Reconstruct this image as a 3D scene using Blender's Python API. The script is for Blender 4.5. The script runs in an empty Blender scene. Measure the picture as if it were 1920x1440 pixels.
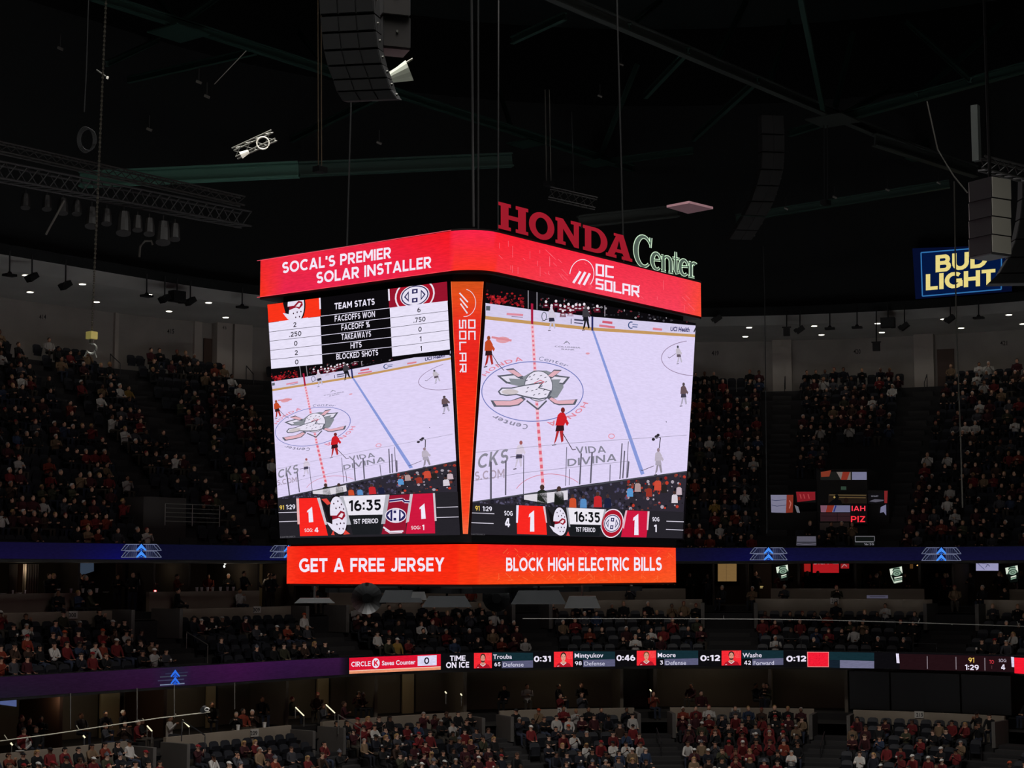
import bpy, math, random
import numpy as np
from mathutils import Vector, Matrix
random.seed(7); RNG = np.random.RandomState(11)
SC = bpy.context.scene; COL = SC.collection
PI = math.pi
EYE = 13.0                                  # height of the viewer above the ice (m)

# ------------------------------------------------------------------ camera
F_PX = 3261.18; PITCH = math.radians(6.132); YAW = math.radians(37.554); CX, CY = -36.01, -28.46
fw = Vector((math.cos(YAW)*math.cos(PITCH), math.sin(YAW)*math.cos(PITCH), math.sin(PITCH)))
rt = Vector((math.sin(YAW), -math.cos(YAW), 0)); up = rt.cross(fw)
roll = -0.0008
rt, up = rt*math.cos(roll)+up*math.sin(roll), up*math.cos(roll)-rt*math.sin(roll)
cam_d = bpy.data.cameras.new('camera'); cam = bpy.data.objects.new('camera', cam_d); COL.objects.link(cam)
cam_d.sensor_fit = 'HORIZONTAL'; cam_d.sensor_width = 36; cam_d.lens = F_PX/1920*36; cam_d.clip_end = 400
M = Matrix((rt, up, -fw)).transposed().to_4x4(); M.translation = Vector((CX, CY, EYE)); cam.matrix_world = M
SC.camera = cam
EYEV = Vector((CX, CY, EYE))

# ------------------------------------------------------------------ world, exposure, lamps
SC.view_settings.view_transform = 'Standard'; SC.view_settings.look = 'None'
SC.view_settings.exposure = 0; SC.view_settings.gamma = 1; SC.view_settings.use_curve_mapping = False
w = bpy.data.worlds.new('world'); SC.world = w; w.use_nodes = True
w.node_tree.nodes['Background'].inputs[0].default_value = (.02, .022, .025, 1)
w.node_tree.nodes['Background'].inputs[1].default_value = .05
SC.cycles.use_denoising = True; SC.cycles.max_bounces = 5; SC.cycles.diffuse_bounces = 3
SC.cycles.sample_clamp_indirect = 2.0; SC.cycles.caustics_reflective = False; SC.cycles.caustics_refractive = False

def area(name, loc, target, sx, sy, power, color=(1, .96, .9), spread=180):
    l = bpy.data.lights.new(name, 'AREA'); l.shape = 'RECTANGLE'; l.size = sx; l.size_y = sy
    l.energy = power; l.color = color; l.spread = math.radians(spread)
    o = bpy.data.objects.new(name, l); COL.objects.link(o); o.location = loc
    o.rotation_euler = (Vector(target)-Vector(loc)).to_track_quat('-Z', 'Y').to_euler()
    return o
# rows of rink lamps under the roof shine down on the ice, which throws light back into the stands
area('rink_lamp', (0, 0, 37), (0, 0, 0), 40, 16, 7200, (1, .98, .95), 75)
# added fill lights, unseen high above the ice, turned to the far stands
area('house_lamp', (2, -6, 36.5), (30, 22, 7), 10, 3, 260, (1, .95, .9), 120)  # added fill light, no real lamp
area('house_lamp', (-10, 4, 36.5), (2, 28, 6), 8, 3, 170, (1, .95, .9), 120)  # added fill light, no real lamp
area('house_lamp', (12, -14, 36.5), (42, -4, 6), 8, 3, 110, (1, .95, .9), 120)  # added fill light, no real lamp

def spot(name, loc, target, cone, power, color=(1, .96, .9)):
    l = bpy.data.lights.new(name, 'SPOT'); l.energy = power; l.color = color; l.spot_size = math.radians(cone); l.spot_blend = .6; l.shadow_soft_size = .8
    o = bpy.data.objects.new(name, l); COL.objects.link(o); o.location = loc; o.rotation_euler = (Vector(target)-Vector(loc)).to_track_quat('-Z', 'Y').to_euler()
# added fill spots, unseen under the roof, that reach the lower stands only
for tx, ty in ((4, 24), (20, 22), (33, 14), (37, -2)): spot('bowl_lamp', (tx*.15-3, ty*.15-6, 36), (tx, ty, 3.4), 27, 7600)  # added fill spots, no real lamps

# ------------------------------------------------------------------ helpers
def lin(c):
    return tuple((v/255/12.92 if v/255 <= .04045 else ((v/255+.055)/1.055)**2.4) for v in c[:3])
MATS = {}
def mat(name, rgb=(128, 128, 128), rough=.7, metal=0, emit=None, strength=1, noise=0, sampling=None, spec=None):
    if name in MATS: return MATS[name]
    m = bpy.data.materials.new(name); m.use_nodes = True; nt = m.node_tree; b = nt.nodes['Principled BSDF']
    b.inputs['Base Color'].default_value = (*lin(rgb), 1); b.inputs['Roughness'].default_value = rough
    b.inputs['Metallic'].default_value = metal
    if spec is not None: b.inputs['Specular IOR Level'].default_value = spec
    if emit is not None:
        b.inputs['Emission Color'].default_value = (*lin(emit), 1); b.inputs['Emission Strength'].default_value = strength
    if noise:
        n = nt.nodes.new('ShaderNodeTexNoise'); n.inputs['Scale'].default_value = noise; n.inputs['Detail'].default_value = 4
        mx = nt.nodes.new('ShaderNodeMix'); mx.data_type = 'RGBA'; c = lin(rgb)
        mx.inputs[6].default_value = (*[v*.7 for v in c], 1); mx.inputs[7].default_value = (*[min(1, v*1.25) for v in c], 1)
        tc = nt.nodes.new('ShaderNodeTexCoord'); nt.links.new(tc.outputs['Object'], n.inputs['Vector'])
        nt.links.new(n.outputs['Fac'], mx.inputs[0]); nt.links.new(mx.outputs[2], b.inputs['Base Color'])
    if sampling: m.cycles.emission_sampling = sampling
    MATS[name] = m; return m

def screen_mat(name, strength=1., led=.12, sampling='NONE'):
    """lit display: the picture is a colour attribute, broken up by the rows of the LED panel"""
    if name in MATS: return MATS[name]
    m = bpy.data.materials.new(name); m.use_nodes = True; nt = m.node_tree; nt.nodes.clear(); N = nt.nodes.new; L = nt.links.new
    at = N('ShaderNodeAttribute'); at.attribute_name = 'Col'
    tc = N('ShaderNodeTexCoord'); mp = N('ShaderNodeMapping'); mp.inputs['Scale'].default_value = (5, 5, 34)
    n = N('ShaderNodeTexNoise'); n.inputs['Scale'].default_value = 1.; n.inputs['Detail'].default_value = 3
    mr = N('ShaderNodeMapRange'); mr.inputs['From Min'].default_value = .35; mr.inputs['From Max'].default_value = .65
    mr.inputs['To Min'].default_value = 1-led; mr.inputs['To Max'].default_value = 1.02
    mu = N('ShaderNodeVectorMath'); mu.operation = 'SCALE'
    e = N('ShaderNodeEmission'); e.inputs['Strength'].default_value = strength; o = N('ShaderNodeOutputMaterial')
    L(tc.outputs['Object'], mp.inputs['Vector']); L(mp.outputs[0], n.inputs['Vector']); L(n.outputs['Fac'], mr.inputs['Value'])
    L(at.outputs['Color'], mu.inputs[0]); L(mr.outputs[0], mu.inputs['Scale']); L(mu.outputs[0], e.inputs['Color']); L(e.outputs[0], o.inputs['Surface'])
    m.cycles.emission_sampling = sampling; MATS[name] = m; return m

def tag(o, label=None, cat=None, group=None, kind=None):
    if label: o['label'] = label
    if cat: o['category'] = cat
    if group: o['group'] = group
    if kind: o['kind'] = kind
    return o

def empty(name, loc, label=None, cat=None, group=None, rz=0):
    o = bpy.data.objects.new(name, None); COL.objects.link(o); o.location = loc; o.rotation_euler = (0, 0, rz)
    o.empty_display_size = .3
    return tag(o, label, cat, group)

class MB:
    """collects faces in world space; build() links them as ONE mesh object"""
    def __init__(s): s.v = []; s.f = []; s.m = []; s.c = []
    def face(s, pts, mi=0, col=None):
        b = len(s.v); s.v += [tuple(p) for p in pts]; s.f.append(tuple(range(b, b+len(pts)))); s.m.append(mi); s.c.append(col)
    def mesh(s, vs, fs, mi=0, col=None):
        b = len(s.v); s.v += [tuple(p) for p in vs]
        for f in fs: s.f.append(tuple(i+b for i in f)); s.m.append(mi); s.c.append(col)
    def box(s, c, h, ax=None, mi=0, col=None):
        ax = ax or (Vector((1, 0, 0)), Vector((0, 1, 0)), Vector((0, 0, 1))); c = Vector(c)
        vs = [c+ax[0]*h[0]*i+ax[1]*h[1]*j+ax[2]*h[2]*k for i in (-1, 1) for j in (-1, 1) for k in (-1, 1)]
        s.mesh(vs, [(0, 1, 3, 2), (4, 6, 7, 5), (0, 4, 5, 1), (2, 3, 7, 6), (0, 2, 6, 4), (1, 5, 7, 3)], mi, col)
    def tube(s, pts, r, n=6, mi=0, col=None, cap=True):
        pts = [Vector(p) for p in pts]; rs = r if isinstance(r, (list, tuple)) else [r]*len(pts); rings = []
        for i, p in enumerate(pts):
            t = (pts[min(i+1, len(pts)-1)]-pts[max(i-1, 0)]).normalized()
            a = t.cross(Vector((0, 0, 1)) if abs(t.z) < .9 else Vector((1, 0, 0))).normalized(); b = t.cross(a)
            rings.append([p+(a*math.cos(2*PI*k/n)+b*math.sin(2*PI*k/n))*rs[i] for k in range(n)])
        vs = [v for q in rings for v in q]; fs = []
        for i in range(len(pts)-1):
            for k in range(n): fs.append((i*n+k, i*n+(k+1) % n, (i+1)*n+(k+1) % n, (i+1)*n+k))
        if cap: fs += [tuple(range(n-1, -1, -1)), tuple((len(pts)-1)*n+k for k in range(n))]
        s.mesh(vs, fs, mi, col)
    def loft(s, rings, mi=0, col=None, close=True, cap=True):
        n = len(rings[0]); vs = [v for q in rings for v in q]; fs = []
        for i in range(len(rings)-1):
            for k in range(n if close else n-1): fs.append((i*n+k, i*n+(k+1) % n, (i+1)*n+(k+1) % n, (i+1)*n+k))
        if cap: fs += [tuple(range(n-1, -1, -1)), tuple((len(rings)-1)*n+k for k in range(n))]
        s.mesh(vs, fs, mi, col)
    def build(s, name, mats, parent=None, origin=None, smooth=False):
        me = bpy.data.meshes.new(name); org = Vector(origin) if origin is not None else Vector((0, 0, 0))
        me.from_pydata([tuple(Vector(v)-org) for v in s.v], [], s.f)
        if not isinstance(mats, (list, tuple)): mats = [mats]
        for m in mats: me.materials.append(m)
        me.polygons.foreach_set('material_index', s.m)
        if any(c is not None for c in s.c):
            a = me.color_attributes.new('Col', 'FLOAT_COLOR', 'CORNER'); buf = []
            for f, c in zip(s.f, s.c):
                if c is not None and isinstance(c[0], (tuple, list)): cs = [lin(q) for q in c]
                else: cs = [lin(c or (0, 0, 0))]*len(f)
                for q in cs: buf += [*q, 1.]
            a.data.foreach_set('color', buf)
        if smooth: me.polygons.foreach_set('use_smooth', [True]*len(s.f))
        me.update()
        o = bpy.data.objects.new(name, me); COL.objects.link(o); o.location = org
        if parent is not None:
            o.parent = parent; q = parent; base = Vector((0, 0, 0))
            while q is not None: base += q.location; q = q.parent
            o.location = org-base
        return o

# pixel <-> ray (1920x1440 frame)
def ray(px, py):
    return (fw+rt*((px-960)/F_PX)-up*((py-720)/F_PX))
def proj(p):
    q = Vector(p)-EYEV; z = q.dot(fw); return 960+F_PX*q.dot(rt)/z, 720-F_PX*q.dot(up)/z, z
def on_plane(px, py, p0, n):
    r = ray(px, py); t = (Vector(p0)-EYEV).dot(n)/r.dot(n); return EYEV+r*t
def at_z(px, py, z): return on_plane(px, py, (0, 0, z), Vector((0, 0, 1)))
def at_depth(px, py, Z): return EYEV+ray(px, py)*Z

# plan of the bowl: a rounded rectangle seen from inside; s = distance along it, d = distance outward
HA, HB, HR = 39.6, 24.6, 22.0; ARC_X, ARC_Y = HA-HR, HB-HR; S1 = ARC_X+45.; S2 = S1+HR*PI/2
def bowl(s, d):
    if s < S1: return Vector((-45+s, HB+d, 0)), Vector((0, 1, 0))
    if s < S2:
        a = (s-S1)/HR; n = Vector((math.sin(a), math.cos(a), 0)); return Vector((ARC_X, ARC_Y, 0))+n*(HR+d), n
    return Vector((HA+d, ARC_Y-(s-S2), 0)), Vector((1, 0, 0))
def bp(s, d, z):
    p, n = bowl(s, d); p.z = z; return p
def frame_at(s):
    n = bowl(s, 0)[1]; return Vector((n.y, -n.x, 0)), n          # along (to the right in view), outward
def s_of(px, d, z=None):
    """s where the vertical plane through pixel column px meets the curve at offset d"""
    r = ray(px, 1000); lo, hi = 5., 150.
    for _ in range(34):
        m = (lo+hi)/2; p = bowl(m, d)[0]-EYEV
        if p.x*r.y-p.y*r.x < 0: lo = m
        else: hi = m
    return (lo+hi)/2
def on_bowl(px, py, d):
    r = ray(px, py); lo, hi = 5., 150.
    for _ in range(34):
        m = (lo+hi)/2; p = bowl(m, d)[0]-EYEV
        if p.x*r.y-p.y*r.x < 0: lo = m
        else: hi = m
    p = bowl(lo, d)[0]; t = math.hypot(p.x-CX, p.y-CY)/math.hypot(r.x, r.y)
    return Vector((p.x, p.y, EYE+r.z*t)), lo
def slen(d, s): return (HR+d)/HR if S1 < s < S2 else 1.0

# lettering
TXT = {}
def glyphs(txt, bold=.0):
    k = (txt, bold)
    if k in TXT: return TXT[k]
    cu = bpy.data.curves.new('lettering', 'FONT'); cu.body = txt; cu.size = 1; cu.resolution_u = 3; cu.offset = bold; cu.fill_mode = 'FRONT'
    o = bpy.data.objects.new('lettering', cu); COL.objects.link(o); bpy.context.view_layer.update()
    me = o.evaluated_get(bpy.context.evaluated_depsgraph_get()).to_mesh()
    vs = np.array([v.co[:2] for v in me.vertices]) if len(me.vertices) else np.zeros((1, 2)); fs = [tuple(p.vertices) for p in me.polygons]
    o.evaluated_get(bpy.context.evaluated_depsgraph_get()).to_mesh_clear()
    bpy.data.objects.remove(o); bpy.data.curves.remove(cu)
    x0, x1 = vs[:, 0].min(), vs[:, 0].max(); vs = vs.copy(); vs[:, 0] = (vs[:, 0]-x0)/max(1e-6, x1-x0); vs[:, 1] /= .70
    TXT[k] = (vs, fs); ASPECT[k] = (x1-x0)/.70; return TXT[k]
ASPECT = {}
def clip_poly(pts, win):
    """cut a polygon to a convex window (both in picture points)"""
    ar = sum(win[i][0]*win[(i+1) % len(win)][1]-win[(i+1) % len(win)][0]*win[i][1] for i in range(len(win))); sg = 1 if ar > 0 else -1
    for i in range(len(win)):
        a, b = win[i], win[(i+1) % len(win)]; side = lambda p: sg*((b[0]-a[0])*(p[1]-a[1])-(b[1]-a[1])*(p[0]-a[0])); out = []
        for j in range(len(pts)):
            p, q = pts[j-1], pts[j]; sp_, sq = side(p), side(q)
            if (sp_ < 0) != (sq < 0):
                t = sp_/(sp_-sq); out.append((p[0]+(q[0]-p[0])*t, p[1]+(q[1]-p[1])*t))
            if sq >= 0: out.append(q)
        pts = out
        if len(pts) < 3: return []
    return pts

# heavy geometric capitals and figures drawn as strokes: {char: (width, [polylines])}, cap height 1
def _arc(cx, cy, rx, ry, a0, a1, n=12): return [(cx+rx*math.cos(math.radians(a0+(a1-a0)*i/n)), cy+ry*math.sin(math.radians(a0+(a1-a0)*i/n))) for i in range(n+1)]
def _bowl(x0, x1, y0, y1): r = (y1-y0)/2; return [(x0, y1), (x1-r, y1)]+_arc(x1-r, (y0+y1)/2, r, r, 90, -90, 8)[1:-1]+[(x1-r, y0), (x0, y0)]
GL = {'A': (.95, [[(.11, -.02), (.475, 1)], [(.84, -.02), (.475, 1)], [(.25, .27), (.7, .27)]]), 'B': (.76, [[(.1, 0), (.1, 1)], _bowl(.1, .62, .52, .9), _bowl(.1, .67, .1, .52)]),
 'C': (.86, [_arc(.5, .5, .4, .4, 48, 312, 18)]), 'D': (.86, [[(.1, 0), (.1, 1)], _bowl(.1, .76, .1, .9)]), 'E': (.66, [[(.1, 0), (.1, 1)], [(.1, .9), (.66, .9)], [(.1, .5), (.6, .5)], [(.1, .1), (.66, .1)]]),
 'F': (.64, [[(.1, 0), (.1, 1)], [(.1, .9), (.64, .9)], [(.1, .48), (.58, .48)]]), 'G': (.92, [_arc(.5, .5, .4, .4, 48, 330, 18), [(.82, .1), (.82, .46)], [(.54, .46), (.9, .46)]]), 'H': (.84, [[(.1, 0), (.1, 1)], [(.74, 0), (.74, 1)], [(.1, .5), (.74, .5)]]),
 'I': (.2, [[(.1, 0), (.1, 1)]]), 'J': (.6, [[(.5, 1), (.5, .32)]+_arc(.28, .32, .22, .22, 0, -150, 8)]), 'K': (.82, [[(.1, 0), (.1, 1)], [(.1, .36), (.7, 1.05)], [(.32, .6), (.74, -.05)]]), 'L': (.62, [[(.1, 0), (.1, 1)], [(.1, .1), (.62, .1)]]),
 'M': (1.02, [[(.1, 0), (.1, 1)], [(.92, 0), (.92, 1)], [(.1, .98), (.51, .3)], [(.92, .98), (.51, .3)]]), 'N': (.88, [[(.1, 0), (.1, 1)], [(.78, 0), (.78, 1)], [(.1, .96), (.78, .04)]]), 'O': (1., [_arc(.5, .5, .4, .4, 0, 360, 24)]),
 'P': (.74, [[(.1, 0), (.1, 1)], _bowl(.1, .64, .42, .9)]), 'R': (.78, [[(.1, 0), (.1, 1)], _bowl(.1, .66, .44, .9), [(.36, .42), (.7, -.05)]]), 'S': (.72, [_arc(.37, .695, .25, .205, 35, 250, 9)+[(.4, .5)]+_arc(.37, .305, .26, .205, 70, -150, 9)]),
 'T': (.74, [[(.37, 0), (.37, 1)], [(0, .9), (.74, .9)]]), 'U': (.84, [[(.1, 1), (.1, .42)]+_arc(.42, .42, .32, .32, 180, 360, 10)+[(.74, 1)]]), 'V': (.92, [[(.11, 1.02), (.46, .02)], [(.81, 1.02), (.46, .02)]]), 'W': (1.28, [[(.1, 1.02), (.36, .02)], [(.64, .98), (.36, .02)], [(.64, .98), (.92, .02)], [(1.18, 1.02), (.92, .02)]]),
 'Y': (.86, [[(.1, 1.03), (.43, .45)], [(.76, 1.03), (.43, .45)], [(.43, 0), (.43, .48)]]), 'Z': (.74, [[(.04, .9), (.7, .9)], [(.62, .9), (.12, .1)], [(.04, .1), (.7, .1)]]), '0': (.78, [_arc(.39, .5, .29, .4, 0, 360, 22)]), '1': (.46, [[(.34, 0), (.34, 1)], [(.04, .78), (.34, .93)]]),
 '2': (.72, [_arc(.35, .66, .25, .24, 165, -30, 9)+[(.12, .12)], [(.06, .1), (.7, .1)]]), '3': (.72, [[(.08, .9), (.62, .9)], [(.6, .88), (.36, .58)], _arc(.35, .34, .27, .24, 95, -155, 11)]), '4': (.8, [[(.56, 0), (.56, 1)], [(.5, 1), (.1, .32)], [(.04, .28), (.8, .28)]]), '5': (.72, [[(.14, .9), (.66, .9)], [(.17, .95), (.15, .52)], _arc(.36, .35, .26, .25, 140, -150, 12)]),
 '6': (.76, [_arc(.38, .34, .28, .24, 0, 360, 18), [(.12, .38)]+_arc(.5, .42, .4, .48, 175, 95, 6)]), '7': (.7, [[(.04, .9), (.64, .9)], [(.6, .92), (.24, -.02)]]), '8': (.76, [_arc(.38, .7, .23, .2, 0, 360, 18), _arc(.38, .3, .28, .2, 0, 360, 18)]), '9': (.76, [_arc(.38, .66, .28, .24, 0, 360, 18), [(.64, .62)]+_arc(.26, .58, .4, .48, -5, -85, 6)]),
 ':': (.22, [[(.11, .1), (.11, .3)], [(.11, .58), (.11, .78)]]), '.': (.2, [[(.1, .0), (.1, .2)]]), "'": (.2, [[(.1, .68), (.1, 1)]]), '%': (1.05, [_arc(.25, .74, .17, .17, 0, 360, 12), _arc(.8, .26, .17, .17, 0, 360, 12), [(.78, 1.02), (.27, -.02)]])}
class Draw:
    """draws a display's picture on its real surface; points are given as picture points and laid on the surface"""
    def __init__(s, place, pre=None, dark=1.): s.mb = MB(); s.place = place; s.pre = pre; s.win = None; s.cell = 0
    def P(s, p, lay):
        if s.pre: p = s.pre(p)
        return s.place(p[0], p[1], lay)
    def poly(s, pts, col, lay=1):
        if s.cell:       # curved surface: cut into narrow pieces that follow it
            x0, x1 = min(p[0] for p in pts), max(p[0] for p in pts)
            if x1-x0 > s.cell*1.2:
                n = int((x1-x0)/s.cell)+1
                for k in range(n):
                    a, b = x0+(x1-x0)*k/n, x0+(x1-x0)*(k+1)/n; q = clip_poly(pts, [(a, 0), (b, 0), (b, 2000), (a, 2000)])
                    if q: s.mb.face([s.place(p[0], p[1], lay) for p in q], 0, col)
                return
        if s.win:
            pts = clip_poly(pts if not s.pre else [s.pre(p) for p in pts], s.win)
            if pts: s.mb.face([s.place(p[0], p[1], lay) for p in pts], 0, col)
            return
        s.mb.face([s.P(p, lay) for p in pts], 0, col)
    def line(s, a, b, wd, col, lay=2, w2=None):
        w2 = wd if w2 is None else w2; dx, dy = b[0]-a[0], b[1]-a[1]; L = math.hypot(dx, dy) or 1; nx, ny = -dy/L/2, dx/L/2
        s.poly([(a[0]+nx*wd, a[1]+ny*wd), (b[0]+nx*w2, b[1]+ny*w2), (b[0]-nx*w2, b[1]-ny*w2), (a[0]-nx*wd, a[1]-ny*wd)], col, lay)
    def path(s, pts, wd, col, lay=2):
        for a, b in zip(pts[:-1], pts[1:]): s.line(a, b, wd, col, lay)
    def strip(s, top, bot, col, lay=1):
        for i in range(len(top)-1): s.poly([top[i], top[i+1], bot[i+1], bot[i]], col, lay)
    def ell(s, c, rx, ry, col, lay=2, wd=None, a0=0, a1=360, rot=0, n=32):
        cr, sr = math.cos(math.radians(rot)), math.sin(math.radians(rot)); pts = []
        for i in range(n+1):
            a = math.radians(a0+(a1-a0)*i/n); x, y = rx*math.cos(a), ry*math.sin(a); pts.append((c[0]+x*cr-y*sr, c[1]+x*sr+y*cr))
        if wd: s.path(pts, wd, col, lay)
        else: s.poly(pts[:-1], col, lay)
    def text(s, t, p0, p1, h, col, lay=3, bold=.02, upv=(0, -1), slant=0, fit=0):
        if bold >= .02 and all(ch in GL or ch == ' ' for ch in t):
            th = .125+bold*2.2; gap = .1; ws = [.34 if ch == ' ' else GL[ch][0] for ch in t]; tot = sum(ws)+gap*(len(t)-1); dx, dy = p1[0]-p0[0], p1[1]-p0[1]
            if fit: L = math.hypot(dx, dy); k = tot*h*fit/L; p0 = (p0[0]+dx*(1-k)/2, p0[1]+dy*(1-k)/2); dx, dy = dx*k, dy*k
            x = 0
            for ch, w_ in zip(t, ws):
                for st in GL.get(ch, (0, []))[1]:
                    for i, (a, b) in enumerate(zip(st[:-1], st[1:])):
                        L = math.hypot(b[0]-a[0], b[1]-a[1]) or 1; ux, uy = (b[0]-a[0])/L, (b[1]-a[1])/L; ea = .05 if len(st) > 2 and i else 0; eb = .05 if len(st) > 2 and i < len(st)-2 else 0
                        ea = min(ea, L*.5); eb = min(eb, L*.5); a2 = (a[0]-ux*ea, a[1]-uy*ea); b2 = (b[0]+ux*eb, b[1]+uy*eb)
                        q = clip_poly([(a2[0]-uy*th/2, a2[1]+ux*th/2), (b2[0]-uy*th/2, b2[1]+ux*th/2), (b2[0]+uy*th/2, b2[1]-ux*th/2), (a2[0]+uy*th/2, a2[1]-ux*th/2)], [(-.03, 0), (w_+.03, 0), (w_+.03, 1), (-.03, 1)])
                        if q: s.mb.face([s.P((p0[0]+dx*(x+u)/tot+(upv[0]*h+slant*h)*v, p0[1]+dy*(x+u)/tot+upv[1]*h*v), lay) for u, v in q], 0, col)
                x += w_+gap
            return
        vs, fs = glyphs(t, bold); dx, dy = p1[0]-p0[0], p1[1]-p0[1]
        if fit:      # natural width, centred between p0 and p1
            L = math.hypot(dx, dy); k = ASPECT[(t, bold)]*h*fit/L; p0 = (p0[0]+dx*(1-k)/2, p0[1]+dy*(1-k)/2); dx, dy = dx*k, dy*k
        W = [s.P((p0[0]+dx*x+(upv[0]*h+slant*h)*y, p0[1]+dy*x+upv[1]*h*y), lay) for x, y in vs]
        s.mb.mesh(W, fs, 0, col)
    def arctext(s, t, c, rx, ry, a0, a1, h, col, lay=3, bold=.0, flip=False):
        for i, ch in enumerate(t):
            a = math.radians(a0+(a1-a0)*(i+.5)/len(t)); da = math.radians((a1-a0)/len(t))*.42
            q0 = (c[0]+rx*math.cos(a-da), c[1]+ry*math.sin(a-da)); q1 = (c[0]+rx*math.cos(a+da), c[1]+ry*math.sin(a+da))
            ux, uy = math.cos(a)*rx, math.sin(a)*ry; L = math.hypot(ux, uy)
            s.text(ch, q0, q1, h, col, lay, bold, (ux/L, uy/L))

# square techno letters for the solar logo (unit boxes, stroke 0.2)
SQ = {'O': [[(0, 0), (1, 0), (1, 1), (0, 1), (0, 0)]], 'C': [[(1, 0), (0, 0), (0, 1), (1, 1)]],
      'S': [[(0, 0), (1, 0), (1, .5), (0, .5), (0, 1), (1, 1)]], 'L': [[(0, 1), (0, 0), (1, 0)]],
      'A': [[(0, 0), (0, 1), (1, 1), (1, 0)], [(0, .42), (1, .42)]], 'R': [[(0, 0), (0, 1), (1, 1), (1, .45), (0, .45)], [(.45, .45), (1, 0)]]}
def sqtext(dr, t, p0, p1, h0, h1, upv, wd, col, lay=3, gap=.24):
    n = len(t); tot = n+gap*(n-1)
    for i, ch in enumerate(t):
        for st in SQ[ch]:
            pts = []
            for x, y in st:
                u = (i*(1+gap)+.08+x*.84)/tot; h = h0+(h1-h0)*u; q = (p0[0]+(p1[0]-p0[0])*u, p0[1]+(p1[1]-p0[1])*u)
                y = .09+y*.82; pts.append((q[0]+upv[0]*h*y, q[1]+upv[1]*h*y))
            for a, b in zip(pts[:-1], pts[1:]):
                L = math.hypot(b[0]-a[0], b[1]-a[1]); ex = (b[0]-a[0])/L*wd/2, (b[1]-a[1])/L*wd/2
                dr.line((a[0]-ex[0], a[1]-ex[1]), (b[0]+ex[0], b[1]+ex[1]), wd, col, lay)
def c1(x, y): return (460+x/4.174, 360+y/4.174)
def c2(x, y): return (860+x/4., 360+y/4.)
def c3(x, y): return (490+x/4.8, 680+y/4.8)
def c4(x, y): return (870+x/4.26, 520+y/4.26)
def c5(x, y): return (870+x/4.267, 700+y/4.267)
def c6(x, y): return (500+x/4.8, 880+y/4.8)
def c7(x, y): return (860+x/4.364, 900+y/4.364)
def c8(x, y): return (1300+x/3.097, 330+y/3.097)
def ca(x, y): return (640+x/4.174, 1200+y/4.174)
def cb(x, y): return (1100+x/4.174, 1200+y/4.174)
def cc(x, y): return (1480+x/4.364, 1200+y/4.364)

BLK = mat('black_metal', (14, 14, 16), .6); DARK = mat('dark_paint', (26, 26, 28), .8)
SCR = screen_mat('display', 1., .06); RINGSCR = screen_mat('ring_display', 1., .14, 'FRONT'); DIMSCR = screen_mat('ribbon', 1., .22)
# ================================================================== SCOREBOARD
A1, B1, ZT, ZB = 5.056, 3.619, EYE+7.919, EYE+6.974
A0, B0, YT, YB = 4.481, 2.970, EYE+.62, EYE-.315
board = empty('scoreboard', (0, 0, EYE), 'large four-sided hanging scoreboard with red lit bands above and below its screens', 'scoreboard')
def rr_path(a, b, r_near, r, nseg=8):
    """rounded rectangle from the far-left corner round the near corner, counter-clockwise seen from above"""
    out = []
    for (sx, sy, rad, a0) in ((-1, 1, r, 90), (-1, -1, r_near, 180), (1, -1, r, 270), (1, 1, r, 0)):
        c = (sx*(a-rad), sy*(b-rad))
        for i in range(nseg+1):
            t = math.radians(a0+90*i/nseg); out.append((c[0]+rad*math.cos(t), c[1]+rad*math.sin(t)))
    return out
def lerp(c, d, t): return tuple(c[i]+(d[i]-c[i])*t for i in range(3))
def ring(name, a, b, rn, r, zt, zb, ctop, cbot, label):
    """lit band: ctop / cbot give the picture's colour along face 0 (left), corner 1, face 2 (right)"""
    p = rr_path(a, b, rn, r); n = len(p); mb = MB()
    for i in range(n):
        q0, q1 = p[i], p[(i+1) % n]; segs = 8 if math.hypot(q1[0]-q0[0], q1[1]-q0[1]) > 2 else 1
        for k in range(segs):
            e = []
            for t in (k/segs, (k+1)/segs):
                x, y = q0[0]+(q1[0]-q0[0])*t, q0[1]+(q1[1]-q0[1])*t
                if x < -a+rn+.02 and y > -b+rn-.02 or (abs(x+a) < .01): u = (b-y)/(2*b)
                elif y < -b+.01 or x > -a+rn-.02: u = 2+(x+a)/(2*a)
                else: u = 1.5
                e.append(((x, y), u))
            uA, uB = e[0][1], e[1][1]
            for z0, z1, v0, v1 in ((zb, (zb+zt)/2, 0, .5), ((zb+zt)/2, zt, .5, 1)):
                cs = [lerp(cbot(u), ctop(u), v) for u, v in ((uA, v0), (uB, v0), (uB, v1), (uA, v1))]
                mb.face([(*e[0][0], z0), (*e[1][0], z0), (*e[1][0], z1), (*e[0][0], z1)], 0, cs)
    o = mb.build(name, RINGSCR, board); o['label'] = label
    return o
def piece(u, keys):
    for (a, ca_), (b, cb_) in zip(keys[:-1], keys[1:]):
        if u <= b: return lerp(ca_, cb_, max(0, (u-a)/(b-a)))
    return keys[-1][1]
top_band = ring('ring_display', A1, B1, .82, .25, ZT, ZB,
     lambda u: piece(u, [(0, (246, 40, 40)), (.08, (240, 42, 66)), (.5, (238, 36, 66)), (.88, (246, 24, 34)), (1.4, (252, 38, 78)), (2.05, (252, 30, 46)), (2.3, (250, 40, 60)), (2.6, (246, 48, 74)), (2.96, (250, 60, 78)), (3, (255, 80, 40))]),
     lambda u: piece(u, [(0, (255, 62, 24)), (.06, (252, 46, 44)), (.12, (236, 40, 78)), (.6, (240, 38, 78)), (.88, (246, 38, 58)), (1.4, (255, 54, 34)), (2.05, (252, 54, 62)), (2.4, (250, 64, 88)), (2.9, (252, 66, 90)), (3, (255, 80, 44))]),
     'red lit advertising band round the top')
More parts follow.
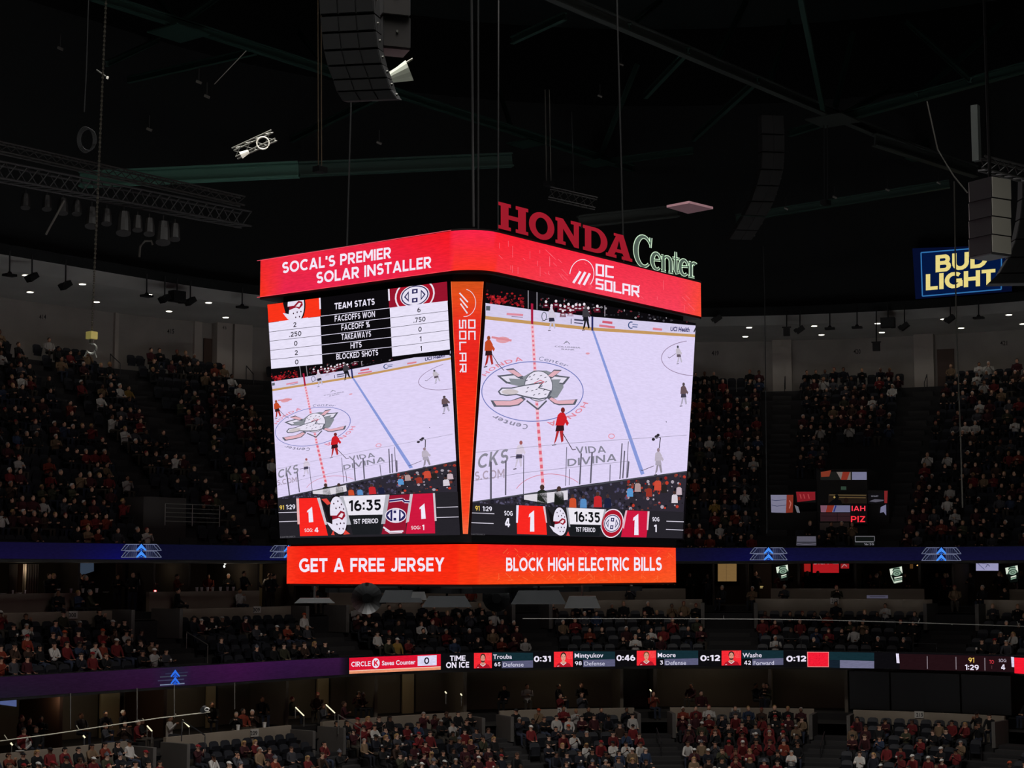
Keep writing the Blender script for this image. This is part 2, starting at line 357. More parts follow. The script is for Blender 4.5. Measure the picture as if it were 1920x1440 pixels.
low_band = ring('lower_display', A0, B0, .5, .03, YT, YB,
     lambda u: piece(u, [(0, (255, 56, 30)), (.05, (250, 34, 20)), (.9, (253, 40, 18)), (1.5, (254, 50, 18)), (2.2, (250, 36, 34)), (2.8, (252, 44, 34)), (3, (255, 70, 36))]),
     lambda u: piece(u, [(0, (255, 56, 30)), (.05, (253, 40, 18)), (.9, (254, 46, 18)), (1.5, (255, 58, 20)), (2.2, (255, 76, 26)), (2.8, (255, 84, 30)), (3, (255, 90, 40))]),
     'orange-red lit band along the bottom')
# edge light of the bands
# body ------------------------------------------------------------
def face_x(z): return 4.93-.0694*(EYE+6.9-z)             # half width of the screen planes at height z
def face_y(z): return 3.46-.0694*(EYE+6.9-z)
def chamfer(z): return .03+.62*max(0, (z-EYE-.75)/6.1)
mb = MB(); rings = []
for z in (EYE+.66, EYE+.72, EYE+6.85, EYE+6.95):
    a, b, c = face_x(z)-.03, face_y(z)-.03, chamfer(z)
    rings.append([Vector(v) for v in ((-a, b-c, z), (-a, -b+c, z), (-a+c, -b, z), (a-c, -b, z), (a, -b+c, z), (a, b-c, z), (a-c, b, z), (-a+c, b, z))])
mb.loft(rings)
for zt, zb, a, b, rn, ins in ((ZT, ZB, A1, B1, .82, .04), (YT, YB, A0, B0, .5, .04)):
    rr = rr_path(a-ins, b-ins, rn, .1); mb.loft([[Vector((x, y, zz)) for x, y in rr] for zz in (zb-.05, zt+.05)])
mb.build('frame', BLK, board)
mb = MB()
for sx in (-1, 1):
    for sy in (-1, 1):
        mb.tube([(sx*3.2, sy*2.2, ZT), (sx*3.0, sy*2.0, EYE+23)], .022, 5)
mb.build('hoist_cable', mat('cable_black', (5, 5, 6), .9), board)

# picture drawn once for the right screen; the left one shows the same picture squeezed to its width
NL = Vector((-1, 0, -.0694)).normalized(); NR = Vector((0, -1, -.0694)).normalized()
PL0 = Vector((-face_x(EYE+6.9), 0, EYE+6.9)); PR0 = Vector((0, -face_y(EYE+6.9), EYE+6.9))
def place_L(x, y, lay): return on_plane(x, y, PL0+NL*.006*lay, NL)
def place_R(x, y, lay): return on_plane(x, y, PR0+NR*.006*lay, NR)
def homog(src, dst):
    A = []
    for (x, y), (u, v) in zip(src, dst):
        A.append([x, y, 1, 0, 0, 0, -u*x, -u*y, -u]); A.append([0, 0, 0, x, y, 1, -v*x, -v*y, -v])
    H = np.linalg.svd(np.array(A))[2][-1].reshape(3, 3)
    def f(p):
        q = H @ np.array([p[0], p[1], 1.]); return (q[0]/q[2], q[1]/q[2])
    return f
RtoL = homog([(997.5, 581), (1110.6, 621), (1205, 887.5), (1017.6, 911), (903, 738), (1093, 736), (1269, 665.5), (1234, 864), (1049, 789), (885, 941), (1287, 884)],
             [(568, 707), (663, 711), (769, 872), (613, 907), (516, 810), (657, 790), (814, 705), (797, 859), (626.5, 834), (519, 935), (855, 864)])

ICE = (224, 213, 247); GRY = (126, 126, 140)
def skater(dr, x, y, h, jersey, pants, sock, lean=0, stick=None, helmet=(60, 25, 25), lay=6):
    """small figure on the screen: feet at (x, y), height h in picture points"""
    w_ = h*.125
    dr.poly([(x-w_*.9+lean*.2, y), (x-w_*.2+lean*.2, y-h*.45), (x+w_*.35+lean*.3, y-h*.45), (x-w_*.15, y-h*.12)], sock, lay)
    dr.poly([(x+w_*.9, y-h*.06), (x+w_*.1+lean*.3, y-h*.45), (x+w_*.9+lean*.4, y-h*.45), (x+w_*1.35, y-h*.1)], sock, lay)
    dr.poly([(x-w_*.8+lean*.4, y-h*.36), (x-w_*.7+lean*.6, y-h*.55), (x+w_*.8+lean*.6, y-h*.55), (x+w_*1.1+lean*.4, y-h*.38)], pants, lay+1)
    dr.poly([(x-w_+lean*.6, y-h*.52), (x-w_*.9+lean, y-h*.8), (x-w_*.3+lean, y-h*.87), (x+w_*.5+lean, y-h*.86), (x+w_*1.1+lean, y-h*.72), (x+w_*.9+lean*.6, y-h*.52)], jersey, lay+2)
    dr.poly([(x+w_*.6+lean, y-h*.78), (x+w_*1.7+lean*.8, y-h*.58), (x+w_*1.3+lean*.8, y-h*.5), (x+w_*.5+lean, y-h*.64)], jersey, lay+2)
    dr.ell((x+lean*1.2, y-h*.93), w_*.45, h*.075, helmet, lay+3, n=10)
    dr.line((x-w_*1.1, y+h*.01), (x-w_*.2, y-h*.01), h*.03, (50, 40, 45), lay+3)
    if stick: dr.path(stick, max(.7, h*.02), (60, 45, 50), lay+3)

def hockey(dr):
    def B(ps, col, lay=1): dr.poly([c4(*p) for p in ps], col, lay)
    R = random.Random(3)
    # ice
    dr.poly([c4(170, 330), c4(545, 370), c4(1030, 420), c4(1848, 470), c5(1783, 785), c5(1000, 892), c5(66, 1030), c4(100, 1300)], ICE, 1)
    # crowd behind the far boards
    for i in range(120):
        x = R.uniform(180, 1840); base = 205+(x-172)*.107; y = base-R.uniform(8, 105)
        if 480 < x < 600: continue
        col = R.choice([(140, 24, 32), (170, 34, 36), (90, 20, 28), (60, 20, 26)]) if x < 480 else R.choice([(70, 66, 74), (40, 38, 44), (110, 40, 50), (150, 145, 150), (30, 30, 36)])
        dr.ell(c4(x, y), R.uniform(1, 2.6), R.uniform(1, 2.4), col, 2, n=7)
    for x, y in ((655, 195), (735, 190), (700, 225), (770, 225), (805, 232), (835, 215), (870, 232), (895, 218), (925, 220), (960, 215), (993, 245), (1065, 230), (850, 262), (790, 268)):
        B([(x-26, y+50), (x-20, y+14), (x+18, y+14), (x+26, y+50)], R.choice([(92, 18, 36), (110, 28, 44), (70, 14, 28)]), 3)
        dr.ell(c4(x, y+30), 3, 1.3, (205, 196, 205), 4, n=7); dr.ell(c4(x, y), 2.4, 2.8, (232, 222, 232), 4, n=9)
    for i in range(90):
        x = R.uniform(184, 475); y = 205+(x-172)*.107-R.uniform(4, 72); dr.ell(c4(x, y), R.uniform(1.2, 3), R.uniform(1.2, 2.6), R.choice([(176, 26, 36), (150, 22, 32), (196, 40, 44), (110, 20, 28)]), 2, n=7)
    for x in (513, 583, 1125): dr.line(c4(x, 100+(x-500)*.19), c4(x, 250+(x-513)*.1), 1.6, (150, 146, 156), 4)
    # boards and kick plate
    dr.strip([c4(172, 205), c4(545, 258), c4(1030, 315), c4(1850, 385)], [c4(172, 312), c4(545, 352), c4(1030, 402), c4(1847, 458)], (214, 206, 236), 3)
    dr.strip([c4(172, 308), c4(545, 350), c4(1030, 400), c4(1847, 456)], [c4(170, 336), c4(545, 376), c4(1030, 426), c4(1846, 478)], (196, 152, 96), 4)
    B([(534, 208), (553, 210), (553, 374), (535, 372)], (168, 26, 62), 6); B([(1018, 312), (1033, 314), (1033, 428), (1017, 426)], (44, 46, 96), 6)
    B([(176, 228), (210, 230), (208, 266), (176, 264)], (90, 96, 104), 6)
    for (x0, y0, x1, y1, hh, col) in ((340, 292, 472, 302, 22, (222, 140, 160)), (380, 312, 470, 320, 8, (150, 130, 160)), (880, 338, 950, 345, 16, (70, 70, 96)), (880, 362, 950, 370, 12, (80, 78, 104)), (1105, 355, 1185, 364, 24, (206, 90, 110)), (1080, 385, 1205, 400, 22, (218, 120, 136)), (1345, 375, 1390, 380, 10, (120, 130, 170)), (1345, 393, 1385, 398, 12, (110, 120, 160)), (1508, 410, 1582, 418, 22, (222, 130, 142))):
        dr.line(c4(x0, y0), c4(x1, y1), hh/4.26*.8, col, 6)
    dr.ell(c4(1335, 382), 5, 6, (40, 70, 120), 6, wd=2, a0=60, a1=300, n=10); dr.line(c4(856, 330), c4(856, 372), 1.4, (60, 60, 90), 6)
    dr.ell(c4(640, 312), 4.5, 8, (60, 80, 84), 6, wd=1.2, n=12)
    dr.text('UCI Health', c4(1648, 428), c4(1800, 434), 8, (44, 42, 96), 6, .03, slant=.1)
    dr.line(c4(1836, 438), c4(1850, 404), 2, (30, 30, 40), 6)
    # red line, blue line
    def cl(y): return c4(545+(y-375)*.058, y)
    dr.path([cl(378), cl(700), cl(1150), c5(632, 900)], 6, (238, 190, 206), 2)
    ys = list(np.linspace(390, 1150, 22))
    for i, y in enumerate(ys[:-1]): dr.line(cl(y), cl(y+17), 3.2+i*.08, (226, 116, 138), 3)
    for k in range(9):
        y = 395+k*56; q = lambda yy: c5(591+(yy-380)*.079, yy)
        dr.line(q(y), q(y+30), 5.2, (226, 104, 124), 3)
    dr.line(c4(1031, 428), c5(1430, 808), 3.8, (138, 154, 218), 2, 7)
    # circle and emblem
    dr.ell(c4(547, 912), 405/4.26, 238/4.26, (112, 122, 186), 3, wd=1.6, n=72)
    dk = (92, 94, 106); gy = (138, 142, 150)
    B([(335, 800), (480, 790), (560, 745), (660, 745), (790, 795), (795, 880), (745, 960), (690, 968), (480, 880), (352, 850)], gy, 3)
    for ps in ([(262, 785), (430, 766), (478, 812), (352, 806), (372, 848), (338, 848)], [(848, 795), (700, 778), (665, 815), (780, 812), (760, 852), (800, 856)]):
        B(ps, dk, 4); cx = sum(p[0] for p in ps)/len(ps); cy = sum(p[1] for p in ps)/len(ps); B([(cx+(p[0]-cx)*.72, cy+(p[1]-cy)*.66) for p in ps], (228, 222, 240), 5)
    for ps in ([(332, 733), (395, 726), (478, 795), (436, 808)], [(782, 740), (720, 736), (662, 795), (704, 808)], [(212, 983), (370, 985), (468, 950), (494, 972), (440, 1022), (370, 1034), (240, 1034)], [(908, 973), (750, 985), (688, 946), (666, 966), (720, 1012), (760, 1022), (888, 1018)]):
        B(ps, dk, 6); cx = sum(p[0] for p in ps)/len(ps); cy = sum(p[1] for p in ps)/len(ps); B([(cx+(p[0]-cx)*.86, cy+(p[1]-cy)*.7) for p in ps], (226, 176, 188), 7)
    dr.ell(c4(595, 868), 27, 29, dk, 6, n=28); dr.ell(c4(595, 868), 25.6, 27.6, (232, 226, 244), 7, n=28)
    B([(270, 912), (300, 880), (380, 880), (470, 862), (560, 846), (640, 832), (606, 880), (700, 905), (672, 965), (600, 978), (500, 962), (420, 940), (340, 948), (286, 938)], dk, 8)
    B([(284, 912), (308, 890), (380, 889), (480, 868), (560, 856), (618, 846), (590, 884), (686, 908), (662, 956), (600, 968), (500, 950), (420, 930), (340, 938), (296, 930)], (232, 226, 244), 9)
    dr.ell(c4(368, 915), 16, 5, (206, 196, 200), 10, n=16)
    dr.path([c4(560, 846), c4(610, 822), c4(642, 836), c4(600, 852)], 1.6, (214, 120, 136), 10)
    for (x, y) in ((525, 795), (560, 780), (615, 785), (650, 800), (500, 825), (540, 815), (590, 812), (655, 835), (510, 882), (545, 905), (580, 895), (600, 930), (560, 940), (640, 900), (650, 935), (620, 870), (500, 915)): dr.line(c4(x-8, y+3), c4(x+8, y-4), 1.3, (84, 80, 96), 10)
    dr.path([c4(500, 985), c4(590, 1055), c4(660, 985)], 3, dk, 6); dr.path([c4(515, 985), c4(590, 1040), c4(645, 985)], 1.2, (222, 214, 236), 7)
    pk = (226, 136, 156)
    dr.arctext('HONDA', c4(547, 912), 428/4.26, 250/4.26, 208, 261, 8, pk, 4, .02); dr.arctext('Center', c4(547, 912), 428/4.26, 250/4.26, 276, 310, 7.5, (132, 132, 160), 4)
    dr.arctext('HONDA', c4(547, 912), 432/4.26, 254/4.26, 18, 76, 9.5, pk, 4, .02); dr.arctext('Center', c4(547, 912), 420/4.26, 262/4.26, 94, 136, 10, (142, 138, 160), 4, .02)
    # writing on the ice
    dr.text('COLUMBIA', c4(725, 557), c4(930, 568), 2.6, (132, 128, 146), 4); dr.text('BANK', c4(778, 578), c4(884, 584), 2.4, (132, 128, 146), 4)
    dr.path([c4(796, 532), c4(820, 508), c4(846, 534)], 1.2, GRY, 4); dr.path([c4(806, 520), c4(822, 520)], 1.2, GRY, 4)
    dr.ell(c4(310, 500), 13, 6, (226, 160, 172), 3, n=16); dr.line(c4(220, 478), c4(380, 505), 4, (220, 140, 152), 4)
    dr.ell(c4(988, 608), 4, 2, (226, 160, 176), 4, n=10); dr.ell(c5(1180, 503), 5.5, 4.4, (232, 150, 168), 4, wd=1.6, n=12)
    dr.text('VIDA', c5(897, 642), c5(1140, 636), 13, (136, 134, 150), 4, .02, slant=-.15); dr.text('DIVINA', c5(826, 746), c5(1222, 700), 14, (136, 134, 150), 4, .02)
    dr.text('CKS', c5(104, 768), c5(350, 716), 28, (140, 138, 152), 4, .02, slant=.12); dr.text('S.COM', c5(85, 858), c5(325, 836), 17, (176, 160, 180), 4)
    dr.ell(c4(1850, 645), 64, 33, (150, 130, 158), 3, wd=1.2, a0=95, a1=255, n=28)
    dr.ell(c5(690, 1010), 70, 48, (216, 140, 162), 3, wd=1.2, a0=205, a1=318, n=20)
    # players
    skater(dr, *c4(192, 715), 58, (196, 74, 40), (50, 26, 30), (170, 44, 40), 1, [c4(215, 600), c4(270, 690), c4(320, 745)], (150, 70, 40))
    skater(dr, *c5(745, 572), 70, (208, 32, 42), (52, 24, 32), (180, 46, 52), 9, [c5(790, 480), c5(868, 612), c5(895, 608)], (120, 40, 40))
    skater(dr, *c5(425, 765), 53, (216, 204, 222), (70, 66, 90), (206, 196, 216), 6, [c5(480, 660), c5(370, 670)], (160, 90, 90))
    skater(dr, *c4(698, 425), 46, (206, 198, 216), (44, 42, 60), (196, 190, 210), 0, [c4(680, 330), c4(620, 350)], (214, 206, 222))
    skater(dr, *c4(970, 422), 47, (60, 58, 64), (24, 24, 30), (22, 22, 28), 0, None, (90, 80, 84))
    skater(dr, *c4(1718, 690), 34, (196, 188, 200), (96, 84, 96), (190, 184, 200), -2, [c4(1690, 610), c4(1640, 645), c4(1628, 635)], (70, 70, 76))
    skater(dr, *c5(1752, 262), 44, (104, 84, 88), (66, 62, 78), (176, 170, 190), 1, None, (80, 70, 74))
    skater(dr, *c5(1550, 812), 50, (190, 180, 196), (172, 164, 180), (150, 142, 156), 1, [c5(1520, 740), c5(1425, 778), c5(1412, 772)], (150, 130, 140))
    dr.path([c5(1562, 600), c5(1572, 515), c5(1540, 505)], 1.6, (60, 56, 62), 8)
    for x, y, r in ((1515, 528, 3.2), (1540, 508, 3.8), (1553, 494, 3)): dr.ell(c5(x, y), r, r*.9, (44, 40, 46), 9, n=9)
    dr.line(c5(1617, 384), c5(1619, 392), 1.2, (60, 60, 70), 8)
    # glass
    for a, b, wd in (((215, 705), (215, 1005), 4), ((335, 700), (333, 975), 3), ((478, 660), (475, 1050), 1.6), ((822, 590), (812, 900), 1.4), ((938, 640), (925, 890), 3), ((1025, 630), (1012, 880), 3.2), ((845, 765), (842, 895), 1.4), ((1170, 730), (1165, 945), 1.6), ((1265, 560), (1247, 845), 2.4), ((1285, 620), (1270, 840), 2.6), ((1315, 545), (1300, 840), 1.4), ((1318, 705), (1308, 835), 3)):
        dr.line(c5(*a), c5(*b), wd*.9, (96, 92, 108), 12)
    dr.path([c5(95, 632), c5(822, 560), c5(1782, 495)], .8, (160, 154, 176), 11); dr.path([c5(75, 860), c5(475, 795), c5(1320, 702)], .8, (150, 144, 166), 11)
    # near crowd
    dr.poly([c5(66, 1026), c5(1000, 886), c5(1784, 780), c5(1756, 1112), c5(700, 1080), c5(62, 1060)], (46, 42, 52), 13)
    dr.line(c5(66, 1030), c5(1784, 784), 2, (74, 76, 84), 14)
    for i in range(420):
        x = R.uniform(100, 1765); lo = 1030-(x-66)*.142; y = R.uniform(lo+14, 1085 if x < 1300 else 1100)
        right = x > 1300
        col = R.choice([(150, 40, 36), (190, 60, 44), (30, 28, 34), (24, 22, 28), (60, 50, 60), (170, 160, 172), (120, 60, 50), (40, 36, 42)] if right else [(60, 56, 78), (76, 72, 100), (44, 42, 56), (30, 28, 36), (90, 86, 110)])
        r = R.uniform(1, 3.4); dr.ell(c5(x, y), r, r*1.1, col, 14, n=7)
    B5 = lambda ps, col, lay=15: dr.poly([c5(*p) for p in ps], col, lay)
    B5([(480, 1010), (480, 975), (830, 935), (830, 1010), (660, 1040)], (222, 216, 226))
    for x, y, sc, col in ((625, 950, 1, (34, 38, 34)), (760, 960, .95, (28, 30, 28)), (870, 1010, .7, (206, 80, 46)), (955, 1015, .66, (88, 140, 196)), (1070, 995, .8, (196, 40, 46)), (1150, 1010, .7, (30, 34, 60)), (1328, 930, .6, (90, 150, 206)), (1550, 870, .7, (206, 76, 56)), (1390, 890, .6, (176, 150, 150)), (1685, 980, .6, (214, 206, 216)), (1480, 930, .6, (150, 50, 40)), (1600, 900, .6, (40, 36, 36)), (1720, 920, .55, (200, 180, 190))):
        B5([(x-42*sc, y+95*sc), (x-36*sc, y-5*sc), (x-12*sc, y-20*sc), (x+14*sc, y-20*sc), (x+38*sc, y-2*sc), (x+42*sc, y+95*sc)], col, 15); dr.ell(c5(x, y-38*sc), 4.4*sc, 5.4*sc, (70, 50, 46), 16, n=10)

def duck_mask(dr, pts, lay, c):
    """goalie mask emblem fitted to a box: pts maps unit coordinates to picture points"""
    P = lambda ps, col, l: dr.poly([pts(*p) for p in ps], col, l)
    P([(.05, .05), (.3, .3), (.55, .05), (.42, .95), (.2, .6)], (22, 18, 22), lay)
    e = [(.62+.36*math.cos(a), .5+.52*math.sin(a)) for a in np.linspace(0, 2*PI, 28)[:-1]]; P(e, (26, 20, 24), lay)
    e = [(.62+.31*math.cos(a), .5+.48*math.sin(a)) for a in np.linspace(0, 2*PI, 28)[:-1]]; P(e, (232, 226, 244), lay+1)
    P([(.3, .5), (.55, .5), (.72, .38), (.86, .42), (.88, .52), (.74, .62), (.62, .56), (.3, .62)], (150, 24, 44), lay+2)
    P([(.6, .53), (.74, .44), (.82, .46), (.74, .56)], (238, 226, 236), lay+3)
    P([(.12, .66), (.34, .7), (.5, .88), (.56, .98), (.3, .86)], (232, 226, 244), lay+2)
    P([(.2, .5), (.38, .52), (.34, .72), (.22, .68)], (26, 20, 24), lay+3)
    for x, y in ((.5, .2), (.66, .14), (.78, .22), (.56, .32), (.7, .3), (.84, .34), (.52, .72), (.66, .7), (.8, .7), (.6, .84), (.74, .84)):
        P([(x-.03, y), (x, y-.03), (x+.03, y), (x, y+.03)], (60, 36, 50), lay+2)
def habs(dr, pts, lay):
    """red C round a white H emblem"""
    P = lambda ps, col, l: dr.poly([pts(*p) for p in ps], col, l)
    def arc(r0x, r0y, col, l, a0=38, a1=322):
        o = [(.46+r0x*math.cos(math.radians(a)), .5+r0y*math.sin(math.radians(a))) for a in np.linspace(a0, a1, 26)]; P(o, col, l)
    arc(.5, .54, (236, 226, 240), lay, 0, 345); arc(.46, .5, (172, 22, 44), lay+1, 0, 345)
    arc(.37, .34, (236, 226, 240), lay+2, 0, 345); arc(.345, .315, (40, 36, 88), lay+3, 0, 345); arc(.315, .285, (232, 226, 244), lay+4, 0, 345)
    for ps in ([(.19, .5), (.31, .33), (.31, .67)], [(.73, .5), (.61, .33), (.61, .67)]):
        P(ps, (40, 36, 88), lay+5); cx = sum(p[0] for p in ps)/3; P([(cx+(p[0]-cx)*.5, .5+(p[1]-.5)*.55) for p in ps], (232, 226, 244), lay+6)
    for y0, y1 in ((.29, .43), (.57, .71)): P([(.39, y0), (.53, y0), (.53, y1), (.39, y1)], (40, 36, 88), lay+5); P([(.43, y0+.04), (.49, y0+.04), (.49, y1-.04), (.43, y1-.04)], (232, 226, 244), lay+6)
def quad(a, b, c, d):
    """unit square -> picture points; a, b upper corners, c lower right, d lower left"""
    return lambda u, v: tuple((a[i]*(1-u)+b[i]*u)*(1-v)+(d[i]*(1-u)+c[i]*u)*v for i in range(2))

WHT = (234, 228, 250); BAR = (38, 36, 42); RED1 = (250, 40, 34); RED2 = (206, 24, 62)
# ---- right screen
dr = Draw(place_R); dr.poly([(911, 529), (1304.5, 606), (1282.5, 1012), (882.5, 1003)], (12, 10, 13), 0)
dr.win = [(911, 529), (1304.5, 606), (1282.5, 1012), (882.5, 1003)]; hockey(dr)
q7 = lambda ps: [c7(*p) for p in ps]
dr.poly(q7([(112, 186), (470, 205), (1000, 228), (1842, 262), (1832, 478), (98, 445)]), BAR, 22)
dr.poly(q7([(474, 206), (706, 216), (722, 448), (478, 442)]), RED1, 24); dr.poly(q7([(1368, 248), (1562, 256), (1536, 470), (1328, 466)]), RED2, 24)
dr.poly(q7([(472, 206), (492, 206), (484, 350), (470, 350)]), WHT, 25); dr.poly(q7([(690, 214), (708, 216), (724, 350), (714, 350)]), (222, 190, 200), 25)
dr.poly(q7([(1366, 248), (1380, 248), (1352, 400), (1336, 380)]), (222, 180, 196), 25); dr.poly(q7([(1546, 256), (1562, 256), (1550, 410), (1538, 408)]), (222, 200, 210), 25)
dr.poly(q7([(880, 226), (1208, 240), (1168, 368), (902, 362)]), (238, 234, 244), 24); dr.poly(q7([(902, 364), (1168, 370), (1150, 460), (912, 456)]), (26, 28, 32), 24)
dr.poly(q7([(880, 226), (896, 227), (914, 385), (902, 384)]), (170, 170, 180), 25); dr.poly(q7([(1192, 240), (1208, 240), (1172, 395), (1158, 395)]), (170, 170, 180), 25)
dr.text('16:35', c7(945, 342), c7(1156, 350), 19.5, (18, 18, 22), 27, .035); dr.text('1ST PERIOD', c7(958, 422), c7(1118, 428), 8.6, (236, 232, 246), 27, .025)
for (x0, y0, x1) in ((575, 418, 618), (1428, 446, 1475)):
    dr.poly(q7([(x0+2, y0-138), (x0+42, y0-170), (x0+44, y0+4), (x0+8, y0+4), (x0+12, y0-120), (x0-2, y0-112)]), (240, 234, 250), 27)
dr.text('SOG', c7(373, 290), c7(442, 294), 9, (240, 236, 250), 27, .03); dr.text('4', c7(378, 384), c7(420, 386), 17, (240, 236, 250), 27, .04)
dr.text('SOG', c7(1585, 338), c7(1642, 340), 8, (240, 236, 250), 27, .03); dr.text('1', c7(1590, 426), c7(1630, 427), 14, (240, 236, 250), 27, .04, fit=.8)
dr.text('91', c7(136, 250), c7(172, 251), 9, (236, 200, 90), 27, .03); dr.text('1:29', c7(196, 254), c7(272, 256), 9, (236, 232, 246), 27, .03)
for a, b in (((104, 269), (292, 276)), ((98, 349), (286, 356)), ((1700, 337), (1842, 342)), ((1696, 404), (1838, 410))): dr.line(c7(*a), c7(*b), 1.3, (220, 214, 230), 27)
dr.text('DAKTRONICS', c7(104, 450), c7(214, 452), 2.8, (84, 82, 88), 27)
duck_mask(dr, quad(c7(716, 215), c7(890, 222), c7(905, 462), c7(724, 455)), 24, 0)
dr.poly(q7([(880, 455), (896, 420), (910, 458)]), (220, 60, 60), 26)
habs(dr, quad(c7(1180, 240), c7(1372, 250), c7(1340, 470), c7(1160, 462)), 24)
scr_r = dr.mb.build('main_screen', SCR, board); scr_r['label'] = 'wide screen showing the hockey game'
# ---- left screen
dr = Draw(place_L); dr.poly([(501, 571), (838, 528), (862.5, 1003), (525, 1010)], (12, 10, 13), 0)
WIN_L = [(501, 571), (838, 528), (862.5, 1003), (525, 1010)]; dr.win = WIN_L
dr2 = Draw(place_L, RtoL); dr2.win = WIN_L; dr2.mb = dr.mb; hockey(dr2)
q6 = lambda ps: [c6(*p) for p in ps]; q1 = lambda ps: [c1(*p) for p in ps]
# score bar
dr.poly(q6([(88, 266), (268, 258), (700, 236), (1100, 222), (1730, 200), (1742, 590), (100, 622)]), BAR, 22)
dr.poly(q6([(282, 262), (466, 256), (552, 596), (300, 602)]), RED1, 24); dr.poly(q6([(1302, 222), (1508, 214), (1516, 576), (1252, 580)]), RED2, 24)
dr.poly(q6([(266, 262), (290, 262), (298, 494), (278, 495)]), (226, 180, 180), 25); dr.poly(q6([(452, 256), (480, 255), (545, 498), (525, 500)]), (206, 196, 206), 25)
dr.poly(q6([(1290, 222), (1316, 221), (1280, 470), (1252, 484)]), (206, 196, 206), 25); dr.poly(q6([(1496, 214), (1514, 214), (1530, 464), (1512, 466)]), (206, 196, 206), 25)
dr.poly(q6([(656, 242), (1104, 228), (1044, 408), (732, 416)]), (236, 232, 244), 24); dr.poly(q6([(732, 414), (1040, 406), (1018, 586), (776, 590)]), (28, 30, 34), 24)
dr.poly(q6([(640, 250), (690, 245), (760, 498), (715, 500)]), (176, 176, 186), 25); dr.poly(q6([(1070, 232), (1106, 230), (1066, 490), (1030, 492)]), (176, 176, 186), 25)
dr.text('16:35', c6(738, 378), c6(1028, 368), 20.5, (18, 18, 22), 27, .035); dr.text('1ST PERIOD', c6(778, 492), c6(1004, 484), 9, (236, 232, 246), 27, .025)
for (x0, y0) in ((372, 474), (1384, 444)):
    dr.poly(q6([(x0-8, y0-100), (x0+36, y0-138), (x0+48, y0), (x0+8, y0+4), (x0+4, y0-92), (x0-8, y0-84)]), (240, 234, 250), 27)
dr.text('SOG:', c6(340, 566), c6(415, 564), 7, (240, 220, 226), 27, .02); dr.text('4', c6(430, 568), c6(466, 566), 9, (244, 236, 248), 27, .04)
dr.text('SOG:', c6(1300, 542), c6(1384, 540), 7, (240, 220, 226), 27, .02); dr.text('1', c6(1390, 548), c6(1428, 546), 10, (244, 236, 248), 27, .04, fit=.9)
dr.text('91', c6(116, 364), c6(156, 362), 8.2, (236, 200, 90), 27, .03); dr.text('1:29', c6(174, 362), c6(256, 358), 9, (236, 232, 246), 27, .03)
for a, b in (((96, 390), (272, 385)), ((98, 472), (276, 466)), ((1530, 344), (1722, 337)), ((1528, 434), (1728, 428))): dr.line(c6(*a), c6(*b), 1.2, (220, 214, 230), 27)
dr.text('DAKTRONICS', c6(122, 618), c6(258, 612), 3, (96, 94, 100), 27)
duck_mask(dr, quad(c6(470, 240), c6(720, 236), c6(752, 590), c6(530, 596)), 24, 0)
for ps in ([(492, 268), (540, 262), (580, 310), (545, 320)], [(580, 590), (600, 548), (612, 592)], [(690, 588), (706, 545), (752, 582)]): dr.poly(q6(ps), (226, 70, 60), 26)
dr.poly(q6([(1104, 235), (1288, 224), (1248, 576), (1034, 584)]), (150, 22, 48), 24)
dr.path(q6([(1104, 285), (1225, 270), (1240, 290), (1286, 292)]), 5.6, (236, 228, 242), 25); dr.path(q6([(1104, 285), (1225, 270), (1240, 290), (1286, 292)]), 3, (44, 36, 100), 26)
dr.path(q6([(1050, 520), (1110, 562), (1230, 556)]), 3, (236, 228, 242), 26); dr.path(q6([(1064, 545), (1110, 575), (1220, 570)]), 1.4, (236, 228, 242), 26)
dr.ell(c6(1162, 415), 20, 14, (236, 228, 242), 26, n=24); dr.ell(c6(1162, 415), 18.4, 12, (40, 36, 92), 27, n=24)
for a, b in (((1138, 356), (1186, 474)),): dr.poly(q6([(1132, 362), (1192, 360), (1190, 470), (1130, 472)]), (232, 226, 244), 28)
for ps in ([(1142, 370), (1166, 370), (1166, 394), (1142, 394)], [(1142, 436), (1166, 436), (1166, 460), (1142, 460)]): dr.poly(q6(ps), (40, 36, 92), 29)
for ps in ([(1088, 415), (1114, 380), (1114, 448)], [(1236, 412), (1206, 376), (1206, 446)]): dr.poly(q6(ps), (232, 226, 244), 28)
# statistics table
dr.poly(q1([(172, 880), (1578, 700), (1603, 1275), (603, 1345), (205, 1385)]), (12, 10, 13), 22)
xl = lambda y: 172+(y-880)*.062; rows = 5
dr.poly(q1([(172, 882), (586, 828), (590, 972), (182, 1022)]), (250, 52, 26), 24); dr.poly(q1([(576, 828), (588, 826), (592, 915), (580, 918)]), (236, 228, 246), 25)
duck_mask(dr, quad(c1(262, 770), c1(470, 740), c1(480, 1010), c1(270, 1045)), 25, 0)
dr.poly(q1([(262, 1012), (492, 982), (496, 1050), (262, 1080)]), (232, 226, 248), 29)
dr.poly(q1([(1118, 757), (1578, 700), (1584, 852), (1126, 908)]), (150, 20, 44), 24); dr.poly(q1([(1116, 757), (1128, 756), (1132, 850), (1120, 852)]), (236, 228, 246), 25)
habs(dr, quad(c1(1180, 705), c1(1500, 665), c1(1490, 915), c1(1185, 955)), 25)
Lq = quad(c1(182, 1024), c1(586, 974), c1(603, 1345), c1(203, 1384)); Rq = quad(c1(1130, 910), c1(1582, 854), c1(1602, 1232), c1(1150, 1288)); Mq = quad(c1(588, 975), c1(1132, 908), c1(1150, 1288), c1(603, 1345))
for q_ in (Lq, Rq): dr.poly([q_(0, 0), q_(1, 0), q_(1, 1), q_(0, 1)], WHT, 30)
dr.line(c1(590, 972), c1(1584, 853), 1, WHT, 33)
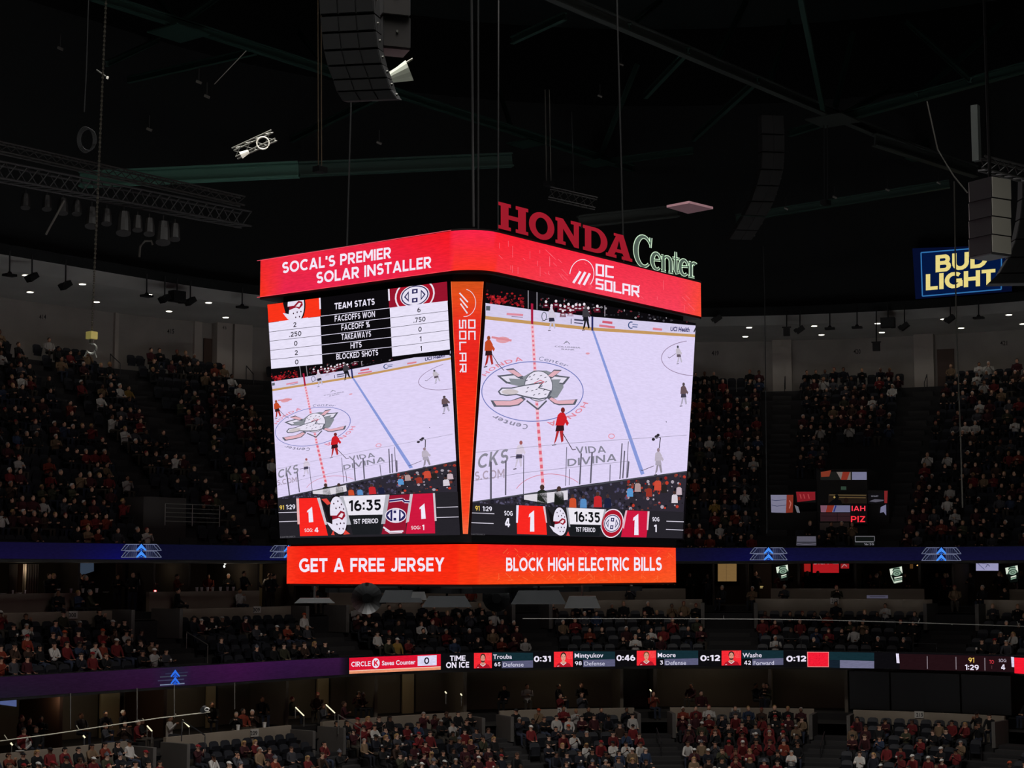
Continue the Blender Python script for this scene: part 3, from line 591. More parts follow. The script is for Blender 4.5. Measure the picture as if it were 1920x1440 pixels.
for k in range(rows):
    for q_, vals in ((Lq, ('2', '.250', '0', '2', '0')), (Rq, ('6', '.750', '0', '1', '1'))):
        dr.text(vals[k], q_(.3, (k+.8)/rows), q_(.7, (k+.8)/rows), 9.4, (38, 34, 44), 32, .02, fit=.9)
        if k: dr.line(q_(0, k/rows), q_(1, k/rows), .8, (60, 56, 66), 31)
    if k: dr.line(Mq(0, k/rows), Mq(1, k/rows), 1, WHT, 31)
    nm = ('FACEOFFS WON', 'FACEOFF %', 'TAKEAWAYS', 'HITS', 'BLOCKED SHOTS')[k]; u0, u1 = ((.2, .78), (.29, .7), (.285, .71), (.41, .57), (.2, .8))[k]
    dr.text(nm, Mq(u0, (k+.72)/rows), Mq(u1, (k+.72)/rows), 11.2, (236, 230, 248), 32, .02)
dr.text('TEAM STATS', c1(698, 920), c1(1012, 882), 12, (236, 230, 248), 32, .035)
scr_l = dr.mb.build('main_screen', SCR, board); scr_l['label'] = 'narrow screen with team statistics above the hockey game'
# ---- far pair of screens (dark from here, same picture size)
for nm, P0, N, hw in (('x', Vector((face_x(EYE+6.9), 0, EYE+6.9)), Vector((1, 0, -.0694)).normalized(), 2.9), ('y', Vector((0, face_y(EYE+6.9), EYE+6.9)), Vector((0, 1, -.0694)).normalized(), 4.2)):
    mb = MB(); e = Vector((0, 0, 1)).cross(N).normalized(); u_ = N.cross(e)
    c = P0-u_*3.15+N*.01
    mb.face([c-e*hw-u_*2.9, c+e*hw-u_*2.9, c+e*hw+u_*2.9, c-e*hw+u_*2.9], 0, (150, 140, 165)); mb.build('main_screen', SCR, board)
# ---- corner display (tall wedge)
TL, TR, BT = place_L(845.7, 528, 1), place_R(906.3, 528, 1), place_R(873, 1001, 1)
NW = ((TR-TL).cross(BT-TL)).normalized(); NW = NW if NW.dot(EYEV-TL) > 0 else -NW
def place_W(x, y, lay): return on_plane(x, y, TL+NW*(.03+.006*lay), NW)
dr = Draw(place_W)
le = lambda y: 845.7+(y-528)*(868.5-845.7)/473; re_ = lambda y: 906.3-(y-528)*(906.3-877)/473
stops = [(528, (216, 84, 30)), (560, (236, 76, 30)), (610, (238, 44, 36)), (690, (240, 40, 30)), (730, (252, 46, 24)), (830, (254, 56, 22)), (960, (255, 70, 36)), (1001, (255, 110, 70))]
for (ya, A_), (yb, B_) in zip(stops[:-1], stops[1:]):
    dr.mb.face([dr.P((le(ya), ya), 0), dr.P((re_(ya), ya), 0), dr.P((re_(yb), yb), 0), dr.P((le(yb), yb), 0)], 0, [A_, A_, B_, B_])
    for f_ in (le, re_): dr.line((f_(ya), ya), (f_(yb), yb), .9, (255, 120, 70), 1)
sqtext(dr, 'SOLAR', c1(1672, 1000), c1(1678, 1412), 13.6, 12.6, (1, 0), 2.5, (240, 230, 246)); sqtext(dr, 'OC', c1(1744, 998), c1(1746, 1158), 13.6, 13.4, (1, 0), 2.5, (240, 230, 246))
dr.ell(c1(1715, 868), 21, 25.6, (236, 226, 240), 3, wd=1.1, a0=-80, a1=95, n=22)
for k in range(3): dr.line(c1(1676+k*4, 790+k*42), c1(1738-k*2+4, 862+k*44), 2.6, (236, 226, 240), 3)
dr.mb.build('corner_display', RINGSCR, board)['label'] = 'tall orange wedge display on the near corner'
# ---- lettering on the lit bands
NX, NY = Vector((-1, 0, 0)), Vector((0, -1, 0))
def pl(P0, N): return lambda x, y, lay: on_plane(x, y, P0+N*.006*lay, N)
LT = (246, 234, 250)
dr = Draw(pl(Vector((-A1, 0, 0)), NX))
PA = pl(Vector((-A1, 0, 0)), NX)
def lettering(place, fn, band_):
    q = Draw(place); fn(q); q.mb.build('lettering', SCR, band_)
lettering(PA, lambda q: q.text("SOCAL'S PREMIER", c1(288, 638), c1(1140, 517), 21, LT, 3, .035), top_band); lettering(PA, lambda q: q.text('SOLAR INSTALLER', c1(555, 718), c1(1455, 592), 21.5, LT, 3, .035), top_band)
dr.path([(482, 489), (846, 431.5)], 1, (255, 90, 110), 1); dr.path([(482, 557.5), (846, 507)], 1, (255, 80, 90), 1)
dr3 = Draw(pl(Vector((0, -B1, 0)), NY)); dr3.mb = dr.mb
def wordmark(q): sqtext(q, 'OC', c2(1030, 628), c2(1160, 648), 23, 23, (0, -1), 3.6, LT); sqtext(q, 'SOLAR', c2(1030, 726), c2(1352, 790), 20, 21, (0, -1), 3.5, LT, 3)
def emblem(q):
    q.ell(c2(924, 618), 22.5, 28, LT, 3, wd=1.3, a0=175, a1=395, rot=8, n=26)
    for (a, b) in (((914, 596), (860, 682)), ((950, 600), (900, 690)), ((984, 610), (938, 698))): q.line(c2(*a), c2(*b), 4.6, LT, 3)
lettering(pl(Vector((0, -B1, 0)), NY), wordmark, top_band); lettering(pl(Vector((0, -B1, 0)), NY), emblem, top_band)

dr3.line(c2(1352, 700), c2(1360, 702), 1, LT, 3)
R = random.Random(5)
for k in range(46):      # faint circuit pattern of the advertisement
    x = R.uniform(1005, 1290) if k > 18 else R.uniform(935, 1060); f0 = R.uniform(.1, .8); yt = 434+(x-925)*.249; hgt = 73-(x-925)*.0265; L = R.uniform(6, 22)
    a = (x, yt+hgt*f0); b = (x+L*.6, a[1]+L*.6) if R.random() < .5 else (x, min(a[1]+L, yt+hgt*.95))
    dr3.line(a, b, .7, (255, 104, 120), 1)
dr.mb.build('circuit_pattern', SCR, top_band)
lettering(pl(Vector((-A0, 0, 0)), NX), lambda q: q.text('GET A FREE JERSEY', c6(292, 926), c6(1600, 918), 26, LT, 3, .035), low_band)
lettering(pl(Vector((0, -B0, 0)), NY), lambda q: q.text('BLOCK HIGH ELECTRIC BILLS', c7(388, 746), c7(1662, 742), 25.5, LT, 3, .03), low_band)
dr3 = Draw(pl(Vector((0, -B0, 0)), NY))
for k in range(60):
    x = R.uniform(935, 1262); y = R.choice([R.uniform(1026, 1042), R.uniform(1070, 1088)]); L = R.uniform(4, 14); s_ = R.choice([-1, 1, 0])
    dr3.line((x, y), (x+L*s_*.8 if s_ else x, min(1088, y+L*.8)), .7, (255, 112, 60), 1)
dr3.mb.build('circuit_pattern', SCR, low_band)
# ---- sign standing on the right-hand edge of the band
sign = None
NEON_R = mat('sign_red', (120, 14, 26), .5, emit=(156, 22, 40), strength=.85, sampling='NONE'); NEON_W = mat('sign_outline', (200, 220, 200), .4, emit=(196, 222, 192), strength=.85, sampling='NONE')
FILL = mat('sign_fill', (70, 84, 76), .5, emit=(84, 100, 90), strength=.7, sampling='NONE')
SP0 = Vector((0, -B1+.35, 0))
def sp(p, off=0): return on_plane(p[0], p[1], SP0+NY*off, NY)
mb = MB(); a, b = sp((928, 436)), sp((1312, 527)); a.z = b.z = ZT+.1
mb.box((a+b)/2, ((b-a).length/2, .06, .05)); sign = mb.build('sign_rail', BLK, board)
for k in range(9):
    pass
def slab(ch, base, cap):
    """outline(s) of one slab-serif capital in unit boxes"""
    st = .26; sf = .13
    if ch == 'H': return [[(0, 0), (.42, 0), (.42, sf), (.34, sf), (.34, .42), (.66, .42), (.66, sf), (.58, sf), (.58, 0), (1, 0), (1, sf), (.92, sf), (.92, 1-sf), (1, 1-sf), (1, 1), (.58, 1), (.58, 1-sf), (.66, 1-sf), (.66, .58), (.34, .58), (.34, 1-sf), (.42, 1-sf), (.42, 1), (0, 1), (0, 1-sf), (.08, 1-sf), (.08, sf), (0, sf)]]
    if ch == 'N': return [[(0, 0), (.4, 0), (.4, sf), (.3, sf), (.3, .62), (.74, 0), (.92, 0), (.92, 1-sf), (1, 1-sf), (1, 1), (.6, 1), (.6, 1-sf), (.72, 1-sf), (.72, .42), (.3, 1), (0, 1), (0, 1-sf), (.08, 1-sf), (.08, sf), (0, sf)]]
    if ch == 'A': return [[(0, 0), (.4, 0), (.4, sf), (.32, sf), (.37, .24), (.63, .24), (.68, sf), (.6, sf), (.6, 0), (1, 0), (1, sf), (.93, sf), (.66, 1), (.3, 1), (.3, 1-sf*.8), (.38, 1-sf*.8), (.07, sf), (0, sf)], [(.42, .38), (.58, .38), (.5, .74)]]
    n = 26
    if ch == 'O': return [[(.5+.5*math.cos(t), .5+.52*math.sin(t)) for t in np.linspace(0, 2*PI, n+1)[:-1]], [(.5+.24*math.cos(t), .5+.32*math.sin(t)) for t in np.linspace(0, 2*PI, n+1)[:-1]]]
    if ch == 'D':
        o = [(0, 0), (.5, 0)]+[(.5+.5*math.sin(t), .5-.5*math.cos(t)) for t in np.linspace(0, PI, 16)][1:-1]+[(.5, 1), (0, 1), (0, 1-sf), (.08, 1-sf), (.08, sf), (0, sf)]
        i = [(.34, .15), (.48, .15)]+[(.48+.25*math.sin(t), .5-.35*math.cos(t)) for t in np.linspace(0, PI, 16)][1:-1]+[(.48, .85), (.34, .85)]
        return [o, i]
from mathutils.geometry import tessellate_polygon
def solid(mb, outer, hole, place, t, mi=0):
    """prism with a triangulated front (and one hole)"""
    loops = [outer]+([hole] if hole else []); allp = [p for l in loops for p in l]
    tri = tessellate_polygon([[Vector((p[0], p[1], 0)) for p in l] for l in loops])
    F = [place(p, t) for p in allp]; Bk = [place(p, 0) for p in allp]; n = len(allp)
    fs = [tuple(q) for q in tri]+[tuple(i+n for i in reversed(q)) for q in tri]; k = 0
    for l in loops:
        m = len(l)
        for i in range(m): fs.append((k+i, k+(i+1) % m, k+n+(i+1) % m, k+n+i))
        k += m
    mb.mesh(F+Bk, fs, mi)
for ch, x0, x1, cap in (('H', 298, 522, 200), ('O', 527, 718, 196), ('N', 726, 917, 194), ('D', 932, 1116, 188), ('A', 1104, 1302, 184)):
    y0, y1 = 272+(x0-300)*.253, 272+(x1-300)*.253
    ou = slab(ch, None, None); pts = [[(c2(x0+(x1-x0)*u, y0+(y1-y0)*u-cap*v)) for u, v in l] for l in ou]
    mb = MB(); solid(mb, pts[0], pts[1] if len(pts) > 1 else None, lambda p, t: sp(p, t), .16)
    mb.build('letter', NEON_R, sign)['label'] = 'red slab-serif capital letter'
def stroke(pts, ws):
    L, Rr = [], []
    for i, p in enumerate(pts):
        a, b = pts[max(0, i-1)], pts[min(len(pts)-1, i+1)]; dx, dy = b[0]-a[0], b[1]-a[1]; l = math.hypot(dx, dy) or 1
        L.append((p[0]-dy/l*ws[i]/2, p[1]+dx/l*ws[i]/2)); Rr.append((p[0]+dy/l*ws[i]/2, p[1]-dx/l*ws[i]/2))
    return L+Rr[::-1]
def arcp(cx, cy, rx, ry, a0, a1, n=14): return [(cx+rx*math.cos(math.radians(a0+(a1-a0)*i/n)), cy+ry*math.sin(math.radians(a0+(a1-a0)*i/n))) for i in range(n+1)]
def bulge(n, thin, thick): return [thin+(thick-thin)*math.sin(PI*i/n)**1.3 for i in range(n+1)]
# serif lower-case shapes as strokes in crop units: (points, widths), x right / y up from the baseline start
def serif(ch, w, h):
    if ch == 'C': return [(arcp(w*.52, h*.5, w*.44, h*.47, 32, 310, 22), bulge(22, 8, 30)), ([(w*.9, h*.66), (w*.92, h*.98)], [5, 12])]
    if ch == 'e': return [(arcp(w*.5, h*.5, w*.42, h*.46, 20, 315, 18), bulge(18, 8, 22)), ([(w*.12, h*.54), (w*.88, h*.6)], [8, 8])]
    if ch == 'n': return [([(w*.2, 0), (w*.2, h)], [18, 18]), (arcp(w*.5, h*.62, w*.3, h*.34, 170, 20, 8)+[(w*.8, 0)], [7, 8, 9, 10, 11, 13, 16, 18, 18, 18]), ([(0, 3), (w*.4, 3)], [7, 7]), ([(w*.6, 3), (w, 3)], [7, 7]), ([(w*.02, h*.97), (w*.2, h*.97)], [7, 7])]
    if ch == 't': return [([(w*.45, h*1.35), (w*.42, h*.25), (w*.55, h*.05), (w*.9, h*.12)], [8, 20, 16, 6]), ([(w*.02, h*.95), (w*.95, h*.95)], [8, 8])]
    if ch == 'r': return [([(w*.3, 0), (w*.3, h)], [19, 19]), (arcp(w*.64, h*.62, w*.32, h*.34, 170, 50, 8), [7, 8, 9, 11, 13, 15, 17, 19, 20]), ([(0, 3), (w*.7, 3)], [7, 7]), ([(w*.05, h*.97), (w*.3, h*.97)], [7, 7])]
xb = 1318
for ch, x0, w_, h_ in (('C', 1318, 134, 236), ('e', 1446, 76, 128), ('n', 1518, 92, 120), ('t', 1602, 58, 122), ('e', 1656, 70, 120), ('r', 1722, 66, 112)):
    yb = 552+(x0-1330)*.208; mb = MB()
    for grow, mi, t in ((12, 0, .1), (0, 1, .13)):
        for pts, ws in serif(ch, w_, h_):
            o = stroke(pts, [v+grow for v in ws])
            if grow:      # lengthen ends for the outline
                pass
            solid(mb, [c2(x0+x, yb+x*.208-y) for x, y in o], None, lambda p, tt: sp(p, tt), t, mi)
    mb.build('letter', [NEON_W, FILL], sign)['label'] = 'grey serif letter with a glowing pale outline'
# ---- equipment under the scoreboard
UG = mat('under_grey', (62, 60, 57), .6); LENS = mat('lens', (210, 210, 200), .3)
def under(px, py, Z): return at_depth(px, py, Z)
zc = EYE-.36
for sx, sy in ((-1, -1), (1, -1), (1, 1), (-1, 1)):
    mb = MB(); mb.box((sx*1.9, sy*1.2, zc-.05), (.9, .5, .03), None, 0); mb.build('soffit_panel', UG, board)
mb = MB()
for y in (-2, -.6, .6, 2): mb.box((0, y, zc-.12), (4.0, .05, .06))
for x in (-3.6, -1.2, 1.2, 3.6): mb.box((x, 0, zc-.12), (.05, 2.4, .06))
mb.build('under_truss', BLK, board)
for (px, py, Z, r) in ((688, 1122, 42, .38), (931, 1122, 43.5, .34)):     # round loudspeaker horns
    c = under(px, py, Z); mb = MB(); d_ = (EYEV-c).normalized(); a = d_.cross(Vector((0, 0, 1))).normalized(); b = a.cross(d_)
    mb.loft([[c+d_*off+(a*math.cos(t)+b*math.sin(t))*rr_ for t in np.linspace(0, 2*PI, 21)[:-1]] for off, rr_ in ((-.3, .16), (0, r), (.02, r), (-.02, r*.86), (-.2, .12))])
    mb.tube([c+Vector((0, 0, r)), Vector((c.x, c.y, zc))], .04); mb.build('loudspeaker_horn', mat('horn_grey', (24, 24, 24), .5), board)
for (px, py, Z, w_, h_, col) in ((590, 1126, 41, .38, .12, 0), (752, 1118, 42, .42, .3, 1), (785, 1117, 42, .16, .2, 0), (838, 1128, 43, .5, .28, 1), (1010, 1120, 43, .55, .34, 1), (1092, 1129, 43, .36, .3, 0)):
    c = under(px, py, Z); mb = MB(); n2 = Vector((EYEV.x-c.x, EYEV.y-c.y, 0)).normalized(); a = Vector((0, 0, 1)).cross(n2)
    q = [c+a*sx*w_*f+Vector((0, 0, sy*h_/2)) for sy, f in ((-1, 1.25), (1, .9)) for sx in (-1, 1)]
    th = n2*.12; vs = [q[0]-th, q[1]-th, q[3]-th, q[2]-th, q[0]+th*.2, q[1]+th*.2, q[3]+th*2, q[2]+th*2]
    mb.mesh(vs, [(0, 1, 2, 3), (4, 5, 6, 7), (0, 1, 5, 4), (2, 3, 7, 6), (1, 2, 6, 5), (0, 3, 7, 4)])
    mb.tube([c+Vector((0, 0, h_/2)), Vector((c.x, c.y, zc))], .03); mb.build('projector', UG if not col else mat('unit_grey', (26, 27, 28), .6), board)
# ================================================================== BOWL
SA, SB = 36., 112.
def samples(s0, s1):
    n = max(2, int((s1-s0)/1.1)+1); return [s0+(s1-s0)*i/(n-1) for i in range(n)]
def sweep(prof, s0=SA, s1=SB, mb=None, mi=0, cap=False):
    """carry a profile [(d, z above eye)] along the bowl; prof may be a function of s"""
    mb = mb or MB(); ss = samples(s0, s1); rows = []
    for s in ss:
        pr = prof(s) if callable(prof) else prof; rows.append([bp(s, d, EYE+z) for d, z in pr])
    n = len(rows[0]); vs = [v for r in rows for v in r]; fs = []
    for i in range(len(rows)-1):
        for k in range(n-1): fs.append((i*n+k, i*n+k+1, (i+1)*n+k+1, (i+1)*n+k))
    if cap: fs += [tuple(range(n)), tuple((len(rows)-1)*n+k for k in reversed(range(n)))]
    mb.mesh(vs, fs, mi); return mb
def structure(o): o['kind'] = 'structure'; return o
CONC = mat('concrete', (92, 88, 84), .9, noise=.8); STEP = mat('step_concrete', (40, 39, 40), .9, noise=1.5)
WALLM = mat('beige_wall', (168, 162, 154), .85, noise=.5); SOFM = mat('soffit_paint', (200, 198, 192), .85, noise=.3); DARKWALL = mat('dark_wall', (34, 33, 34), .9)
PARA = mat('parapet_paint', (150, 138, 122), .8, noise=.7); CARPET = mat('dark_floor', (40, 38, 38), .95); ICEM = mat('ice', (235, 240, 245), .35)
ROOFM = mat('roof_deck', (17, 28, 27), .9)
# floor of the arena: the ice sheet inside its boards
mb = MB(); mb.box((0, 0, -.05), (30.5, 13, .05)); structure(mb.build('floor', ICEM))
mb = MB(); mb.face([(-60, -50, -.12), (75, -50, -.12), (75, 60, -.12), (-60, 60, -.12)]); structure(mb.build('floor_concourse', CARPET))
# seating tiers ---------------------------------------------------
LOW = [(-1.9-.85*k, -7.5-.30*k) for k in range(9)]           # (seat centre d, floor z) from the top row down
MID = [(.42+.85*k, -4.35+.375*k) for k in range(5)]           # from the front row up
UPP = [(4.3+.8*k, .55+.606*k) for k in range(17)]
pr = [(-1.3, -7.5)]
for k, (d, z) in enumerate(LOW):
    pr += [(d-.42, z), (d-.42, z-.30)]
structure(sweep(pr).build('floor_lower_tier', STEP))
pr = [(-.42, -4.35)]
for k, (d, z) in enumerate(MID): pr += [(d+.42, z), (d+.42, z+.375)]
pr[-1] = (4.5, MID[-1][1]); pr += [(4.5, -2.1)]
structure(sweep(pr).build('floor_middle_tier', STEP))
pr = [(3.6, .5)]
for k, (d, z) in enumerate(UPP): pr += [(d+.4, z), (d+.4, z+.606)]
pr[-1] = (18.3, UPP[-1][1])
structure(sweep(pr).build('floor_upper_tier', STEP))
# walls, soffit, roof --------------------------------------------
structure(sweep([(18.2, 10.1), (18.2, 13.36), (19, 13.36)]).build('wall_upper_back', WALLM))
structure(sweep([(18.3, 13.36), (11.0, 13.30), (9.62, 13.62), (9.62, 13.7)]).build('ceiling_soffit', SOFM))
structure(sweep([(9.6, 13.62), (9.6, 14.1), (10.4, 14.1), (10.4, 25.5), (14, 31)]).build('wall_roof_fascia', mat('fascia_black', (11, 14, 15), .9)))
mb = MB(); mb.face([(-70, -60, EYE+31), (-70, 70, EYE+31), (80, 70, EYE+31), (80, -60, EYE+31)]); structure(mb.build('ceiling', ROOFM))
for nm, q in (('wall_behind', [(-70, -60), (80, -60)]), ('wall_left', [(-70, -60), (-70, 70)]), ('wall_right', [(80, -60), (80, 70)]), ('wall_far', [(-70, 70), (80, 70)])):
    mb = MB(); (x0, y0), (x1, y1) = q; mb.face([(x0, y0, -.2), (x1, y1, -.2), (x1, y1, EYE+31), (x0, y0, EYE+31)]); structure(mb.build(nm, DARKWALL))
# underside of the upper tier, suite level
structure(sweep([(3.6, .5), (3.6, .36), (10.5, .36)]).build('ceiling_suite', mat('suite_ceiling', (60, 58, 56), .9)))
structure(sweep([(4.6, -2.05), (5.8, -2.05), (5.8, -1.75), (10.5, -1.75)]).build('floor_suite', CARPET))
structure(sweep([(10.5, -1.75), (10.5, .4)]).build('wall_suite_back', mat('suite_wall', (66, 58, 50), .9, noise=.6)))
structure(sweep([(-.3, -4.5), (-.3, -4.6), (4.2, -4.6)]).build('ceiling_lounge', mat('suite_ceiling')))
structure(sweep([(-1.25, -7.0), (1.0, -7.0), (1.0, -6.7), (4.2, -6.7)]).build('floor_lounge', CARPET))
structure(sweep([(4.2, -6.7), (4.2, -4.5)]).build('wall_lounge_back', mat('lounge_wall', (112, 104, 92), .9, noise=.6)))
# aisles: (lower / middle / upper), px column and row where each is seen, width
def sd(px, d): return s_of(px, d)
LOW_AIS = [(sd(342, -3), 1.5), (sd(634, -3), 1.7), (sd(940, -3), 1.4), (sd(1230, -3), 1.6), (sd(1546, -3), 1.7), (sd(1880, -3), 1.5)]
MID_AIS = [(sd(332, 2), 2.4), (sd(642, 2), 1.7), (sd(1010, 2), 1.4), (sd(1366, 2), 2.), (sd(1766, 2), 1.9)]
UPP_AIS = [(sd(40, 17), 1.), (sd(205, 17), 1.), (sd(458, 17), 1.3), (sd(1472, 17), 1.05), (sd(1741, 17), 1.1)]
mid_top = lambda s: -1.62+.23*max(0, min(1, (s-64)/22))
n = 0
def trim(mb, m, parent=None):
    global n; n += 1; return structure(mb.build('trim_%d' % n, m, parent))
def gaps(ais, lo, hi, m=.1):
    e = [lo]
    for s, w_ in sorted(ais): e += [s-w_/2-m, s+w_/2+m]
    e.append(hi); return [(e[i], e[i+1]) for i in range(0, len(e), 2) if e[i+1] > e[i]]
for s0, s1 in gaps(MID_AIS, SA, SB): trim(sweep(lambda s: [(4.5, -2.3), (4.32, -2.3), (4.32, mid_top(s)), (4.5, mid_top(s)), (4.5, -2.3)], s0, s1, cap=True), PARA)
for s0, s1 in gaps(LOW_AIS, SA, SB): trim(sweep([(-1.2, -7.6), (-1.36, -7.6), (-1.36, -6.33), (-1.2, -6.33), (-1.2, -7.6)], s0, s1, cap=True), PARA)
for s0, s1 in gaps([(s, w_+1.2) for s, w_ in MID_AIS], SA, SB): trim(sweep([(6.0, -1.8), (5.85, -1.8), (5.85, -.9), (6.05, -.9), (6.05, -1.8)], s0, s1, cap=True), PARA)
# aisle steps
def steps(rows, ais, rise, pitch, sign, name):
    for s, w_ in ais:
        mb = MB(); al, nn = frame_at(s)
        for d, z in rows:
            c = bp(s, d+sign*.21, EYE+z+rise/4); mb.box(c, (w_/2, .2, rise/4), (al, nn, Vector((0, 0, 1))))
        structure(mb.build(name, mat('aisle_step', (52, 51, 51), .9)))
steps(LOW[1:], LOW_AIS, .3, .85, 1, 'floor_aisle_steps'); steps(MID[:-1], MID_AIS, .375, .85, 1, 'floor_aisle_steps'); steps(UPP[:-1], UPP_AIS, .606, .8, 1, 'floor_aisle_steps')
# side walls of the lower vomitories
for s, w_ in LOW_AIS:
    al, nn = frame_at(s)
    for k in (-1, 1):
        mb = MB(); mb.box(bp(s+k*(w_/2+.08), -1.9, EYE-7.05), (.08, .75, .55), (al, nn, Vector((0, 0, 1)))); trim(mb, CONC)
for s, w_ in MID_AIS:
    al, nn = frame_at(s)
    for k in (-1, 1):
        mb = MB(); mb.box(bp(s+k*(w_/2+.1), 4.0, EYE-2.2), (.09, .9, .62), (al, nn, Vector((0, 0, 1)))); trim(mb, CONC)
# wall piers, doors and section numbers on the upper back wall
PALE = mat('pale_pier', (190, 182, 172), .85)
def wallbox(px0, px1, d0, d1, z0, z1, m, name=None, **k):
    s0, s1 = s_of(px0, d0), s_of(px1, d0); mb = sweep([(d0, z0), (d0, z1), (d1, z1), (d1, z0), (d0, z0)], s0, s1, cap=True)
    if name is None: return trim(mb, m)
    o = mb.build(name, m); return o
for a, b in ((401, 430), (434, 468), (1454, 1490), (1722, 1759)): wallbox(a, b, 17.55, 18.2, 10.2, 13.35, PALE)
wallbox(207, 214, 18.0, 18.2, 10.2, 13.35, PALE); wallbox(358, 372, 18.0, 18.2, 10.2, 13.35, PALE)
DOORM = mat('brown_door', (92, 72, 62), .6)
for i, (a, b) in enumerate(((376, 399), (1766, 1798))):
    d_ = structure(wallbox(a, b, 18.1, 18.2, 10.25, 12.5, DOORM, 'door_%d' % (i+1)))
NUM = mat('number_black', (30, 28, 28), .7)
def number(txt, px, py, wd, hh, d, m, label, cat='wall number', group='section numbers on the upper wall'):
    dr = Draw(lambda x, y, lay: on_bowl(x, y, d-.02-.004*lay)[0]); dr.text(txt, (px-wd/2, py+hh/2), (px+wd/2, py+hh/2), hh, (0, 0, 0), 1, .01)
    dr.mb.c = [None]*len(dr.mb.c); c = on_bowl(px, py, d)[0]; o = dr.mb.build('section_number', m, origin=c); return tag(o, label, cat, group)
for t, px, py, nb in (('414', 80, 594, 'above the left edge seats'), ('415', 320, 621, 'between the hanging lamps and the left doorway'), ('416', 421, 614, 'on the pale pier left of the scoreboard'), ('419', 1341, 662, 'just right of the scoreboard'), ('420', 1607, 659, 'right of the hanging camera box'), ('421', 1882, 643, 'near the right edge')):
    number(t, px, py, 13 if t != '416' else 7, 8.5 if t != '416' else 7, 18.2 if t != '416' else 17.55, NUM, 'dark number %s painted on the upper wall %s' % (t, nb))
# section signs on the parapets
SIGNM = mat('sign_white', (196, 192, 184), .6)
def section_sign(t, px, py, d, label):
    c, s = on_bowl(px, py, d); al, nn = frame_at(s); root = empty('section_sign', c, label, 'section sign', 'white section signs on the parapets')
    mb = MB(); mb.box(c-nn*.03, (.21, .025, .15), (al, nn, Vector((0, 0, 1)))); mb.build('plate', SIGNM, root)
    dr = Draw(lambda x, y, lay: on_bowl(x, y, d-.065)[0]); k = 3261/(c-EYEV).length; dr.text(t, (px-.15*k, py+.09*k), (px+.15*k, py+.09*k), .17*k, (0, 0, 0), 1, .015)
    dr.mb.c = [None]*len(dr.mb.c); dr.mb.build('number', NUM, root)
for t, px, py, d, w_ in (('308', 136, 1153, 4.32, 'above the crowded left middle seats'), ('309', 481, 1143, 4.32, 'left of and below the scoreboard'), ('313', 1565, 1127, 4.32, 'below the red suite screen on the right'), ('209', 476, 1374, -1.36, 'above the half-empty lower left seats'), ('211', 1053, 1333, -1.36, 'in the lower centre'), ('212', 1380, 1334, -1.36, 'above the red-clad lower fans'), ('213', 1724, 1340, -1.36, 'above empty lower right seats')):
    section_sign(t, px, py, d, 'white sign reading %s on the parapet %s' % (t, w_))
# ------------------------------------------------------------- ribbon displays
BOX = mat('ribbon_case', (12, 12, 14), .6)
def ribbon(name, d, z0, z1, paint, label, m):
    root = empty(name, bp(75, d, EYE+z0), label, 'ribbon display')
    sweep([(d+.16, z0-.03), (d+.02, z0-.03), (d+.02, z1+.03), (d+.16, z1+.03), (d+.16, z0-.03)], cap=True).build('case', BOX, root)
    dr = Draw(lambda x, y, lay: on_bowl(x, y, d-.005*lay)[0]); dr.cell = 9; dr.d = d; dr.z0 = z0; dr.z1 = z1; paint(dr); dr.mb.build('display', m, root)
def band(dr, keys, seg=.3):
    """background colour along the ribbon: keys [(px, top colour, bottom colour)]"""
    ks = [(s_of(p, dr.d), a, b) for p, a, b in keys]; s0, s1 = ks[0][0], ks[-1][0]; ss = np.arange(s0, s1+seg, seg)
    def col(s):
        for (a, ta, ba), (b, tb, bb) in zip(ks[:-1], ks[1:]):
            if s <= b: t = max(0, (s-a)/(b-a)); return lerp(ta, tb, t), lerp(ba, bb, t)
        return ks[-1][1:]
    for a, b in zip(ss[:-1], ss[1:]):
        (ta, ba), (tb, bb) = col(a), col(b)
        dr.mb.face([bp(a, dr.d, EYE+dr.z0), bp(b, dr.d, EYE+dr.z0), bp(b, dr.d, EYE+dr.z1), bp(a, dr.d, EYE+dr.z1)], 0, [ba, bb, tb, ta])
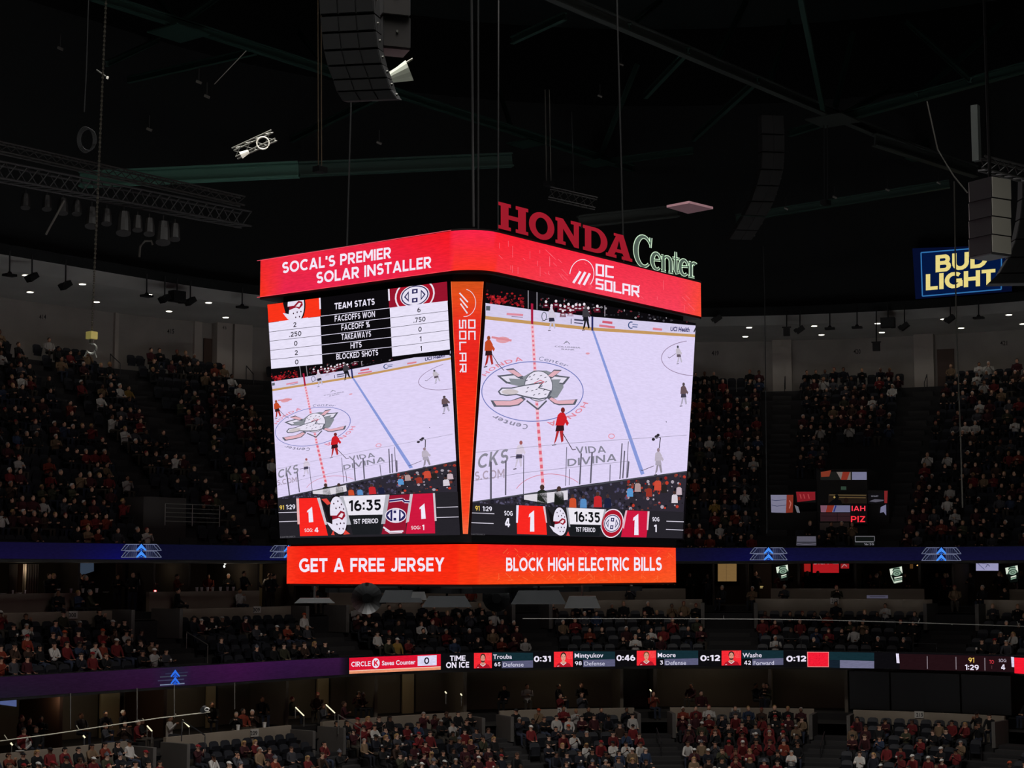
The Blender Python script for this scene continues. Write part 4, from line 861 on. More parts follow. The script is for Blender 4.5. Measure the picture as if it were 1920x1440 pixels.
def paint_upper(dr):
    band(dr, [(-260, (16, 13, 40), (18, 14, 50)), (120, (16, 13, 44), (18, 14, 50)), (225, (13, 12, 62), (14, 14, 84)), (300, (12, 12, 36), (13, 13, 38)), (430, (13, 15, 38), (13, 15, 40)), (505, (13, 14, 52), (14, 16, 64)), (1300, (13, 13, 36), (15, 14, 44)), (1400, (13, 12, 50), (14, 14, 62)), (1500, (14, 14, 44), (16, 16, 54)), (1700, (14, 14, 38), (16, 15, 48)), (2200, (14, 14, 38), (16, 15, 48))])
    for px, y0, sc in ((265, 1020.5, 1.08), (541, 1023, 1.), (1441, 1027, 1.), (1765, 1027, 1.06)):
        h = 22*sc*1.05; w_ = 33*sc
        for k in (0, 1):
            ya, yb = y0+h*.52*k, y0+h*.52*k+h*.46
            for sx in (-1, 1):
                for j in range(7):
                    f0, f1 = .22+j*.11, .22+(j+1)*.11; v = 96-j*9
                    dr.poly([(px+sx*w_*f0, ya), (px+sx*w_*f1*.92, ya), (px+sx*w_*f1*1.02, yb), (px+sx*w_*f0*1.05, yb)], (v*.62, v*.68, v*1.0), 2)
                dr.path([(px+sx*w_*.1, ya), (px+sx*w_*.8, ya), (px+sx*w_*1.06, yb), (px+sx*w_*.1, yb)], 1, (112, 118, 146), 3)
                dr.line((px+sx*w_*.62, ya), (px+sx*w_*.9, yb), .9, (100, 108, 140), 3)
            dr.poly([(px, ya-1), (px+w_*.27, yb-h*.04), (px+w_*.24, yb+h*.05), (px, ya+h*.28), (px-w_*.24, yb+h*.05), (px-w_*.27, yb-h*.04)], (72, 146, 252), 4)
            dr.poly([(px, ya+h*.34), (px+w_*.1, yb), (px-w_*.1, yb)], (40, 96, 210), 4)
ribbon('ribbon_display', 3.4, .48, 1.12, paint_upper, 'long dark blue upper ribbon display with bright blue arrows', DIMSCR)
def paint_lower(dr):
    K = (13, 12, 15)
    band(dr, [(-260, (24, 18, 34), (20, 22, 34)), (30, (34, 18, 40), (28, 22, 36)), (150, (36, 18, 42), (32, 16, 36)), (290, (44, 20, 52), (42, 16, 46)), (335, (34, 30, 52), (30, 30, 56)), (365, (48, 20, 56), (42, 18, 50)), (450, (58, 18, 64), (50, 18, 56)), (540, (48, 20, 60), (40, 18, 50)), (640, (52, 22, 60), (42, 18, 50)), (654, K, K), (700, K, K), (2200, K, K)])
    # arrow on the left
    for k in (0, 1):
        ya = 1257+k*13.6; px = 328.6; yb = ya+12
        dr.poly([(px, ya-1.5), (px+8.5, yb-2), (px+8, yb+1), (px, ya+5), (px-8, yb+1), (px-8.5, yb-2)], (46, 112, 238), 4); dr.poly([(px, ya+6), (px+5, yb+1), (px-5, yb+1)], (34, 86, 206), 4)
    for y, x0, x1, col in ((1268, 300, 350, (58, 62, 78)), (1275, 296, 345, (60, 58, 86)), (1283, 300, 346, (112, 122, 150)), (1262, 310, 352, (46, 44, 70))): dr.line((x0, y+1.5), (x1, y-1.5), 2.2, col, 2)
    # saves counter
    dr.poly([ca(62, 140), ca(778, 110), ca(778, 232), ca(62, 265)], (224, 20, 50), 2); dr.poly([ca(62, 240), ca(778, 208), ca(778, 232), ca(62, 265)], (238, 150, 112), 3)
    dr.line(ca(62, 242), ca(778, 209), 1.4, (250, 210, 190), 4)
    wht = (240, 232, 250)
    dr.text('CIRCLE', ca(78, 210), ca(230, 204), 9.4, wht, 4, .02); dr.ell(ca(270, 181), 7.2, 9.4, wht, 4, n=24); dr.text('K', ca(256, 204), ca(290, 202), 10.5, (226, 22, 52), 5, .05)
    dr.text('Saves Counter', ca(318, 198), ca(580, 188), 8.2, wht, 4, .018); dr.poly([ca(597, 126), ca(746, 118), ca(746, 198), ca(597, 204)], (224, 220, 248), 4); dr.text('0', ca(648, 190), ca(688, 188), 13, (30, 26, 40), 5, .03)
    # time on ice
    dr.text('TIME', ca(850, 164), ca(972, 162), 10, wht, 4, .035); dr.text('ON ICE', ca(820, 220), ca(1000, 216), 11, wht, 4, .04)
    def card(x0, x1, f, name, num, pos, skin, hair, beard=False, t=None):
        top, bot = f(0, 0)[1], f(0, 1)[1]
        dr.poly([f(0, 0), f(1, 0), f(1, 1), f(0, 1)], (252, 44, 54), 3)
        R_ = random.Random(len(name))
        for k in range(5): dr.line(f(.62+.08*k, .02), f(.75+.05*k, .5), 1, (255, 90, 90), 4)
        e = lambda cx, cy, rx, ry, col, l: dr.poly([f(cx+rx*math.cos(a), cy+ry*math.sin(a)) for a in np.linspace(0, 2*PI, 15)[:-1]], col, l)
        dr.poly([f(.1, 1), f(.2, .78), (f(.38, .68)), f(.62, .68), f(.82, .78), f(.92, 1)], (176, 22, 40), 5); dr.poly([f(.36, .7), f(.5, .8), f(.64, .7), f(.58, .62), f(.42, .62)], skin, 6); dr.poly([f(.36, .7), f(.5, .84), f(.64, .7), f(.66, .74), f(.5, .9), f(.34, .74)], (236, 222, 226), 7)
        e(.5, .28, .15, .24, hair, 6); e(.5, .38, .12, .25, skin, 7)
        if beard: e(.5, .53, .105, .1, hair, 8); e(.5, .45, .095, .09, skin, 9)
        dr.line(f(.42, .34), f(.47, .34), .7, (60, 40, 40), 10); dr.line(f(.53, .34), f(.58, .34), .7, (60, 40, 40), 10); dr.line(f(.46, .52), f(.54, .52), .6, (140, 60, 60), 10); dr.line(f(.5, .38), f(.5, .46), .5, (170, 110, 100), 10)
        dr.line(f(.18, .95), f(.28, .93), .8, (240, 230, 240), 8)
    def sq(f0, X0, X1, Y0, Y1, Y2, Y3): a, b, c, d = f0(X0, Y0), f0(X1, Y1), f0(X1, Y2), f0(X0, Y3); return quad(a, b, c, d)
    TEAL, GREYB = (20, 44, 52), (92, 92, 122)
    for f0, X, y0, y1, nm, nn_, ps, nx, px_, tx, tm, skin, hair, bd in (
        (ca, (1038, 1178), 102, 222, 'Trouba', '65', 'Defense', (1188, 1335, 148), (1198, 1246, 207), (1508, 1640, 172), '0:31', (214, 150, 130), (70, 40, 34), True),
        (ca, (1664, 1812), 92, 212, 'Mintyukov', '98', 'Defense', (1826, 2050, 138), (1828, 1882, 198), (2154, 2300, 164), '0:46', (224, 160, 138), (40, 26, 26), False),
        (cb, (392, 543), 85, 200, 'Moore', '3', 'Defense', (556, 696, 135), (572, 598, 193), (890, 1044, 165), '0:12', (220, 156, 130), (120, 70, 40), False),
        (cb, (1056, 1209), 84, 200, 'Washe', '42', 'Forward', (1220, 1370, 136), (1232, 1286, 194), (1564, 1718, 170), '0:12', (214, 150, 128), (44, 28, 28), True)):
        f = sq(f0, X[0], X[1], y0, y0-2, y1-2, y1); card(0, 0, f, nm, nn_, ps, skin, hair, bd)
        xe = X[1]+330 if nm != 'Trouba' else 1500
        dr.poly([f0(X[1]+6, y0-4), f0(xe, y0-2), f0(xe, y0+60), f0(X[1]+6, y0+62)], TEAL, 2)
        dr.poly([f0(px_[1]+10, y0+64), f0(xe, y0+58), f0(xe, y1-6), f0(px_[1]+10, y1-2)], GREYB, 3)
        dr.text(nm, f0(nx[0], nx[2]), f0(nx[1], nx[2]-2), 8.2, wht, 4, .01); dr.text(nn_, f0(px_[0], px_[2]), f0(px_[1], px_[2]-1), 7.6, wht, 4, .02)
        dr.text(ps, f0(px_[1]+20, px_[2]+2), f0(px_[1]+180, px_[2]), 7.6, (206, 204, 226), 5, .005); dr.text(tm, f0(tx[0], tx[2]), f0(tx[1], tx[2]-2), 11, wht, 4, .045)
    dr.poly([cc(145, 96), cc(324, 97), cc(324, 222), cc(148, 221)], (240, 130, 130), 3); dr.poly([cc(152, 102), cc(318, 103), cc(318, 216), cc(154, 215)], (250, 30, 54), 4)
    R_ = random.Random(9)
    for k in range(30): x, y = R_.uniform(158, 310), R_.uniform(106, 205); dr.line(cc(x, y), cc(x+R_.uniform(-10, 10), y+R_.uniform(4, 14)), .7, (224, 14, 44), 5)
    dr.poly([cc(328, 96), cc(694, 104), cc(694, 170), cc(328, 164)], TEAL, 3); dr.poly([cc(328, 160), cc(414, 165), cc(414, 230), cc(328, 226)], (20, 32, 44), 3); dr.poly([cc(414, 165), cc(694, 172), cc(694, 232), cc(414, 229)], (112, 112, 140), 4)
    dr.poly([cc(872, 110), cc(896, 111), cc(902, 190), cc(878, 188)], (232, 226, 248), 3); dr.poly([cc(898, 112), cc(1815, 136), cc(1840, 262), cc(905, 240)], (34, 16, 20), 2)
    for x, y in ((1128, 132), (1363, 138), (1599, 146)): dr.line(cc(x, y), cc(x+2, y+104), 1.6, (132, 120, 128), 4)
    dr.text('91', cc(1465, 184), cc(1514, 185), 9.4, (240, 200, 100), 4, .02); dr.text('1:29', cc(1436, 244), cc(1550, 247), 10, wht, 4, .035)
    dr.text('TO', cc(1636, 194), cc(1674, 195), 7, (206, 56, 66), 4, .01); dr.text('1', cc(1642, 234), cc(1672, 235), 6, (96, 60, 66), 4, .01, fit=.9); dr.text('SOG:', cc(1714, 180), cc(1778, 181), 6, (200, 190, 208), 4, .0); dr.text('4', cc(1732, 243), cc(1766, 244), 10, wht, 4, .03)
    dr.poly([cc(1814, 138), cc(1838, 140), cc(1840, 222), cc(1820, 220)], (226, 220, 246), 5); dr.poly([cc(1840, 143), cc(2560, 176), cc(2560, 320), cc(1842, 272)], (250, 26, 48), 4)
ribbon('ribbon_display', -.5, -4.48, -3.74, paint_lower, 'long lower ribbon display running from purple to player times on ice', screen_mat('ribbon_low', 1., .18))
# ================================================================== SEATS AND PEOPLE
def slots(rows, ais, pitch, tier, s0=38., s1=111.):
    """every seat of a tier: (tier, section, row, position, s, d, floor z)"""
    out = []
    for r, (d, z) in enumerate(rows):
        for sec, (a, b) in enumerate(gaps(ais, s0, s1, .05)):
            sc0 = HR/(HR+d) if S1 < (a+b)/2 < S2 else 1; t = a+((b-a)%(pitch*sc0))/2; i = 0
            while True:
                st = pitch*(HR/(HR+d) if S1 < t < S2 else 1)
                if t+st > b: break
                out.append((tier, sec, r, i, t+st/2, d, z)); t += st; i += 1
    return out
ALL = slots(LOW, LOW_AIS, .6, 'L')+slots(MID, MID_AIS, .6, 'M')+slots(UPP, UPP_AIS, .52, 'U')
LOWS = {0: 'in far-left lower block', 1: 'under sign 209', 2: 'below saves counter', 3: 'under sign 211', 4: 'under sign 212', 5: 'under sign 213', 6: 'in far-right lower block'}
MIDS = {0: 'under sign 308', 1: 'under sign 309', 2: 'in centre middle tier', 3: 'right-of-centre middle tier', 4: 'under sign 313', 5: 'in far-right middle tier'}
OCC = {('L', 0): .93, ('L', 1): .5, ('L', 2): .85, ('L', 3): .8, ('L', 4): .92, ('L', 5): .45, ('L', 6): .7, ('M', 0): .68, ('M', 1): .36, ('M', 2): .6, ('M', 3): .62, ('M', 4): .62, ('M', 5): .6}
EMPTY_ROWS = {('L', 1): {0: .05, 1: .3, 2: .3}, ('L', 5): {0: .12, 1: .4, 2: .4}, ('M', 0): {4: .25, 3: .7}, ('M', 1): {4: .1}, ('M', 4): {4: .12}}
PALETTE = {  # name: (colour, weight)
 'black': ((13, 13, 15), 40), 'navy': ((16, 18, 30), 12), 'grey': ((62, 62, 67), 9), 'white': ((190, 186, 180), 8), 'red': ((102, 21, 24), 11), 'maroon': ((59, 14, 22), 10), 'orange': ((120, 45, 26), 4), 'tan': ((120, 98, 74), 4), 'olive': ((56, 56, 38), 3), 'blue': ((40, 53, 77), 2), 'yellow': ((136, 106, 45), .4), 'brown': ((56, 37, 27), 4)}
PN = list(PALETTE); PWT = np.array([PALETTE[k][1] for k in PN], float); PWT /= PWT.sum()
# colour of clothing seen round certain points of the stands: (px, py, radius, colour, chance)
BLOBS = [(1400, 1390, 55, 'red', .6), (1300, 1365, 30, 'maroon', .5), (1290, 1400, 16, 'white', .8), (1300, 1425, 22, 'yellow', .5), (1425, 1405, 22, 'white', .6), (1385, 1372, 14, 'white', .8), (1500, 1362, 16, 'tan', .8), (1686, 1381, 8, 'white', 1), (1766, 1386, 8, 'white', .9), (1680, 1430, 40, 'red', .6), (1765, 1425, 30, 'red', .5), (1615, 1372, 26, 'maroon', .5),
 (620, 1390, 26, 'red', .8), (575, 1430, 22, 'red', .8), (720, 1355, 8, 'white', 1), (680, 1360, 14, 'red', .9), (790, 1390, 24, 'red', .7), (880, 1400, 40, 'maroon', .6), (905, 1415, 10, 'white', .9), (745, 1430, 9, 'olive', 1), (500, 1425, 10, 'white', 1), (478, 1410, 14, 'tan', .8), (435, 1425, 12, 'grey', .9), (1010, 1345, 8, 'tan', 1), (1040, 1358, 9, 'white', 1), (1072, 1355, 9, 'white', .9), (1110, 1355, 10, 'maroon', .9), (1130, 1372, 10, 'red', .9), (1170, 1372, 9, 'white', .9), (1190, 1375, 12, 'red', .8), (1000, 1415, 8, 'white', 1), (1095, 1420, 8, 'yellow', 1), (1185, 1405, 9, 'tan', .9), (1060, 1390, 14, 'red', .6),
 (130, 1410, 14, 'red', .9), (170, 1405, 18, 'maroon', .7), (260, 1415, 16, 'red', .7), (300, 1390, 26, 'red', .7), (60, 1435, 30, 'black', .6), (40, 1180, 14, 'white', .8), (10, 1225, 20, 'orange', .9), (35, 1195, 9, 'white', .9), (225, 1192, 8, 'white', 1), (207, 1195, 7, 'red', .9), (315, 1213, 22, 'red', .85), (190, 1248, 8, 'white', .9), (170, 1245, 12, 'maroon', .9), (42, 1258, 10, 'white', .8), (125, 1212, 8, 'red', .8), (540, 1180, 14, 'orange', .8), (610, 1178, 9, 'white', .9), (575, 1160, 9, 'white', .8), (710, 1190, 12, 'white', .7), (960, 1165, 40, 'maroon', .4), (1310, 1190, 24, 'maroon', .6), (1225, 1185, 10, 'white', .8),
 (175, 985, 30, 'orange', .6), (60, 725, 14, 'red', .8), (195, 722, 9, 'tan', 1), (300, 750, 9, 'white', .9), (400, 770, 26, 'maroon', .7), (460, 790, 20, 'maroon', .7), (120, 935, 14, 'grey', .9), (50, 935, 8, 'tan', 1), (200, 890, 14, 'red', .8), (365, 1005, 10, 'white', .9), (275, 990, 12, 'white', .6), (55, 960, 26, 'maroon', .7), (1600, 810, 40, 'maroon', .5), (1680, 805, 14, 'tan', .9), (1560, 765, 8, 'tan', 1), (1690, 730, 8, 'tan', 1), (1640, 745, 9, 'white', 1), (1870, 740, 10, 'tan', .9), (1720, 945, 50, 'maroon', .55), (1440, 1000, 24, 'maroon', .5), (1820, 790, 24, 'white', .35), (340, 800, 6, 'white', 1), (155, 886, 6, 'white', 1), (420, 890, 8, 'white', .9), (1850, 700, 24, 'white', .4)]
R = random.Random(21); occupied, vacant = [], []
UP_BLOCK = [(262, 352, 0, 3), (1436, 1536, 2, 6), (1528, 1632, 2, 9), (1626, 1668, 2, 6), (1486, 1536, 0, 0), (1596, 1646, 0, 0)]       # portals cut into the upper tier (px range at the front, rows)
UPB = [(s_of(a, 5), s_of(b, 5), r0, r1) for a, b, r0, r1 in UP_BLOCK]
for sl in ALL:
    tier, sec, r, i, s, d, z = sl
    if tier == 'U' and any(a < s < b and r0 <= r <= r1 for a, b, r0, r1 in UPB): continue
    px, py, Z = proj(bp(s, d, EYE+z+1.05))
    if not (-260 < px < 2180) or py > 1490: continue
    p = OCC.get((tier, sec), .74 if px > 1250 else .56); p = EMPTY_ROWS.get((tier, sec), {}).get(r, p)
    if tier == 'U' and r < 4 and px < 560: p = .5
    if tier == 'U' and px < 600 and r > 14: p = .35 if r == 16 else .55
    bl = [b for b in BLOBS if (px-b[0])**2+(py-b[1])**2 < b[2]**2]
    col = None
    if bl and R.random() < bl[0][4]: col = bl[0][3]; p = max(p, .93)
    if R.random() < p:
        occupied.append((Z, sl, px, py, col or PN[RNG.choice(len(PN), p=PWT)]))
    else: vacant.append((Z, sl, px, py))
def on_frame(px, py): return -4 < px < 1924 and py < 1446
def covered(px, py): return 476 < px < 1325 and 425 < py < 1098
# ----- the figure: a skeleton grown into one continuous surface
def hands(mb, wrist, d_, side, curl):
    """palm, four fingers of different length and a thumb leaving the side of the palm"""
    d_ = Vector(d_).normalized(); a = d_.cross(Vector((0, 0, 1))); a = a.normalized() if a.length > .1 else Vector((1, 0, 0)); n_ = a.cross(d_)*-1
    w_ = Vector(wrist); mb.loft([[w_+d_*t+a*(hw*math.cos(q))+n_*(.014*math.sin(q)) for q in np.linspace(0, 2*PI, 9)[:-1]] for t, hw in ((-.02, .026), (.03, .04), (.08, .042), (.1, .036))], 0)
    for k, L in enumerate((.062, .072, .068, .052)):
        b = w_+d_*.095+a*(-.031+.0205*k); m_ = b+d_*L*.5-n_*curl*.02; e = m_+d_*L*.42-n_*curl*.045; mb.tube([b, m_, e], [.0095, .009, .007], 5, 0)
    b = w_+d_*.03+a*side*.036; mb.tube([b, b+d_*.03+a*side*.022-n_*.01, b+d_*.062+a*side*.026-n_*.025], [.012, .011, .008], 5, 0)
POSES = {
 'hands resting on the lap': dict(el=(.225, .08, .74), wr=(.12, .3, .62), hd=(-.3, .8, -.25)), 'arms folded': dict(el=(.22, .14, .76), wr=(-.06, .24, .84), hd=(-1, .12, .05)),
 'one hand at the chin': dict(el=(.22, .22, .72), wr=(.06, .17, 1.0), hd=(-.3, -.15, 1), el2=(.22, .1, .74), wr2=(.02, .26, .72), hd2=(-1, .2, 0)),
 'holding a phone': dict(el=(.23, .16, .76), wr=(.06, .34, .88), hd=(-.35, .6, .5), phone=1), 'leaning forward': dict(lean=.2, el=(.24, .32, .66), wr=(.07, .5, .62), hd=(-.4, .9, -.1)),
 'clapping': dict(el=(.22, .16, .8), wr=(.05, .3, .98), hd=(-.2, .5, .8)), 'leaning back': dict(lean=-.07, el=(.22, .02, .72), wr=(.17, .26, .66), hd=(0, 1, -.3)), 'holding a cup': dict(el=(.22, .12, .76), wr=(.14, .36, .78), hd=(-.2, .7, .2), cup=1)}
SKIN = mat('skin', (196, 150, 126), .6); EYEM = mat('eye', (24, 18, 18), .4); SHOE = mat('shoe', (26, 24, 26), .7); MOUTH = mat('mouth', (140, 70, 66), .6); DEV = mat('phone_glow', (20, 20, 24), .3)
CUPW = mat('cup_white', (225, 222, 215), .5)
def obj_color(name, rough, k=1., rnd=None):
    m = bpy.data.materials.new(name); m.use_nodes = True; nt = m.node_tree; b = nt.nodes['Principled BSDF']; b.inputs['Roughness'].default_value = rough
    oi = nt.nodes.new('ShaderNodeObjectInfo')
    if rnd is None: nt.links.new(oi.outputs['Color'], b.inputs['Base Color'])
    else:
        cr = nt.nodes.new('ShaderNodeValToRGB'); cr.color_ramp.interpolation = 'CONSTANT'; el = cr.color_ramp.elements; el[0].position = 0; el[0].color = (*lin(rnd[0]), 1); el[1].position = 1/len(rnd); el[1].color = (*lin(rnd[1]), 1)
        for i, c in enumerate(rnd[2:]): e = el.new((i+2)/len(rnd)); e.color = (*lin(c), 1)
        nt.links.new(oi.outputs['Random'], cr.inputs[0]); nt.links.new(cr.outputs[0], b.inputs['Base Color'])
    return m
SHIRT = obj_color('shirt', .9); TROUS = obj_color('trousers', .9, rnd=[(26, 28, 38), (20, 20, 22), (40, 46, 62), (64, 58, 50), (30, 30, 34), (52, 60, 80)])
SKINR = obj_color('skin_tones', .6, rnd=[(206, 160, 134), (190, 142, 116), (150, 106, 82), (214, 172, 148), (108, 74, 56), (200, 150, 124), (172, 126, 98)])
def grow(pose):
    P = POSES[pose]; ln = P.get('lean', 0); V = []; E = []; Rr = []
    def v(p, r, par=None):
        V.append(p); Rr.append(r)
        if par is not None: E.append((par, len(V)-1))
        return len(V)-1
    hip = v((0, 0, .53), (.15, .12)); w1 = v((0, -.01+ln*.3, .72), (.15, .11), hip); ch = v((0, -.01+ln*.8, .93), (.17, .115), w1); nk = v((0, ln+.01, 1.07), (.055, .055), ch); hd = v((0, ln+.03, 1.17), (.082, .095), nk); v((0, ln+.035, 1.25), (.07, .085), hd)
    ends = []
    for sx in (-1, 1):
        k = '2' if sx == -1 and 'el2' in P else ''
        e, w_ = P['el'+k], P['wr'+k]; dy = 0 if pose == 'leaning forward' else ln
        sh = v((sx*.165, ln*.9-.01, .985), (.07, .07), ch); el = v((sx*e[0], e[1]+dy, e[2]), (.05, .05), sh); wr = v((sx*w_[0], w_[1]+dy, w_[2]), (.034, .034), el); ends.append((V[wr], P['hd'+k], sx))
        th = v((sx*.1, .06, .51), (.1, .09), hip); kn = v((sx*.12, .42, .5), (.068, .068), th); an = v((sx*.12, .42, .11), (.045, .045), kn); v((sx*.125, .56, .055), (.042, .035), an)
    me = bpy.data.meshes.new('person'); me.from_pydata(V, E, []); o = bpy.data.objects.new('person', me); COL.objects.link(o)
    md = o.modifiers.new('skin', 'SKIN'); md.use_smooth_shade = True
    for i, sv in enumerate(me.skin_vertices[0].data): sv.radius = Rr[i]; sv.use_root = (i == 0)
    sb = o.modifiers.new('sub', 'SUBSURF'); sb.levels = 1; sb.render_levels = 1
    bpy.context.view_layer.update(); dg = bpy.context.evaluated_depsgraph_get(); out = bpy.data.meshes.new_from_object(o.evaluated_get(dg)); bpy.data.objects.remove(o)
    vs = np.array([q.co[:] for q in out.vertices]); fs = [tuple(p.vertices) for p in out.polygons]; bpy.data.meshes.remove(out)
    mb = MB(); seg = [(np.array(V[a]), np.array(V[b]), b) for a, b in E]
    lab = {}
    for j, (a, b) in enumerate(E):
        z = V[b]; lab[j] = 0 if b in (nk+1, nk+2) or b == nk else (2 if b > ch and (z[2] < .52) else 1)
    mb.v = [tuple(q) for q in vs]
    for f in fs:
        c = vs[list(f)].mean(0); best = (9, 0)
        for j, (a, b, bi) in enumerate(seg):
            t = np.clip(np.dot(c-a, b-a)/np.dot(b-a, b-a), 0, 1); dist = np.linalg.norm(c-a-(b-a)*t)-.5*(Rr[E[j][0]][0]*(1-t)+Rr[E[j][1]][0]*t)
            if dist < best[0]: best = (dist, j)
        m_ = lab[best[1]]
        if m_ == 0 and c[2] < 1.055: m_ = 1
        if c[2] < .1: m_ = 3
        elif m_ == 1 and c[2] < .56 and c[1] > .08: m_ = 2
        mb.f.append(f); mb.m.append(m_); mb.c.append(None)
    for w_, h_, sx in ends: hands(mb, w_, (sx*h_[0], h_[1], h_[2]), -sx, .6)
    # face: nose, eyes, mouth, ears, chin on the front of the head
    hx = Vector((0, ln+.03, 1.18))
    mb.mesh([hx+Vector(q) for q in ((-.016, .082, -.018), (.016, .082, -.018), (0, .088, .03), (0, .112, -.014))], [(0, 1, 3), (1, 2, 3), (2, 0, 3), (0, 2, 1)], 0)
    for sx in (-1, 1):
        c = hx+Vector((sx*.031, .078, .026)); mb.mesh([c+Vector(q) for q in ((-.012, .006, 0), (0, .01, .007), (.012, .006, 0), (0, .01, -.007))], [(0, 3, 2, 1)], 4)
        c = hx+Vector((sx*.078, 0, .005)); mb.loft([[c+Vector((sx*.016*u, .016*math.cos(t), .03*math.sin(t))) for t in np.linspace(0, 2*PI, 7)[:-1]] for u in (0, 1)], 0)
    c = hx+Vector((0, .082, -.048)); mb.mesh([c+Vector(q) for q in ((-.024, 0, 0), (0, .006, .005), (.024, 0, 0), (0, .004, -.008))], [(0, 3, 2, 1)], 5)
    if P.get('phone'): mb.box((0, .42+ln, .98), (.037, .006, .075), None, 6)
    if P.get('cup'): mb.tube([(.1, .45, .78), (.1, .45, .9)], [.035, .045], 10, 7)
    return mb, ln
PROTO = {}
for pose in POSES:
    mb, ln = grow(pose); o = mb.build('person', [SKINR, SHIRT, TROUS, SHOE, EYEM, MOUTH, DEV, CUPW]); me = o.data; me.polygons.foreach_set('use_smooth', [True]*len(me.polygons)); bpy.data.objects.remove(o); PROTO[pose] = (me, ln)
def dome(cx, cy, cz, rx, ry, rz, lo, hi, n=12, m=5, pw=1.):
    return [[Vector((cx+rx*math.cos(t)*math.cos(e), cy+ry*math.sin(t)*math.cos(e), cz+rz*math.sin(e))) for t in np.linspace(0, 2*PI, n+1)[:-1]] for e in np.linspace(lo, hi, m)]
HEADWEAR = {}
def headwear(name, fn, colour):
    mb = MB(); fn(mb); o = mb.build(name.split('_')[-1] if 'hair' in name else ('beanie' if 'beanie' in name else ('hood' if 'hood' in name else 'cap')), mat('hw_'+name, colour, .9)); me = o.data; me.polygons.foreach_set('use_smooth', [True]*len(me.polygons)); bpy.data.objects.remove(o); HEADWEAR[name] = me
def short(mb): mb.loft(dome(0, .01, 1.2, .094, .106, .088, .12, 1.5)); mb.loft(dome(0, -.035, 1.17, .088, .07, .09, -.6, 1.2))
def long_(mb):
    short(mb); mb.loft([[Vector((.1*w_*math.cos(t), -.035+.065*math.sin(t), z)) for t in np.linspace(0, 2*PI, 11)[:-1]] for z, w_ in ((1.24, .9), (1.15, 1.05), (1.02, 1.1), (.9, .9))])
def capf(mb): mb.loft(dome(0, .01, 1.215, .096, .108, .085, .0, 1.5)); mb.loft([[Vector((.075*math.cos(t), .1+.085*max(0, math.sin(t)), z)) for t in np.linspace(0, PI, 9)] for z in (1.212, 1.222)])
def beanie(mb): mb.loft(dome(0, .005, 1.2, .1, .11, .11, -.1, 1.5)); mb.loft(dome(0, .005, 1.32, .028, .028, .028, -1.3, 1.4, 8))
def hood(mb):
    mb.loft([[Vector((.115*w_*math.cos(t), -.02+.12*w_*math.sin(t), z)) for t in np.linspace(-PI*1.22, PI*.22, 13)] for z, w_ in ((1.06, 1.0), (1.14, 1.05), (1.22, 1.02), (1.29, .7), (1.315, .3))], 0, None, False, False)
for nm, fn, c in (('black_hair', short, (18, 15, 14)), ('brown_hair', short, (62, 42, 30)), ('grey_hair', short, (150, 146, 140)), ('blond_hair', long_, (168, 132, 84)), ('long dark_hair', long_, (30, 22, 20)), ('black_cap', capf, (18, 18, 20)), ('white_cap', capf, (215, 212, 206)), ('red_cap', capf, (140, 24, 30)), ('grey_beanie', beanie, (92, 92, 98)), ('white_hood', hood, (205, 198, 186)), ('orange_cap', capf, (180, 70, 34))): headwear(nm, fn, c)
HWN = ['black_hair', 'brown_hair', 'grey_hair', 'blond_hair', 'long dark_hair', 'black_cap', 'white_cap', 'red_cap', 'grey_beanie', 'orange_cap']; HWP = np.array([24, 16, 6, 8, 16, 10, 9, 5, 4, 2.]); HWP /= HWP.sum()
ORD = ['first', 'second', 'third', 'fourth', 'fifth', 'sixth', 'seventh', 'eighth', 'ninth', 'tenth']+['%dth' % k for k in range(11, 100)]
for k in range(20, 100):
    if k % 10 in (1, 2, 3): ORD[k-1] = '%d%s' % (k, {1: 'st', 2: 'nd', 3: 'rd'}[k % 10])
occupied.sort(key=lambda t: t[0]); vis = [o_ for o_ in occupied if on_frame(o_[2], o_[3]) and not covered(o_[2], o_[3]) and o_[1][0] in 'LM' and not (o_[1][0] == 'L' and o_[1][2] > 7)]
named = vis[:300]; named_ids = {id(o_) for o_ in named}
counts = {}
named.sort(key=lambda o_: (o_[1][0], o_[1][1], o_[1][2], o_[1][4]))
def rowname(tier, r): return r if tier == 'L' else len(MID)-1-r
for o_ in named:
    Z, (tier, sec, r, i, s, d, z), px, py, col = o_; key = (tier, sec, r); counts[key] = counts.get(key, 0)+1
    pose = random.choice(list(POSES)); hw = HWN[RNG.choice(len(HWN), p=HWP)]
    if (px-478)**2+(py-1405)**2 < 81: hw = 'white_hood'; col = 'white'
    me, ln = PROTO[pose]; p = bp(s, d+.03, EYE+z); al, nn = frame_at(s)
    ob = bpy.data.objects.new('person', me); COL.objects.link(ob); ob.location = p; ob.rotation_euler = (0, 0, math.atan2(nn.x, -nn.y)+random.uniform(-.12, .12))
    k_ = random.uniform(.93, 1.05); ob.scale = (k_, k_, k_); c = lin(PALETTE[col][0]); f = random.uniform(.8, 1.2); ob.color = (c[0]*f, c[1]*f, c[2]*f, 1)
    h = bpy.data.objects.new(HEADWEAR[hw].name.split('.')[0], HEADWEAR[hw]); COL.objects.link(h); h.parent = ob; h.location = (0, ln+.0, 0)
    h['label'] = hw.replace('_', ' ')
    where = (LOWS if tier == 'L' else MIDS)[sec]
    tag(ob, 'person in %s top, %s, %s from left in %s row %s' % (col, hw.replace('_', ' ').replace('long dark', 'long-dark'), ORD[counts[key]-1], ORD[rowname(tier, r)], where), 'person', 'spectators in the lower and middle stands')
